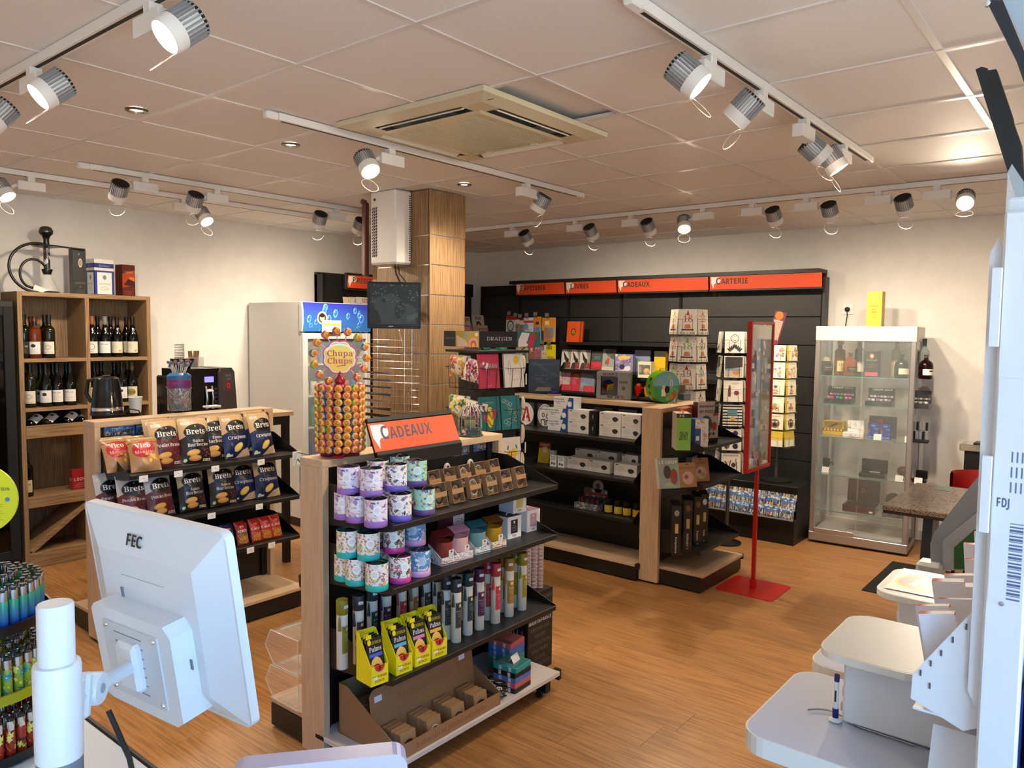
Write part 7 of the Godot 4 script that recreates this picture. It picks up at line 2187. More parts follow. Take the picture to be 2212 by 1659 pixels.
func make_games() -> void:
	var y1 := 0.946
	var zf := -0.42
	var al := cell(60, 130, "e8e2d8")
	flowers(al, 40, ["c84a3a", "e0a040", "4a8ab0", "6aa050"], 410, 9.0)
	var als := cell(50, 130, "7cb342")
	als.rect(0, 0, 50, 16, "1c1c1c"); als.text("3-6", 18, 13, 12, "f0f0ea", 0.5, "sansb")
	var alt := cell(100, 40, "7cb342")
	alt.text("ALPHABET", 50, 28, 20, "2a3a1a", 0.5, "sansb", 92)
	var o := thing("alphabet_game", "green-sided ALPHABET children's game box with orange cord handle", "game box", V(PZ(1474, 965, zf).x + 0.04, y1, zf - 0.03), 38)
	var b := N()
	b.uv = ink("d8c8b0")
	b.box(V(0, 0.115, 0), V(0.14, 0.23, 0.09), {"f": al.uv()})
	part("carton", b, pm(al, 0.4), o)
	var sd := N()
	sd.uv = als.uv()
	sd.quad(V(-0.0705, 0, -0.045), V(-0.0705, 0, 0.045), V(-0.0705, 0.23, 0.045), V(-0.0705, 0.23, -0.045))
	sd.quad(V(-0.071, 0.01, 0.03), V(-0.071, 0.16, 0.03), V(-0.071, 0.16, -0.03), V(-0.071, 0.01, -0.03), alt.uv(), 3)
	part("green_side", sd, pm(als, 0.4), o)
	part("cord_handle", N().tube([V(-0.05, 0.23, 0), V(-0.03, 0.245, 0), V(0.03, 0.245, 0), V(0.05, 0.23, 0)], 0.004, 6), mc(0.75, 0.4, 0.08, 0.5), o)
	var bl := cell(60, 100, "e4e0da")
	flowers(bl, 26, ["d8c0a0", "b0a090"], 411, 10.0)
	bl.rect(0, 34, 26, 66, "1f4f96"); bl.rect(5, 60, 15, 16, "e4e0da"); bl.ell(12, 90, 4, 4, "e4e0da")
	carton("construction_toy_box", "white and blue toy box between the alphabet and puzzle boxes", "toy box", V(PZ(1507, 966, zf).x, y1, zf), -30, V(0.1, 0.18, 0.08), bl, "1f4f96", "", 0.4, 0.0, {"l": ink("1f4f96")})
	var pz := cell(100, 150, "b8aea8")
	pz.text("Montessori", 44, 20, 16, "1c1a1a", 0.5, "sansb", 74); pz.text("MY PUZZLE", 46, 40, 16, "3a2a2a", 0.5, "sansb", 74); pz.rect(82, 2, 18, 40, "2a2a2c"); pz.text("2-4", 91, 16, 9, "f0f0f0", 0.5, "sansb"); pz.ell(42, 82, 28, 32, "3a5a48"); pz.ell(36, 76, 12, 10, "8a3a30"); pz.ell(52, 96, 10, 9, "4a8a98"); pz.ell(80, 90, 12, 16, "a83230"); pz.rect(74, 42, 22, 10, "a83230")
	for i in 8: pz.ell(14 + (i * 23) % 74, 118 + (i * 7) % 14, 7, 6, ["5a3a6a", "a83a30", "3a5a48", "c89a40"][i % 4])
	pz.rect(0, 134, 100, 16, "241f1e"); pz.rect(8, 136, 12, 11, "d8d0c8"); pz.rect(26, 136, 12, 11, "b83a30"); pz.rect(44, 136, 12, 11, "d8d0c8")
	carton("puzzle_box", "grey and red MY PUZZLE box at the end of the upper games shelf", "game box", V(PZ(1535, 955, zf - 0.01).x, y1, zf - 0.05), -28, V(0.17, 0.27, 0.05), pz, "5a2226", "", 0.4)
	var rd := cell(60, 80, "6a1f24")
	rd.rect(0, 0, 60, 22, "241f1e"); rd.text("3-4", 20, 16, 12, "e8e4e0", 0.5, "sansb"); rd.ell(30, 50, 20, 14, "3a5a78")
	carton("red_game_box", "dark red game box behind the toy boxes", "game box", V(PZ(1508, 930, -0.53).x, y1, -0.53), 4, V(0.2, 0.25, 0.06), rd, "5a1a1e")
	carton("orange_game_box", "orange-striped game box behind the alphabet box", "game box", V(PZ(1480, 930, -0.53).x, y1, -0.54), 10, V(0.16, 0.24, 0.06), cover(60, 90, "a8522a", "3-6", "1c1c1c", 77), "a84a24")
	var y2 := 0.701
	var bk := cover(80, 120, "8a948c", "LE LOUP", "d8d4cc", 55)
	bk.ell(34, 56, 14, 26, "3a3430"); bk.ell(58, 74, 14, 30, "8a3a30")
	carton("picture_book", "thick picture book with animals leaning at the inner end", "book", V(PZ(1456, 1040, zf).x + 0.05, y2, zf - 0.06), -36, V(0.14, 0.19, 0.04), bk, "d8d2c4", "", 0.35, -14)
	carton("blue_card_game", "small blue card game at the back of the middle games shelf", "game box", V(PZ(1494, 1000, -0.5).x, y2, -0.5), 6, V(0.13, 0.16, 0.03), cover(70, 80, "3a4a6a", "UNO", "a8b4c8", 56), "2a3a5a", "", 0.3)
	for k in 2:
		var kb := cell(70, 100, Color(0.62, 0.45, 0.30))
		kb.text("Bracelets", 34, 26, 13, "5a3a28", 0.5, "serif", 60); kb.ell(36, 62, 22, 26, "b89a8a"); kb.ell(30, 58, 8, 9, "8a4a58"); kb.ell(44, 70, 8, 9, "9a8a3a" if k == 1 else "c88a90"); kb.rect(30, 6, 10, 4, "3a2a20")
		carton("kraft_blister_pack", ["kraft hanging pack with pink charms, in front", "kraft hanging pack with yellow edge beside the pink one"][k], "pack", V(PZ([1492, 1526][k], 1050, zf + 0.03).x, y2, zf + 0.01 - k * 0.02), -32, V(0.125, 0.155, 0.02), kb, Color(0.6, 0.45, 0.3) if k == 0 else Color(0.62, 0.55, 0.2), "kraft hanging packs", 0.35, -12)
	var y3 := 0.276
	var names := ["Backgammon", "Solitaire", "Dames", "Yam"]
	for i in 4:
		var sc2 := cell(36, 190, "1b1918")
		sc2.rect(12, 70, 13, 36, "b8a468"); sc2.ell(18, 30, 10, 12, ["8a8a8a", "7a4a3a", "6a4a30", "d8d8d4"][i]); sc2.ell(18, 176, 6, 6, "8a8886")
		var tc := cell(100, 30, "1b1918")
		tc.text(names[i], 50, 22, 18, "e4e0d8", 0.5, "serifb", 96)
		var x := PZ([1470, 1494, 1515, 1529][i], 1190, zf + 0.02).x
		var o2 := thing("boxed_game", "tall black game box with %s on its spine on the lowest games shelf" % names[i], "game box", V(x + 0.06, y3, zf - 0.05), -58, "black boxed games")
		var b2 := N()
		b2.uv = ink("1b1918")
		var w2 := 0.055 if i < 2 else 0.05
		b2.box(V(0, 0.165, 0), V(w2, 0.33 if i != 0 else 0.315, 0.17), {"f": sc2.uv()})
		part("carton", b2, pm(sc2, 0.25), o2)
		var t2 := N()
		t2.quad(V(-0.014, 0.125, 0.0858), V(-0.014, 0.02, 0.0858), V(0.014, 0.02, 0.0858), V(0.014, 0.125, 0.0858), tc.uv(), 0)
		part("title", t2, pm(tc, 0.25), o2)

# ---------- back wall shelving ----------
func make_back_wall() -> void:
	var o := thing("wall_shelving", "long black wall shelving with orange category signs along the back wall", "shelving", V(5.25, 0, -2.34))
	var zs := [-4.3, -3.72, -3.05, -2.39, -1.72, -0.37]
	var ys := [0.3, 0.55, 0.8, 1.05, 1.3, 1.58, 1.83, 2.08]
	part("frame", N().span(V(-0.03, 0, -1.98), V(0.0, 2.2, 1.97)), M.black_rough, o)
	for i in 5:
		for j in 7:
			part("panel", N().bspan(V(-0.05, ys[j] + 0.003, zs[i] + 2.34 + 0.018), V(-0.03, ys[j + 1] - 0.003, zs[i + 1] + 2.34 - 0.018), 0.002), M.panel, o)
	for z in zs:
		part("upright", N().span(V(-0.06, 0, z + 2.34 - 0.014), V(-0.03, 2.2, z + 2.34 + 0.014)), M.black_rough, o)
		var sl := N()
		for k in 40: sl.box(V(-0.0605, 0.3 + k * 0.046, z + 2.34), V(0.002, 0.022, 0.008))
		part("upright_slots", sl, mc(0.02, 0.02, 0.02, 0.9), o)
	part("end_upright", N().bspan(V(-0.1, 0, 1.975), V(0.0, 2.17, 2.0), 0.002), mc(0.2, 0.2, 0.2, 0.5), o)
	part("top_cap", N().bspan(V(-0.23, 2.2, -1.4), V(0.0, 2.235, 1.98), 0.002), M.black, o)
	part("base", N().span(V(-0.42, 0, -1.96), V(-0.03, 0.3, 1.2)), M.black, o)
	for d in [[1.568, -2.92, -0.95, 4.86], [1.288, -2.92, -1.95, 4.86], [1.24, -1.95, -1.0, 4.86], [1.06, -2.92, -1.95, 4.8], [1.055, -1.95, -1.0, 4.82]]:
		var sh := part("shelf", N().bspan(V(d[3] - 5.25, d[0] - 0.025, d[1] + 2.34), V(-0.05, d[0], d[2] + 2.34), 0.002), M.black, o)
		for z in [d[1], d[2]]:
			var bk := N()
			bk.t = Transform3D(Basis.IDENTITY, V(0, 0, z + 2.34))
			bk.prism(PV([W(d[3] - 5.25, d[0]), W(-0.05, d[0] - 0.08), W(-0.05, d[0] + 0.14), W(-0.2, d[0] + 0.14)]), -0.001, 0.001)
			part("shelf_bracket", bk, M.black, sh)
	var sg := [["PAPETERIE", -3.655, -2.99, 360], ["LIVRES", -2.98, -2.35, 340], ["CADEAUX", -2.34, -1.36, 540], ["CARTERIE", -1.35, -0.335, 560]]
	for d in sg:
		var c := sign_print(d[0], d[3], 66, Color(0.28, 0.19, 0.20))
		var s := thing("category_sign", "orange sign reading %s at the top of the back wall shelving" % d[0], "sign", V(5.04, 2.075, (d[1] + d[2]) / 2), -90, "orange signs of the back wall")
		var w: float = d[2] - d[1]
		var b := N()
		b.uv = ink("8a3012")
		b.t = T(V(0, 0.065, 0), 0, 6)
		b.box(Z0, V(w - 0.006, 0.122, 0.004), {"f": c.uv()})
		part("printed_plate", b, pm(c, 0.4), s)
		part("rail", N().bspan(V(-w / 2, -0.014, -0.012), V(w / 2, 0.003, 0.01), 0.002).bspan(V(-w / 2, 0.128, -0.012), V(w / 2, 0.14, 0.016), 0.002).span(V(-w / 2, 0, -0.2), V(-w / 2 + 0.01, 0.12, -0.008)), M.black, s)
	make_stationery()
	make_books()

func blister(px: float, py: float, x: float, w: float, h: float, c: Cell, label: String, group: String, back := "dcd8d0") -> void:
	var p := PX(px, py, x)
	var o := thing("blister_pack", label, "pack", p, -90, group)
	var b := N()
	b.uv = ink(back)
	b.box(V(0, -h / 2, 0), V(w, h, 0.003), {"f": c.uv()})
	part("card", b, pm(c, 0.35), o)
	part("bubble", N().bspan(V(-w * 0.36, -h * 0.9, 0.0015), V(w * 0.36, -h * 0.4, 0.012), 0.004), glassy(Color(0.95, 0.97, 0.98), 0.1), o)
	part("hook_wire", N().rod(V(0, -0.012, -0.2), V(0, -0.012, 0.04), 0.002, 5), M.wire, o)
	part("price_holder", N().bbox(V(0, 0.028, 0.04), V(0.05, 0.04, 0.001), 0.0003), mc(0.52, 0.5, 0.48, 0.3), o)

func make_stationery() -> void:
	var g := "blister packs on hooks under the stationery sign"
	var a := cell(70, 110, "c8d4dc")
	a.rect(0, 0, 70, 22, "b82a2e"); a.ell(32, 52, 24, 28, "1c1c20"); a.ell(32, 52, 19, 22, "c8c8c4"); a.rect(16, 78, 36, 30, "5a7a90")
	blister(1104, 682, 4.98, 0.14, 0.24, a, "blister pack with a black round compass and grey case", g)
	for i in 2:
		var c := cell(40, 110, "8a867e")
		c.rect(0, 0, 40, 12, "b82a2e"); c.rect(0, 12, 40, 22, "e0dcd4"); c.rect(8, 40, 5, 68, "5a5650"); c.rect(18, 40, 5, 68, "a82a2c" if i == 0 else "6a665e"); c.rect(28, 40, 5, 68, "6a665e")
		blister(1118 + i * 10, 686 + i * 2, 4.98, 0.075, 0.22, c, ["narrow pen pack with a red pencil next to the compass", "narrow pack of grey pencils next to the white sticker pack"][i], g)
	var d := cell(70, 120, "dfe4ea")
	d.rect(0, 14, 70, 10, "c04a40"); d.ell(18, 40, 16, 14, "7aa8d8"); d.rect(0, 50, 40, 70, "9ac0e0"); d.rect(14, 56, 26, 44, "e8ecf0"); d.lines(18, 60, 18, 6, 6, "6a7a8a"); d.rect(54, 30, 4, 4, "4a4a4a"); d.rect(54, 50, 4, 4, "4a4a4a")
	blister(1142, 686, 4.98, 0.135, 0.3, d, "white and light blue sticker pack under the stationery sign", g)
	var e := cell(60, 130, "e0912a")
	e.rect(18, 26, 24, 14, "3a3a7a"); e.rect(0, 52, 60, 78, "5ab8dc"); e.rect(18, 74, 24, 46, "e8dc8a"); e.ell(30, 90, 8, 12, "d8a020")
	blister(1161, 684, 4.98, 0.11, 0.28, e, "orange and blue pack with a yellow glue tube", g)
	var f := cell(90, 110, "e2922c")
	f.rect(20, 16, 26, 18, "f0e0b8"); f.poly(PV([W(20, 40), W(90, 46), W(84, 110)]), "b8aaa0"); f.poly(PV([W(66, 92), W(86, 88), W(84, 110), W(76, 110)]), "e8d030"); f.rect(0, 60, 14, 50, "5a2a48")
	blister(1186, 686, 4.98, 0.18, 0.26, f, "orange pack with a clear set square", g)
	var g2 := "blister packs on the lower hooks under the stationery sign"
	var lo := [[1121, "d8d0a0", "d8b040", "yellow and green sweet-like eraser pack"], [1135, "c8d8a8", "4a9a5a", "green and white eraser pack"], [1150, "e0705a", "c03a3a", "red fruit-shaped eraser pack"], [1163, "c86a78", "e0a0b0", "pink scissors pack"], [1176, "dcd4c0", "c8604a", "cream sharpener pack"]]
	for i in lo.size():
		var c2 := cell(56, 90, lo[i][1])
		flowers(c2, 16, [lo[i][2], "e8e4dc", "4a7ab0"], 500 + i, 14.0)
		blister(lo[i][0], 745, 4.98, 0.085, 0.2, c2, lo[i][3] + " on the lower hooks", g2)
	var y := cell(70, 120, "e8d820")
	y.text("UHU", 24, 22, 18, "2a2a2a", 0.5, "sansb"); y.ell(46, 66, 20, 10, "1c1c1c"); y.ell(46, 62, 20, 6, "b83a28"); y.rect(20, 90, 50, 30, "e0d8c0")
	blister(1190, 744, 4.98, 0.13, 0.31, y, "long yellow UHU glue pack on the lower hooks", g2)

func make_books() -> void:
	var c := cell(90, 130, "d4531c")
	c.ell(46, 66, 17, 22, "4a3418"); c.ell(46, 66, 11, 15, "b8943a"); c.ell(42, 62, 3, 3, "3a2812"); c.ell(52, 62, 3, 3, "3a2812"); c.ell(47, 74, 5, 4, "5a3a1a"); c.rect(6, 4, 78, 2, "b8431a")
	var p := PX(1238, 738, 4.96)
	for i in 2:
		carton("orange_notebook", ["orange notebook with a lion head on the upper shelf", "orange notebook behind the lion one on the upper shelf"][i], "notebook", V(4.96 + i * 0.03, 1.569, p.z + i * 0.015), -90, V(0.16, 0.215, 0.022), c, "b84a1c", "orange notebooks", 0.4, -6)
	var bk := cell(80, 116, "8a8680")
	bk.poly(PV([W(8, 0), W(40, 0), W(66, 66), W(30, 90), W(0, 116), W(0, 30)]), "d0ccc6")
	bk.poly(PV([W(12, 8), W(44, 50), W(62, 60), W(50, 74), W(26, 62)]), "2a2826"); bk.ell(46, 70, 12, 10, "1c1a1a"); bk.rect(40, 80, 40, 30, "8a1e28"); bk.rect(48, 86, 24, 16, "a83a40"); bk.poly(PV([W(4, 116), W(16, 80), W(38, 76), W(40, 116)]), "3a3836")
	for i in 3:
		var q := PX([1224, 1244, 1264][i], 797, 4.97)
		carton("thriller_book", "grey novel with a black bird and red label, %s of three" % ["first", "second", "third"][i], "book", V(4.97, 1.289, q.z), -82, V(0.12, 0.2, 0.04), bk, "4a1e20", "grey bird novels", 0.4, -8)
	var c3 := cell(70, 110, "56524e")
	c3.text("365", 36, 48, 26, "3a9a90", 0.5, "sansb"); c3.rect(0, 62, 70, 40, "c83040"); c3.lines(8, 70, 54, 3, 8, "e8b0b0")
	carton("fact_book", "dark book reading 365 with a red lower half", "book", V(4.97, 1.289, PX(1288, 799, 4.97).z), -90, V(0.13, 0.19, 0.02), c3, "4a4642", "", 0.4, -8)
	var c4 := cell(74, 120, "9aa8a0")
	c4.poly(PV([W(10, 6), W(74, 0), W(74, 60), W(30, 40)]), "5a5a58"); c4.ell(36, 70, 8, 22, "c0504a"); c4.ell(24, 74, 5, 14, "b84a48"); c4.lines(16, 36, 40, 2, 6, "e0e0d8"); c4.rect(0, 100, 74, 20, "c8c4ba")
	carton("pale_novel", "pale green novel with a red figure beside the 365 book", "book", V(4.97, 1.289, PX(1313, 800, 4.97).z), -90, V(0.14, 0.215, 0.02), c4, "b0b4ac", "", 0.4, -8)
	var lw := [[1218, "c8bca0", "rodier", "4a3428", "cream novel with a dark portrait"], [1245, "b8343c", "PIEDS", "2a2020", "red book with PIEDS in dark letters"], [1268, "7a8a98", "SALÉ", "c83040", "grey-blue book with a red lower half"]]
	for i in 3:
		var d: Array = lw[i]
		var cv := cover(80, 116, d[1], d[2], d[3], 600 + i)
		cv.rect(20, 84, 60, 32, "c83848")
		carton("paperback", d[4] + " on the shelf behind the beech top", "book", V(4.92, 1.061, PX(d[0], 840, 4.92).z), -86, V(0.16, 0.23, 0.03), cv, "b8a890", "", 0.4, -10)
	var b1 := cell(90, 110, "8a82b0")
	flowers(b1, 40, ["b0a8d0", "e0d8e8", "6a629a", "e8d8a0"], 620, 14.0)
	b1.ell(44, 18, 30, 10, "e0c060"); b1.ell(36, 62, 14, 12, "3a3850"); b1.ell(62, 70, 16, 12, "e0dce8")
	carton("purple_gift_bag", "purple patterned gift bag on the right part of the back shelves", "bag", V(4.93, 1.241, PX(1350, 815, 4.93).z), -90, V(0.2, 0.22, 0.05), b1, "7a72a0", "", 0.35)
	carton("card_pack", "silver and blue pack hanging behind the yellow toy box", "pack", V(5.02, 1.241, PX(1388, 800, 5.02).z), -90, V(0.17, 0.26, 0.02), cover(80, 110, "8a94b0", "", "e0e0e0", 621), "b8b8bc", "", 0.3)
	var ybx := thing("window_toy_box", "small white window box with a yellow figure on the back shelf", "toy box", V(4.9, 1.241, PX(1397, 817, 4.9).z), -90)
	part("back_card", N().span(V(-0.07, 0, -0.05), V(0.07, 0.155, -0.047)), mc(0.2, 0.17, 0.15, 0.5), ybx)
	part("frame", N().span(V(-0.07, 0, -0.05), V(0.07, 0.03, 0.05)).span(V(-0.07, 0.125, -0.05), V(0.07, 0.155, 0.05)).span(V(-0.07, 0.03, -0.05), V(-0.062, 0.125, 0.05)).span(V(0.062, 0.03, -0.05), V(0.07, 0.125, 0.05)), mc(0.85, 0.83, 0.74, 0.45), ybx)
	part("yellow_toy", N().ball(V(0.0, 0.06, 0.0), 0.034, 12).ball(V(0.035, 0.055, 0.0), 0.02, 8), mc(0.85, 0.66, 0.08, 0.4), ybx)
	part("window", N().span(V(-0.062, 0.03, 0.048), V(0.062, 0.125, 0.05)), glassy(Color(0.96, 0.97, 0.97), 0.08), ybx)
	var yp := cell(60, 110, "d8b21e")
	yp.rect(0, 0, 60, 24, "3a3a38"); yp.ell(40, 96, 16, 18, "e8c83a")
	carton("yellow_pack", "tall yellow pack beside the birthday card carousel", "pack", V(4.95, 1.241, PX(1427, 812, 4.95).z), -90, V(0.12, 0.26, 0.05), yp, "c8a21a", "", 0.35)
	for i in 2:
		var q2 := PX([1377, 1398][i], 860, 4.9)
		var m := thing("mug", ["red mug with round lid on the lower back shelf", "yellow mug with pink lid on the lower back shelf"][i], "mug", V(4.92, 1.056, q2.z))
		var mc := mat(Color(0.62, 0.05, 0.05) if i == 0 else Color(0.78, 0.58, 0.08), 0.18)
		part("cup", N().lathe([W(0, 0), W(0.03, 0), W(0.034, 0.004), W(0.042, 0.095), W(0.04, 0.097), W(0, 0.09)], 20), mc, m)
		part("lid_figure", N().ball(V(0, 0.105, 0), 0.03, 12, 0.7), mat(Color(0.55, 0.2, 0.1) if i == 0 else Color(0.75, 0.35, 0.4), 0.3), m)
		part("handle", N().tube([V(-0.01, 0.08, 0.04), V(-0.01, 0.078, 0.07), V(-0.01, 0.03, 0.068), V(-0.01, 0.022, 0.036)], 0.006, 6), mc, m)
	var gm := thing("green_mug", "green mug beside the colour cube box", "mug", V(4.8, 1.056, PX(1352, 850, 4.8).z))
	part("cup", N().lathe([W(0, 0), W(0.03, 0), W(0.034, 0.004), W(0.042, 0.095), W(0.04, 0.097), W(0, 0.09)], 20), mc(0.16, 0.42, 0.22, 0.2), gm)
	part("handle", N().tube([V(-0.01, 0.08, 0.04), V(-0.01, 0.078, 0.07), V(-0.01, 0.03, 0.068), V(-0.01, 0.022, 0.036)], 0.006, 6), mc(0.16, 0.42, 0.22, 0.2), gm)

# ---------- card carousels ----------
func card_cell(kind: int, i: int) -> Cell:
	var c: Cell
	if kind == 0:
		c = cell(70, 100, "e4dccf")
		rng.seed = 700 + i
		for k in 16: c.rect(r1() * 66, r1() * 40, 3, 3, ["c89a5a", "a83a30", "4a8a5a", "c8b040"][k % 4])
		var col: String = ["b83a2a", "c8602a", "5a4a3a", "7ab048", "4a4438", "b89a3a", "8a3a3a", "2a7a7a"][i % 8]
		c.poly(PV([W(35, 4), W(42, 24), W(28, 24)]), col)
		c.text(["18", "25", "50", "18", "30", "50", "19", "30", "50", "20", "30", "60"][i % 12], 35, 50, 34, col, 0.5, "serif")
		c.poly(PV([W(22, 76), W(26, 60), W(44, 60), W(48, 76)]), "c87a4a"); c.rect(12, 78, 46, 6, "5a4a48")
		for k in 5: c.rect(8 + k * 12, 90, 6, 6, ["b86a4a", "8a8a6a", "c8a05a"][k % 3])
	elif kind == 1:
		c = cell(70, 80, "e8e2d6")
		match i % 6:
			0:
				c.ring(36, 26, 14, 2, "3a3632"); c.ring(36, 26, 8, 1, "3a3632")
				for k in 9: c.ell(16 + k * 5, 52 + absf(k - 4) * 4, 3, 9, "2a2623", (k - 4) * 0.2)
			1: c.rect(4, 4, 62, 72, "b8b0a4"); c.poly(PV([W(4, 4), W(66, 4), W(66, 40), W(4, 50)]), "3a3632"); c.ell(44, 60, 14, 10, "c87a3a"); c.rect(8, 46, 50, 8, "7a8a94")
			2: c.rect(18, 26, 9, 34, "6a4a3a"); c.rect(20, 18, 5, 10, "6a4a3a"); c.ell(46, 46, 9, 9, "8a3a40"); c.lines(26, 10, 30, 2, 5, "6a5a50")
			3:
				for k in 7: c.rect(0, 4 + k * 11, 70, 5, "1c1a1a")
				c.rect(18, 18, 34, 22, "5a8a90"); c.ell(36, 52, 10, 7, "d8a040")
			4:
				for k in 6: c.ell(18 + (k % 2) * 30, 16 + (k / 2) * 24, 10, 10, ["8a8a90", "3a2a6a", "a8843a", "9a7a6a", "6a5a50", "2a2a40"][k])
			5: c.line(14, 30, 36, 70, 4, "4a4440"); c.line(34, 26, 24, 72, 4, "6a645c"); c.ell(44, 44, 8, 9, "3a3632"); c.line(52, 20, 56, 60, 3, "4a4440"); c.text("ANNIVERSAIRE", 35, 12, 10, "3a3632", 0.5, "sans", 60)
	else:
		c = cell(76, 76, "eee6cf" if i < 5 else "d9bf4a")
		if i < 5:
			rng.seed = 740 + i
			c.rect(0, 0, 8, 76, "d8c24a")
			match i:
				0:
					for k in 16: c.ell(rf(34, 70), rf(14, 60), 6, 5, ["c84a90", "e08ab0", "d8a040", "7aa048"][k % 4])
				1:
					for k in 12: c.ell(rf(10, 60), rf(24, 66), 7, 6, ["e0a0c0", "d87aa8", "b8d088"][k % 3])
				2: c.ell(38, 34, 9, 8, "6a6460"); c.ell(38, 52, 12, 10, "c8bcb0"); c.line(24, 48, 52, 58, 2, "5a5450"); c.ell(34, 66, 18, 5, "d87a6a")
				3: c.ell(34, 54, 20, 8, "c87a5a"); c.ell(38, 40, 10, 8, "b89a7a"); c.ell(14, 24, 5, 5, "c84a5a"); c.ring(24, 62, 6, 2, "4a4440"); c.ring(48, 62, 6, 2, "4a4440")
				4: c.ell(40, 46, 22, 22, "7a6a60"); c.ell(40, 52, 9, 9, "2a2220"); c.ell(32, 38, 5, 4, "d8d0b8"); c.ell(48, 38, 5, 4, "d8d0b8")
			c.lines(24, 8, 40, 1, 5, "8a8070")
		else:
			c.rect(0, 44, 76, 32, "e4e0d4")
	return c

func carousel(label: String, at: Vector3, base_y: float, top: float, tiers: int, step: float, r: float, kind: int, cw: float, ch: float, faces: int, turn: float, group: String, wirec: Material) -> void:
	var o := thing("card_carousel", label, "card stand", V(at.x, base_y, at.z), turn)
	part("pole", N().cyl(V(0, 0.02, 0), 0.014, top - base_y - 0.02, 10), mc(0.35, 0.35, 0.35, 0.4, 0.6), o)
	part("base", N().lathe([W(0, 0), W(r * 1.15, 0), W(r * 1.15, 0.012), W(0.03, 0.03), W(0, 0.03)], 24), M.black, o)
	for t in tiers:
		var y := top - base_y - ch - t * step
		for f in faces:
			var q := T(Z0, 360.0 / faces * f)
			var w := N()
			w.tube([V(-cw / 2 - 0.004, y - 0.004, r - 0.03), V(-cw / 2 - 0.004, y - 0.006, r + 0.02), V(cw / 2 + 0.004, y - 0.006, r + 0.02), V(cw / 2 + 0.004, y - 0.004, r - 0.03)], 0.0016, 5)
			w.tube([V(-cw / 2 - 0.004, y + ch * 0.62, r - 0.02), V(-cw / 2 - 0.004, y + ch * 0.6, r + 0.022), V(cw / 2 + 0.004, y + ch * 0.6, r + 0.022), V(cw / 2 + 0.004, y + ch * 0.62, r - 0.02)], 0.0016, 5)
			for sx in [-0.28, 0.28]:
				w.rod(V(sx * cw, y - 0.006, r + 0.021), V(sx * cw, y + ch * 0.6, r + 0.023), 0.0016, 5)
			w.rod(V(0, y + 0.01, 0), V(0, y + 0.005, r - 0.02), 0.002, 5)
			part("wire_pocket", w, wirec, o, q)
	var base := Transform3D(Basis(Vector3.UP, deg_to_rad(turn)), V(at.x, base_y, at.z))
	for t in tiers:
		var y := top - base_y - ch - t * step
		for f in faces:
			var nrm := base.basis * (Basis(Vector3.UP, TAU / faces * f) * Vector3(0, 0, 1))
			var to_cam := (CP - at)
			to_cam.y = 0
			if nrm.dot(to_cam.normalized()) < -0.25: continue
			var ci: int = (t * 3 + f) % 12 if kind == 0 else ((t + f * 2) % 6 if kind == 1 else (mini(t, 5)))
			var key := "card %d %d" % [kind, ci]
			if not mesh_cache.has(key):
				var c := card_cell(kind, ci)
				var b := N()
				b.uv = ink("d8d2c4" if kind < 2 else "d8c24a")
				for k in 4:
					b.box(V(0.002 * (k % 2), ch / 2 + 0.001 * (k % 3), -0.004 * k), V(cw, ch, 0.0022), {"f": c.uv()})
				mesh_cache[key] = [b.mesh(), pm(c, 0.45)]
			var what: String = ["birthday card stack with a large number", "illustrated greeting card stack", "yellow-edged square card stack"][kind]
			var bases: String = ["in the tall birthday carousel", "in the carousel behind the red poster", "in the yellow-edged carousel"][kind]
			var o2 := single("greeting_card", mesh_cache[key][0], mesh_cache[key][1], "%s %s, tier %d" % [what, bases, t + 1], "card", base * T(Z0, 360.0 / faces * f) * T(V(0, y, r + 0.008), 0, -5), group)

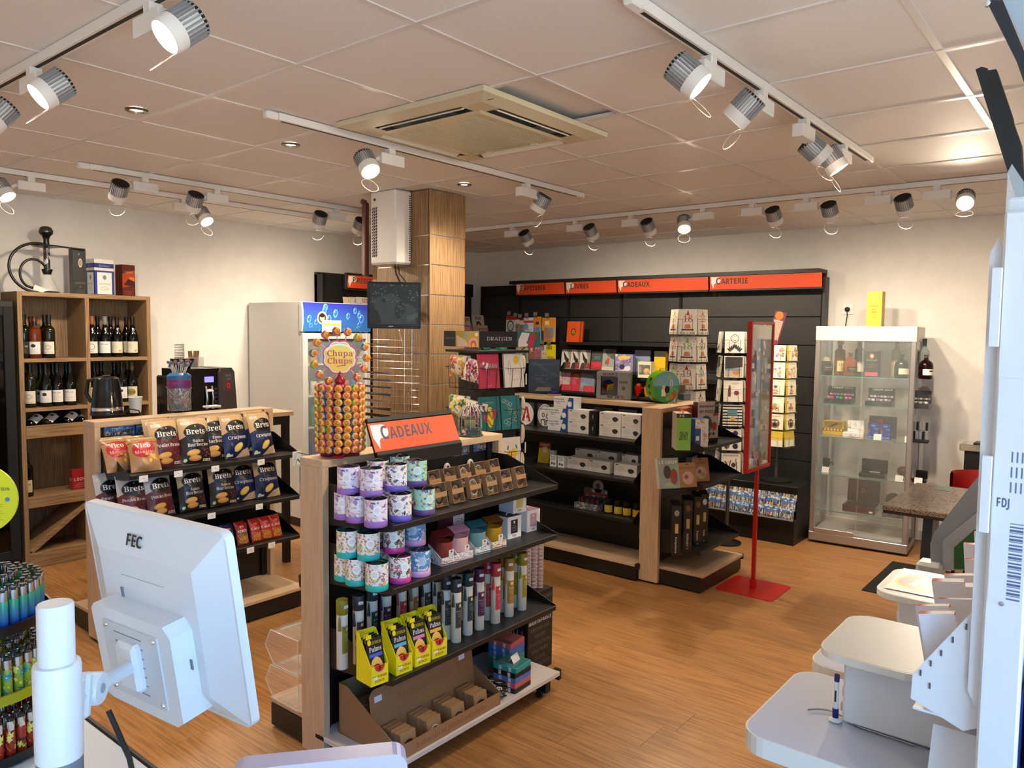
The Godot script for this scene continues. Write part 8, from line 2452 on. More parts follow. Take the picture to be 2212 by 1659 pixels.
func make_carousels() -> void:
	carousel("tall wire carousel of numbered birthday cards behind the games shelving", V(3.78, 0, -0.93), 0.0, 1.855, 6, 0.207, 0.125, 0, 0.135, 0.19, 6, -68, "birthday cards", M.wire)
	carousel("wire carousel of illustrated cards behind the red poster stand", V(4.12, 0, -0.72), 0.0, 1.69, 6, 0.19, 0.1, 1, 0.145, 0.165, 4, -58, "illustrated cards", M.wire)
	carousel("wire carousel of yellow-edged square cards on the postcard plinth", V(4.62, 0, -0.52), 0.46, 1.585, 6, 0.14, 0.11, 2, 0.135, 0.125, 5, -84, "yellow-edged cards", mc(0.55, 0.5, 0.18, 0.4))
	var tp := thing("carousel_topper", "slim purple card topper with an orange oval above the yellow-edged cards", "card sign", V(4.6, 1.587, -0.55), -80)
	var c := cell(50, 150, "6a2a4a")
	c.rect(6, 40, 38, 90, "b89a8a"); c.lines(10, 50, 30, 9, 8, "5a3a40"); c.ell(22, 20, 17, 19, "d8702a"); c.rect(0, 132, 50, 18, "8a2a3a")
	var b := N()
	b.uv = ink("6a2a4a")
	b.t = T(V(0, 0.14, 0), 0, 0, -14)
	b.box(Z0, V(0.09, 0.27, 0.003), {"f": c.uv()})
	part("printed_card", b, pm(c, 0.4), tp)
	part("stem", N().rod(V(0, 0, 0), V(0.0, 0.06, 0), 0.002, 5), M.wire, tp)
	var o := thing("postcard_plinth", "low black postcard fixture with three tiers below the card carousels", "display stand", V(4.38, 0, -0.275))
	part("body", N().bspan(V(0.05, 0, -1.0), V(0.44, 0.46, 0.0), 0.003), M.black, o)
	part("kick", N().span(V(0.0, 0, -1.0), V(0.05, 0.2, 0.0)), M.black, o)
	for t in 3:
		part("tier_ledge", N().bspan(V(-0.02 + t * 0.035 - 0.02, 0.2 + t * 0.075, -1.0), V(0.06, 0.206 + t * 0.075, 0.0), 0.001), M.black, o)
		part("tier_lip", N().span(V(-0.04 + t * 0.035, 0.2 + t * 0.075, -1.0), V(-0.037 + t * 0.035, 0.216 + t * 0.075, 0.0)), glassy(Color(0.9, 0.9, 0.9), 0.2), o)
		for k in 8:
			var pc := photo_cell(800 + (t * 8 + k) % 7) if not mesh_cache.has("pc%d" % ((t * 8 + k) % 7)) else null
			var key := "pc%d" % ((t * 8 + k) % 7)
			if pc:
				if (t * 8 + k) % 7 == 3: pc.text("MONTPELLIER", 60, 20, 15, "f0ece0", 0.5, "serif", 112)
				pc.rect(0, 0, 120, 2, "e8e4da"); pc.rect(0, 58, 120, 2, "e8e4da"); pc.rect(58, 0, 2, 60, "e8e4da")
				var pb := N()
				pb.uv = ink("e0dcd2")
				pb.box(V(0, 0.05, 0), V(0.115, 0.1, 0.006), {"f": pc.uv()})
				mesh_cache[key] = [pb.mesh(), pm(pc, 0.3)]
			single("postcard", mesh_cache[key][0], mesh_cache[key][1], "town view postcard stack in the %s tier of the postcard fixture" % ["lowest", "middle", "upper"][t], "postcard", T(V(4.38 - 0.028 + t * 0.035, 0.207 + t * 0.075, -0.275 - 0.06 - k * 0.122), -90, -14), "postcards of tier %d" % (t + 1))
	var s := thing("poster_stand", "red floor stand with a tall colourful ice cream price poster", "poster stand", V(3.195, 0, -0.133))
	part("base_plate", N().prism(rounded(0.37, 0.385, 0.03), 0.0, 0.004), M.red, s, T(Z0, 0, -90))
	part("pole", N().bspan(V(-0.012, 0.004, -0.012), V(0.012, 0.86, 0.012), 0.002), M.red, s)
	part("pole_socket", N().bspan(V(-0.018, 0.004, -0.018), V(0.018, 0.06, 0.018), 0.002), M.red, s)
	for k in 3:
		part("bolt", N().lathe([W(0, 0), W(0.006, 0), W(0.005, 0.004), W(0, 0.005)], 8), M.chrome, s, T(V(0.018, 0.02 + k * 0.014, 0.018), 45, 0, -90))
	part("frame", N().bspan(V(-0.195, 0.79, -0.016), V(-0.175, 1.755, 0.016), 0.003).bspan(V(0.175, 0.79, -0.016), V(0.195, 1.755, 0.016), 0.003).bspan(V(-0.175, 0.79, -0.016), V(0.175, 0.815, 0.016), 0.003).bspan(V(-0.175, 1.735, -0.016), V(0.175, 1.755, 0.016), 0.003), M.red, s)
	var pcell := cell(190, 500, "7a6a58")
	var bands := [[0, 120, "5f5a50"], [110, 260, "4a6a8a"], [240, 400, "5a7a70"], [380, 500, "6a7a3a"]]
	for d in bands:
		var pts := PackedVector2Array()
		for i in 20: pts.append(W(190.0 * i / 19.0, d[0] + 10 * sin(i * 0.5)))
		pts.append(W(190, d[1])); pts.append(W(0, d[1]))
		pcell.poly(pts, d[2])
		for i in 20: pcell.ell(190.0 * i / 19.0, d[0] + 10 * sin(i * 0.5), 6, 3, "b83a34")
	pcell.rect(0, 230, 90, 160, "4a8a8a"); pcell.rect(100, 240, 90, 150, "a8882a"); pcell.rect(0, 390, 100, 110, "2a3a6a"); pcell.ell(10, 330, 28, 50, "c8602a")
	rng.seed = 900
	for i in 42:
		var x := r1() * 190
		var y := r1() * 490
		var k := i % 3
		if k == 0: pcell.ell(x, y, 7, 20, ["d8c890", "8a4a2a", "c84a5a", "e8e0d0"][rng.randi() % 4], rf(-0.5, 0.5))
		elif k == 1: pcell.ell(x, y, 8, 8, "d8d4c8"); 
		else: pcell.ell(x, y, 14, 9, ["a83a3a", "3a8a5a", "c8a030", "6a3a7a", "d88a9a"][rng.randi() % 5], r1())
	pcell.text("SIRIUS", 52, 262, 20, "2a4a58", 0.5, "sansb"); pcell.rect(60, 440, 40, 40, "b82a30"); pcell.ring(80, 460, 12, 3, "f0e8e0"); pcell.poly(PV([W(0, 500), W(0, 470), W(60, 488), W(100, 500)]), "8ab040")
	var pb2 := N()
	pb2.uv = ink("8a8a86")
	pb2.span(V(-0.177, 0.812, -0.006), V(0.177, 1.737, 0.004), {"f": pcell.uv(), "k": pcell.uv()})
	part("poster", pb2, pm(pcell, 0.35), s)
	part("cover_sheet", N().span(V(-0.177, 0.812, 0.007), V(0.177, 1.737, 0.009)), glassy(Color(0.97, 0.97, 0.97), 0.05), s)

# ---------- showcase ----------
func make_showcase() -> void:
	var at := V(4.605, 0, -0.235)
	var ry := -90.0 + 4.0
	var o := thing("glass_showcase", "tall aluminium and glass showcase with bottles and smoking accessories", "showcase", at, ry)
	var w := 0.72
	var d := 0.43
	var h := 1.742
	var base := Transform3D(Basis(Vector3.UP, deg_to_rad(ry)), at)
	for x in [0.0, w - 0.04]:
		for z in [0.0, -d + 0.04]:
			part("post", N().bspan(V(x, 0.02, z - 0.04), V(x + 0.04, h, z), 0.006), M.alu, o)
	part("top_frame", N().bspan(V(0.0, h - 0.115, -0.03), V(w, h, 0.002), 0.004).bspan(V(0.0, h - 0.115, -d), V(0.03, h, 0), 0.004).bspan(V(w - 0.03, h - 0.115, -d), V(w, h, 0), 0.004), mc(0.84, 0.82, 0.76, 0.35), o)
	part("roof", N().bspan(V(0.002, h - 0.03, -d), V(w - 0.002, h - 0.002, -0.002), 0.002), mc(0.55, 0.55, 0.54, 0.5), o)
	part("base_frame", N().bspan(V(0, 0.02, -0.03), V(w, 0.09, 0.004), 0.004).bspan(V(0, 0.02, -d), V(w, 0.06, -0.03), 0.004), M.alu, o)
	part("deck", N().span(V(0.03, 0.085, -d + 0.02), V(w - 0.03, 0.1, -0.03)), mc(0.72, 0.73, 0.72, 0.3), o)
	part("plinth", N().span(V(0.03, 0.0, -d + 0.03), V(w - 0.03, 0.02, -0.03)), M.black, o)
	part("door_rail", N().bspan(V(0.04, 0.09, -0.006), V(w * 0.47, 0.125, 0.006), 0.002), M.alu, o)
	var gl := glassy(Color(0.88, 0.95, 0.93), 0.05)
	part("sliding_pane", N().span(V(0.04, 0.1, -0.004), V(w * 0.5, h - 0.115, 0.001)), gl, o)
	part("sliding_pane", N().span(V(w * 0.48, 0.1, -0.014), V(w - 0.04, h - 0.115, -0.009)), gl, o)
	for x in [0.014, w - 0.018]:
		part("side_pane", N().span(V(x, 0.1, -d + 0.04), V(x + 0.004, h - 0.115, -0.04)), gl, o)
	part("back_pane", N().span(V(0.04, 0.1, -d + 0.008), V(w - 0.04, h - 0.115, -d + 0.012)), gl, o)
	var ys := [1.35, 1.125, 0.865, 0.56, 0.267]
	var ge := mc(0.30, 0.52, 0.46, 0.1)
	for y in ys:
		var sh := part("glass_shelf", N().span(V(0.03, y - 0.006, -d + 0.03), V(w - 0.03, y, -0.035)), glassy(Color(0.82, 0.94, 0.9), 0.07), o)
		part("shelf_edge", N().span(V(0.03, y - 0.006, -0.036), V(w - 0.03, y, -0.034)), ge, sh)
	var put := func(px: float, y: float, dz: float) -> Vector3:
		var wp := PX(px, 900, at.x + dz + 0.02)
		return V(wp.x, y + 0.001, wp.z)
	var bc := [
		[1782, 0, 0.2, "squat", Color(0.06, 0.03, 0.015), 6, Color(0.7, 0.68, 0.6), "dark liqueur bottle with white tag in the showcase"],
		[1809, 0, 0.22, "square", Color(0.42, 0.18, 0.04), 5, Color(0.1, 0.09, 0.08), "tall square amber whiskey bottle in the showcase"],
		[1832, 0, 0.12, "round", Color(0.50, 0.24, 0.03), 6, Color(0.25, 0.18, 0.1), "round amber whisky bottle with wooden stopper in the showcase"],
		[1851, 0, 0.28, "bordeaux", Color(0.03, 0.015, 0.01), 3, Color(0.05, 0.03, 0.03), "dark bottle with cream label at the back of the showcase"],
		[1931, 0, 0.26, "bordeaux", Color(0.62, 0.55, 0.38), 5, Color(0.62, 0.52, 0.25), "straw-wrapped pineapple rum bottle in the showcase"],
		[1943, 0, 0.12, "round", Color(0.05, 0.045, 0.03), 3, Color(0.1, 0.09, 0.07), "dark squat rum bottle with old map label in the showcase"],
		[1990, 0, 0.3, "bordeaux", Color(0.6, 0.64, 0.62), 7, Color(0.2, 0.2, 0.2), "clear bottle at the back of the showcase corner"],
		[1995, 0, 0.14, "round", Color(0.10, 0.008, 0.02), 7, Color(0.35, 0.33, 0.35), "dark red round rum bottle with silver stopper in the showcase"]]
	for b in bc:
		bottle(put.call(b[0], ys[b[1]], b[2]), b[3], b[4], b[5], b[6], b[7], "bottles in the showcase")
	var kb := cell(70, 120, "1c1f24")
	kb.ell(36, 24, 12, 12, "c8603a"); kb.ell(36, 24, 6, 6, "e8d8c0"); kb.text("KAVALAN", 36, 46, 11, "d8ccb0", 0.5, "serif", 60); kb.ell(36, 78, 18, 26, "2a2620"); kb.rect(4, 98, 62, 18, "c0456a"); kb.lines(14, 62, 44, 3, 7, "8a7a58")
	var kp: Vector3 = put.call(1880, ys[0], 0.16)
	carton("whisky_gift_box", "black whisky gift box with pink ribbon print in the showcase", "box", kp, ry, V(0.1, 0.2, 0.1), kb, "181a1e", "", 0.3)
	var dsp := [[1812, 1, "161618", "CHAMP HIGH", ["d86aa0", "c83a7a", "3a8ab0", "4a9a4a"], 0.21, "black CHAMP HIGH display with coloured grinders"], [1899, 1, "161618", "CHAMP HIGH", ["b8a8c0", "c8c4cc", "8a7a98"], 0.19, "black CHAMP HIGH display with silver grinders"], [1985, 1, "3a3a3c", "", ["8a7a70", "c8c0b8"], 0.14, "grey display with a rounded portrait topper"]]
	for q in dsp:
		var p: Vector3 = put.call(q[0], ys[1], 0.16)
		var t := thing("accessory_display", q[6] + " on the second glass shelf", "display box", p, ry)
		var c := cell(110, 64, q[2])
		if q[3]: c.text(q[3], 58, 12, 13, "e0e0e0", 0.5, "sansb", 96)
		for i in 7: c.ell(14 + i * 14, 42, 7, 6, q[4][i % q[4].size()])
		var bb := N()
		bb.uv = ink(q[2])
		bb.span(V(-q[5] / 2, 0, -0.07), V(q[5] / 2, 0.035, 0.06))
		bb.span(V(-q[5] / 2, 0.035, -0.07), V(q[5] / 2, 0.13, -0.066), {"f": c.uv()})
		part("carton", bb, pm(c, 0.35), t)
		for i in 6:
			part("grinder", N().cyl(V(-q[5] / 2 + 0.022 + i * (q[5] - 0.044) / 5, 0.035, 0.0 + 0.025 * (i % 2)), 0.014, 0.018, 12, 0.002), mat(Color(q[4][i % q[4].size()]), 0.25, 0.3), t)
		if q[3] == "": part("topper", N().prism(disc2(0.04, 20), -0.071, -0.067), mc(0.5, 0.42, 0.38, 0.4), t, T(V(0.02, 0.125, 0)))
	var y3: float = ys[2]
	var yb := cell(80, 60, "c8a21e")
	yb.rect(6, 4, 68, 26, "8a7020"); yb.poly(PV([W(20, 26), W(48, 8), W(60, 12), W(34, 28)]), "4a3a10"); yb.rect(0, 32, 80, 12, "7a2a14")
	for i in 6: yb.rect(6 + i * 12, 34, 8, 8, "d8b84a")
	carton("yellow_cigar_box", "yellow cigar display box on the third glass shelf", "box", put.call(1803, y3, 0.2), ry, V(0.16, 0.11, 0.08), yb, "c8a21e")
	carton("rolling_paper_box", "white rolling paper box with open flap on the third glass shelf", "box", put.call(1845, y3, 0.16), ry + 8, V(0.15, 0.03, 0.1), cover(80, 30, "e4e0d8", "", "8a2a2a", 910), "e0dcd4")
	carton("paper_leaflet", "white leaflet leaning behind the rolling paper box", "leaflet", put.call(1850, y3 + 0.031, 0.2), ry + 15, V(0.12, 0.1, 0.012), cover(80, 70, "e0ddd6", "", "7a7a78", 911), "d8d4cc", "", 0.5, -30)
	for i in 2:
		carton("blue_lighter_box", ["blue lighter box left of the red one in the showcase", "blue lighter box right of the red one in the showcase"][i], "box", put.call([1888, 1915][i], y3, 0.16), ry, V(0.07, 0.12, 0.05), cover(40, 70, "1a2a8a", "zip", "c8d0e8", 912), "1a2a8a", "blue lighter boxes")
	carton("red_lighter_box", "dark red case between two blue lighter boxes", "box", put.call(1902, y3, 0.19), ry, V(0.05, 0.15, 0.05), cover(40, 70, "5a0e18", "", "8a3a40", 913), "5a0e18")
	carton("grey_display_back", "dark grey curved display card behind the blue lighter boxes", "display card", put.call(1908, y3, 0.24), ry, V(0.2, 0.17, 0.006), cover(90, 70, "3a3a44", "", "6a6a78", 914), "3a3a44")
	var lr := thing("lighter_rack", "clear rack of silver and white lighters on a black foot", "rack", put.call(1990, y3, 0.16), ry)
	part("foot", N().bspan(V(-0.06, 0, -0.04), V(0.06, 0.02, 0.05), 0.004), M.black, lr)
	for i in 10:
		part("lighter", N().bspan(V(-0.05 + (i % 5) * 0.021, 0.022 + (i / 5) * 0.07, -0.01), V(-0.034 + (i % 5) * 0.021, 0.085 + (i / 5) * 0.07, 0.012), 0.003), mat(Color(0.62, 0.63, 0.68) if i % 3 else Color(0.12, 0.12, 0.14), 0.2, 0.4), lr)
	for q in [[1897, 2, 0.06], [1965, 2, 0.06], [1787, 3, 0.08], [1948, 3, 0.07], [1990, 3, 0.07]]:
		var p5: Vector3 = put.call(q[0], ys[q[1]], q[2])
		single("price_card", N().bbox(V(0, 0.024, 0), V(0.055, 0.048, 0.002), 0.0005), M.card, "small white price card leaning on a %s showcase shelf" % ("third" if q[1] == 2 else "fourth"), "price card", T(p5, ry, -20), "price cards in the showcase")
	var y4: float = ys[3]
	var sk := thing("ornament_lighter", "small bronze ornament lighter on the fourth glass shelf", "lighter", put.call(1789, y4, 0.2), ry)
	part("body", N().lathe([W(0, 0), W(0.03, 0), W(0.022, 0.03), W(0.03, 0.06), W(0.026, 0.1), W(0, 0.105)], 14), mc(0.16, 0.1, 0.05, 0.25, 0.5), sk)
	part("arm", N().tube([V(0.02, 0.06, 0), V(0.05, 0.075, 0.01), V(0.055, 0.05, 0.02)], 0.006, 6), mc(0.05, 0.04, 0.03, 0.3), sk)
	var bx := thing("black_pen_case", "open black case on the fourth glass shelf", "case", put.call(1892, y4, 0.17), ry)
	part("lid", N().bspan(V(-0.095, 0.03, -0.06), V(0.095, 0.13, -0.045), 0.004), mc(0.03, 0.03, 0.032, 0.25), bx)
	part("tray", N().bspan(V(-0.095, 0, -0.05), V(0.095, 0.03, 0.07), 0.004), mc(0.05, 0.05, 0.052, 0.3), bx)
	part("silver_bar", N().bspan(V(-0.03, 0.03, 0.0), V(0.05, 0.04, 0.012), 0.003), M.alu, bx)
	var bl := thing("wooden_ball_case", "polished reddish wooden ball case on the fourth glass shelf", "case", put.call(1950, y4, 0.16), ry)
	part("ball", N().ball(V(0, 0.06, 0), 0.05, 18, 0.82), mc(0.28, 0.07, 0.03, 0.15), bl, T(V(0, 0.012, 0), 0, 0, -25))
	part("foot", N().lathe([W(0, 0), W(0.03, 0), W(0.02, 0.02), W(0, 0.02)], 14), mc(0.12, 0.04, 0.02, 0.3), bl)
	var bs := thing("black_cigar_rest", "black cigar rest with raised back on the fourth glass shelf", "ashtray", put.call(1993, y4, 0.18), ry)
	part("body", N().bspan(V(-0.05, 0, -0.04), V(0.05, 0.025, 0.05), 0.006).bspan(V(-0.03, 0.02, -0.04), V(0.05, 0.085, -0.02), 0.004), mc(0.03, 0.03, 0.033, 0.3), bs)
	part("arm", N().tube([V(-0.05, 0.02, 0.02), V(-0.075, 0.025, 0.03), V(-0.08, 0.01, 0.04)], 0.008, 6), M.black, bs)
	var y5: float = ys[4]
	var hu := thing("humidor", "open dark red wooden humidor with gold emblem on the lowest glass shelf", "humidor", put.call(1868, y5, 0.2), ry)
	var hm := mc(0.22, 0.045, 0.03, 0.2)
	part("box", N().bspan(V(-0.12, 0, -0.08), V(0.12, 0.055, 0.1), 0.003), hm, hu)
	part("lining", N().span(V(-0.105, 0.055, -0.065), V(0.105, 0.0556, 0.085)), mc(0.05, 0.03, 0.025, 0.4), hu)
	part("lid", N().bspan(V(-0.12, 0.0, -0.01), V(0.12, 0.18, 0.01), 0.003), hm, hu, T(V(0, 0.055, -0.085), 0, -8))
	part("gold_emblem", N().lathe([W(0.008, 0.0), W(0.014, 0.0), W(0.014, 0.002), W(0.008, 0.002)], 16), mc(0.6, 0.42, 0.14, 0.3, 0.6), hu, T(V(0.0, 0.15, -0.078), 0, 82))
	part("price_label", N().bbox(V(0.09, 0.015, 0.1005), V(0.025, 0.014, 0.001), 0.0003), M.card, hu)
	carton("wooden_cigar_box", "brown wooden cigar box on the lowest glass shelf", "box", put.call(1945, y5, 0.15), ry, V(0.18, 0.035, 0.12), cover(90, 20, "2a1a14", "CIGARE BOX", "a89a80", 915), "3a241a")
	var wd := thing("round_wooden_case", "round brown wooden case behind the cigar box", "case", put.call(1938, y5, 0.26), ry)
	part("disc", N().prism(disc2(0.055, 22), -0.015, 0.015), mc(0.16, 0.07, 0.04, 0.3), wd, T(V(0, 0.11, 0)))
	part("stand", N().bspan(V(-0.05, 0, -0.02), V(0.05, 0.058, 0.02), 0.003), mc(0.12, 0.05, 0.03, 0.3), wd)
	var jc := cell(90, 170, "d8b840")
	jc.text("JACK DANIEL'S", 45, 74, 13, "6a4a1a", 0.5, "serif", 64); jc.text("N°27", 45, 92, 11, "6a4a1a", 0.5, "serifb"); jc.text("GOLD", 45, 104, 11, "6a4a1a", 0.5, "serifb"); jc.lines(26, 112, 38, 5, 5, "8a6a2a")
	carton("yellow_bottle_box", "tall yellow bottle box standing on top of the showcase", "box", base * V(0.395, h + 0.0005, -0.2), ry - 3, V(0.11, 0.272, 0.1), jc, "b8862a", "", 0.35)
	var ws := thing("wall_socket", "white wall socket with a black plug above the showcase", "socket", V(XB, 1.893, -0.182), -90)
	part("plate", N().bspan(V(-0.045, -0.045, 0.0), V(0.045, 0.045, 0.01), 0.003), M.white, ws)
	part("plug", N().lathe([W(0, 0), W(0.02, 0), W(0.02, 0.02), W(0.012, 0.03), W(0, 0.032)], 16), M.black, ws, T(V(0, 0, 0.01), 0, 90))
	part("cable", N().tube([V(0, -0.01, 0.035), V(0.004, -0.05, 0.03), V(-0.008, -0.12, 0.02), V(-0.02, -0.3, 0.02)], 0.004, 6), M.black, ws)

# ---------- table corner by the showcase ----------
func make_table_corner() -> void:
	var o := thing("bistro_table", "bistro table with grey-brown wood grain top and black tapered leg", "table", V(3.27, 0, 1.1))
	M.table = grain("table", [[0.2, Color(0.20, 0.16, 0.13)], [0.45, Color(0.38, 0.32, 0.27)], [0.55, Color(0.50, 0.43, 0.37)], [0.8, Color(0.42, 0.36, 0.31)]], V(0.9, 6, 6), 0.22, 0.02, 77, 512, false, 5)
	part("table_top", N().bspan(V(-0.42, 0.715, -0.39), V(0.42, 0.745, 0.4), 0.004), M.table, o)
	part("top_edge", N().bspan(V(-0.417, 0.7, -0.387), V(0.417, 0.716, 0.397), 0.003), mc(0.09, 0.05, 0.04, 0.4), o)
	var lg := mc(0.035, 0.04, 0.06, 0.35)
	for s in [-1, 1]:
		var b := N()
		b.t = T(V(0, 0, s * 0.22))
		b.prism(PV([W(-0.09, 0.7), W(0.05, 0.7), W(0.22, 0.012), W(-0.22, 0.012)]), -0.025, 0.025)
		part("leg", b, lg, o)
	part("foot_plate", N().bspan(V(-0.25, 0, -0.28), V(0.25, 0.012, 0.28), 0.003), lg, o)
	part("sticker", N().prism(rounded(0.16, 0.09, 0.01), 0, 0.0008), mc(0.32, 0.40, 0.34, 0.3), o, T(V(0.32, 0.7455, -0.22), 0, -90))
	var c := thing("red_chair", "red rounded chair back behind the bistro table", "chair", V(4.33, 0, 1.0), -100)
	var rm := mc(0.55, 0.04, 0.04, 0.4)
	part("backrest", N().lathe([W(0.2, 0.45), W(0.215, 0.47), W(0.215, 0.72), W(0.205, 0.74), W(0.195, 0.72), W(0.195, 0.47)], 18, Z0, PI, PI * 0.5), rm, c)
	part("seat", N().lathe([W(0, 0.42), W(0.2, 0.42), W(0.215, 0.44), W(0.2, 0.46), W(0, 0.455)], 24), rm, c)
	for k in 4:
		part("leg", N().rod(V(0.12 * sin(k * PI / 2 + 0.8), 0.42, 0.12 * cos(k * PI / 2 + 0.8)), V(0.19 * sin(k * PI / 2 + 0.8), 0.0, 0.19 * cos(k * PI / 2 + 0.8)), 0.012, 8), M.black, c)
	var p := thing("ash_bin", "black square ash bin with chrome rim by the back wall", "bin", V(5.0, 0, 0.9))
	part("body", N().bspan(V(-0.1, 0, -0.11), V(0.1, 0.82, 0.14), 0.004), mc(0.02, 0.025, 0.04, 0.5), p)
	part("chrome_rim", N().bspan(V(-0.12, 0.82, -0.14), V(0.12, 0.87, 0.17), 0.004), M.chrome, p)
	part("inset", N().bspan(V(-0.07, 0.87, -0.06), V(0.07, 0.88, 0.1), 0.003), M.black, p)
	single("floor_mat", N().bspan(V(3.62, 0.0, 0.43), V(4.45, 0.008, 1.5), 0.002), mc(0.05, 0.05, 0.055, 0.85), "black ribbed floor mat under the bistro table", "mat")

# ---------- betting desk ----------
func tablet(called: String, label: String, a: Vector3, b: Vector3, edge: Color) -> Node3D:
	var c := (a + b) / 2
	var o := thing(called, label, "writing tablet", V(c.x, minf(a.y, b.y), c.z))
	var w := absf(b.x - a.x)
	var d := absf(b.z - a.z)
	part("top", N().prism(rounded(w, d, 0.045, 6), 0.0, absf(b.y - a.y) - 0.002), M.desk, o, T(Z0, 0, -90))
	part("edge_lip", N().prism(rounded(w - 0.006, d - 0.006, 0.043, 6), -0.0005, 0.0), mat(edge, 0.4), o, T(V(0, absf(b.y - a.y) - 0.0015, 0), 0, -90))
	return o
func make_betting_desk() -> void:
	M.desk = mc(0.86, 0.85, 0.81, 0.3)
	var wh := mc(0.84, 0.84, 0.84, 0.4)
	var zp := 1.607
	var o := thing("betting_desk", "white freestanding betting slip partition with brackets and slip pockets", "partition", V(-0.5, 0, zp))
	part("panel", N().bspan(V(0, 0, 0), V(2.0, 1.85, 0.04), 0.003), wh, o)
	part("end_upright", N().bspan(V(-0.02, 0, 0.0), V(0.0, 1.83, 0.045), 0.003), wh, o)
	part("back_poster", N().bspan(V(0.02, 0.1, 0.041), V(1.9, 1.2, 0.046), 0.001), mc(0.07, 0.13, 0.42, 0.4), o)
	part("hinge_flap", N().prism(PV([W(0, 1.17), W(-0.014, 1.2), W(-0.015, 1.78), W(-0.006, 1.8), W(0, 1.78)]), 0.0, 0.004), wh, o, T(V(-0.004, 0, 0), -90))
	for y in [1.42, 1.66]: part("hinge_plate", N().bspan(V(-0.026, y, -0.01), V(-0.021, y + 0.1, 0.002), 0.001), wh, o)
	for q in [[1.33, 0.5], [1.1, 0.5], [1.02, 0.3]]:
		part("screw", N().lathe([W(0, 0), W(0.0035, 0), W(0.003, 0.0015), W(0, 0.002)], 8), M.alu, o, T(V(-0.02, q[0], 0.02), 0, 0, 90))
	part("acrylic_topper", N().prism(PV([W(0.0, 1.82), W(0.03, 1.82), W(0.03, 1.845), W(0.004, 1.89), W(0.0, 1.88)]), -0.002, 0.002), glassy(Color(0.92, 0.96, 0.98), 0.2), o, T(V(-0.01, 0, 0), -90))
	var c := cell(64, 300, wh.albedo_color)
	c.text("FDJ", 20, 170, 16, "3a4a6a", 0.5, "sansb", 30)
	for i in 26: c.rect(34, 190 + i * 4, 24, 1 + (i * 7) % 3, "4a5a78")
	for i in 9: c.rect(30 + (i % 3) * 9, 96 + (i / 3) * 20, 3, 14, "5a6a88")
	var mk := N()
	mk.uv = c.uv()
	mk.quad(V(-0.0206, 1.33, 0.004), V(-0.0206, 1.33, 0.042), V(-0.0206, 1.62, 0.042), V(-0.0206, 1.62, 0.004))
	part("printed_marks", mk, pm(c, 0.4), o)
	for k in 2:
		var sp := N()
		sp.t = Transform3D(Basis(Vector3.UP, PI / 2), V(0.0 + k * 1.0, 0, 0))
		sp.prism(PV([W(0.0, 1.315), W(0.012, 1.31), W(0.082, 1.2), W(0.083, 1.165), W(0.018, 1.14), W(0.0, 1.15)]), -0.0015, 0.0015)
		part("pocket_side", sp, wh, o)
		if k == 0:
			for i in 6:
				part("pocket_slot", N().box(V(-0.002, [1.205, 1.222, 1.24, 1.262, 1.284, 1.19][i], -[0.072, 0.06, 0.048, 0.035, 0.02, 0.06][i]), V(0.002, 0.008, 0.0022)), mc(0.35, 0.3, 0.3, 0.7), o)
	part("pocket_floor", N().span(V(0, 1.15, -0.08), V(1.0, 1.153, 0)), wh, o)
	for i in 4:
		part("pocket_divider", N().bspan(V(0.15 + i * 0.2, 1.153, -0.07), V(0.152 + i * 0.2, 1.25, 0), 0.0005), glassy(Color(0.9, 0.9, 0.9), 0.25), o)
	for k in 3:
		var sb := N()
		sb.t = Transform3D(Basis(Vector3.UP, PI / 2), V(0.05 + k * 0.37, 0, 0))
		sb.prism(PV([W(0.0, 1.12), W(0.06, 1.12), W(0.07, 0.96), W(0.09, 0.7), W(0.0, 0.7)]), -0.012, 0.012)
		part("support_bracket", sb, wh, o)
		part("under_panel", N().bspan(V(0.04 + k * 0.37, 0.45, -0.19), V(0.3 + k * 0.37, 0.955, -0.02), 0.003), wh, o)
	rng.seed = 12
	var slip := cell(40, 70, "e8e2e0")
	slip.lines(4, 6, 32, 12, 5, "c8a0a0"); slip.rect(0, 0, 40, 3, "b84a4a")
	for i in 14:
		var th := rf(0.008, 0.02)
		var h := rf(0.12, 0.15)
		var b := N()
		b.uv = ink("e6e0de")
		b.box(V(0, h / 2, 0), V(th, h, 0.045), {"f": slip.uv(), "t": slip.sub(0, 2, 20, 4), "l": ink("d8d4d8"), "r": slip.uv()})
		single("slip_pad", b, pm(slip, 0.6), "white and pink betting slip pad standing in the partition's pocket", "slip pad", T(V(-0.47 + i * 0.055, 1.154, zp - 0.034 - 0.018 * (i % 2)), 6, -8 + rf(-4, 4), rf(-7, 7)), "betting slip pads in the pocket")
	tablet("low_writing_tablet", "large low white writing tablet with a pen on a chain", V(-0.44, 0.965, 1.25), V(-0.12, 1.0, zp - 0.006), Color(0.7, 0.72, 0.78))
	tablet("low_writing_tablet", "low white writing tablet between two slip boxes", V(-0.085, 0.965, 1.25), V(0.25, 1.0, zp - 0.006), Color(0.7, 0.72, 0.78))
	tablet("high_writing_tablet", "raised plain white writing tablet on a slip box", V(-0.335, 1.118, 1.34), V(-0.1, 1.132, zp - 0.09), Color(0.75, 0.75, 0.74))
	var t3 := tablet("high_writing_tablet", "raised white writing tablet with a faded orange and pink oval print", V(0.06, 1.118, 1.335), V(0.285, 1.132, zp - 0.09), Color(0.75, 0.75, 0.74))
	var fc := cell(128, 96, M.desk.albedo_color)
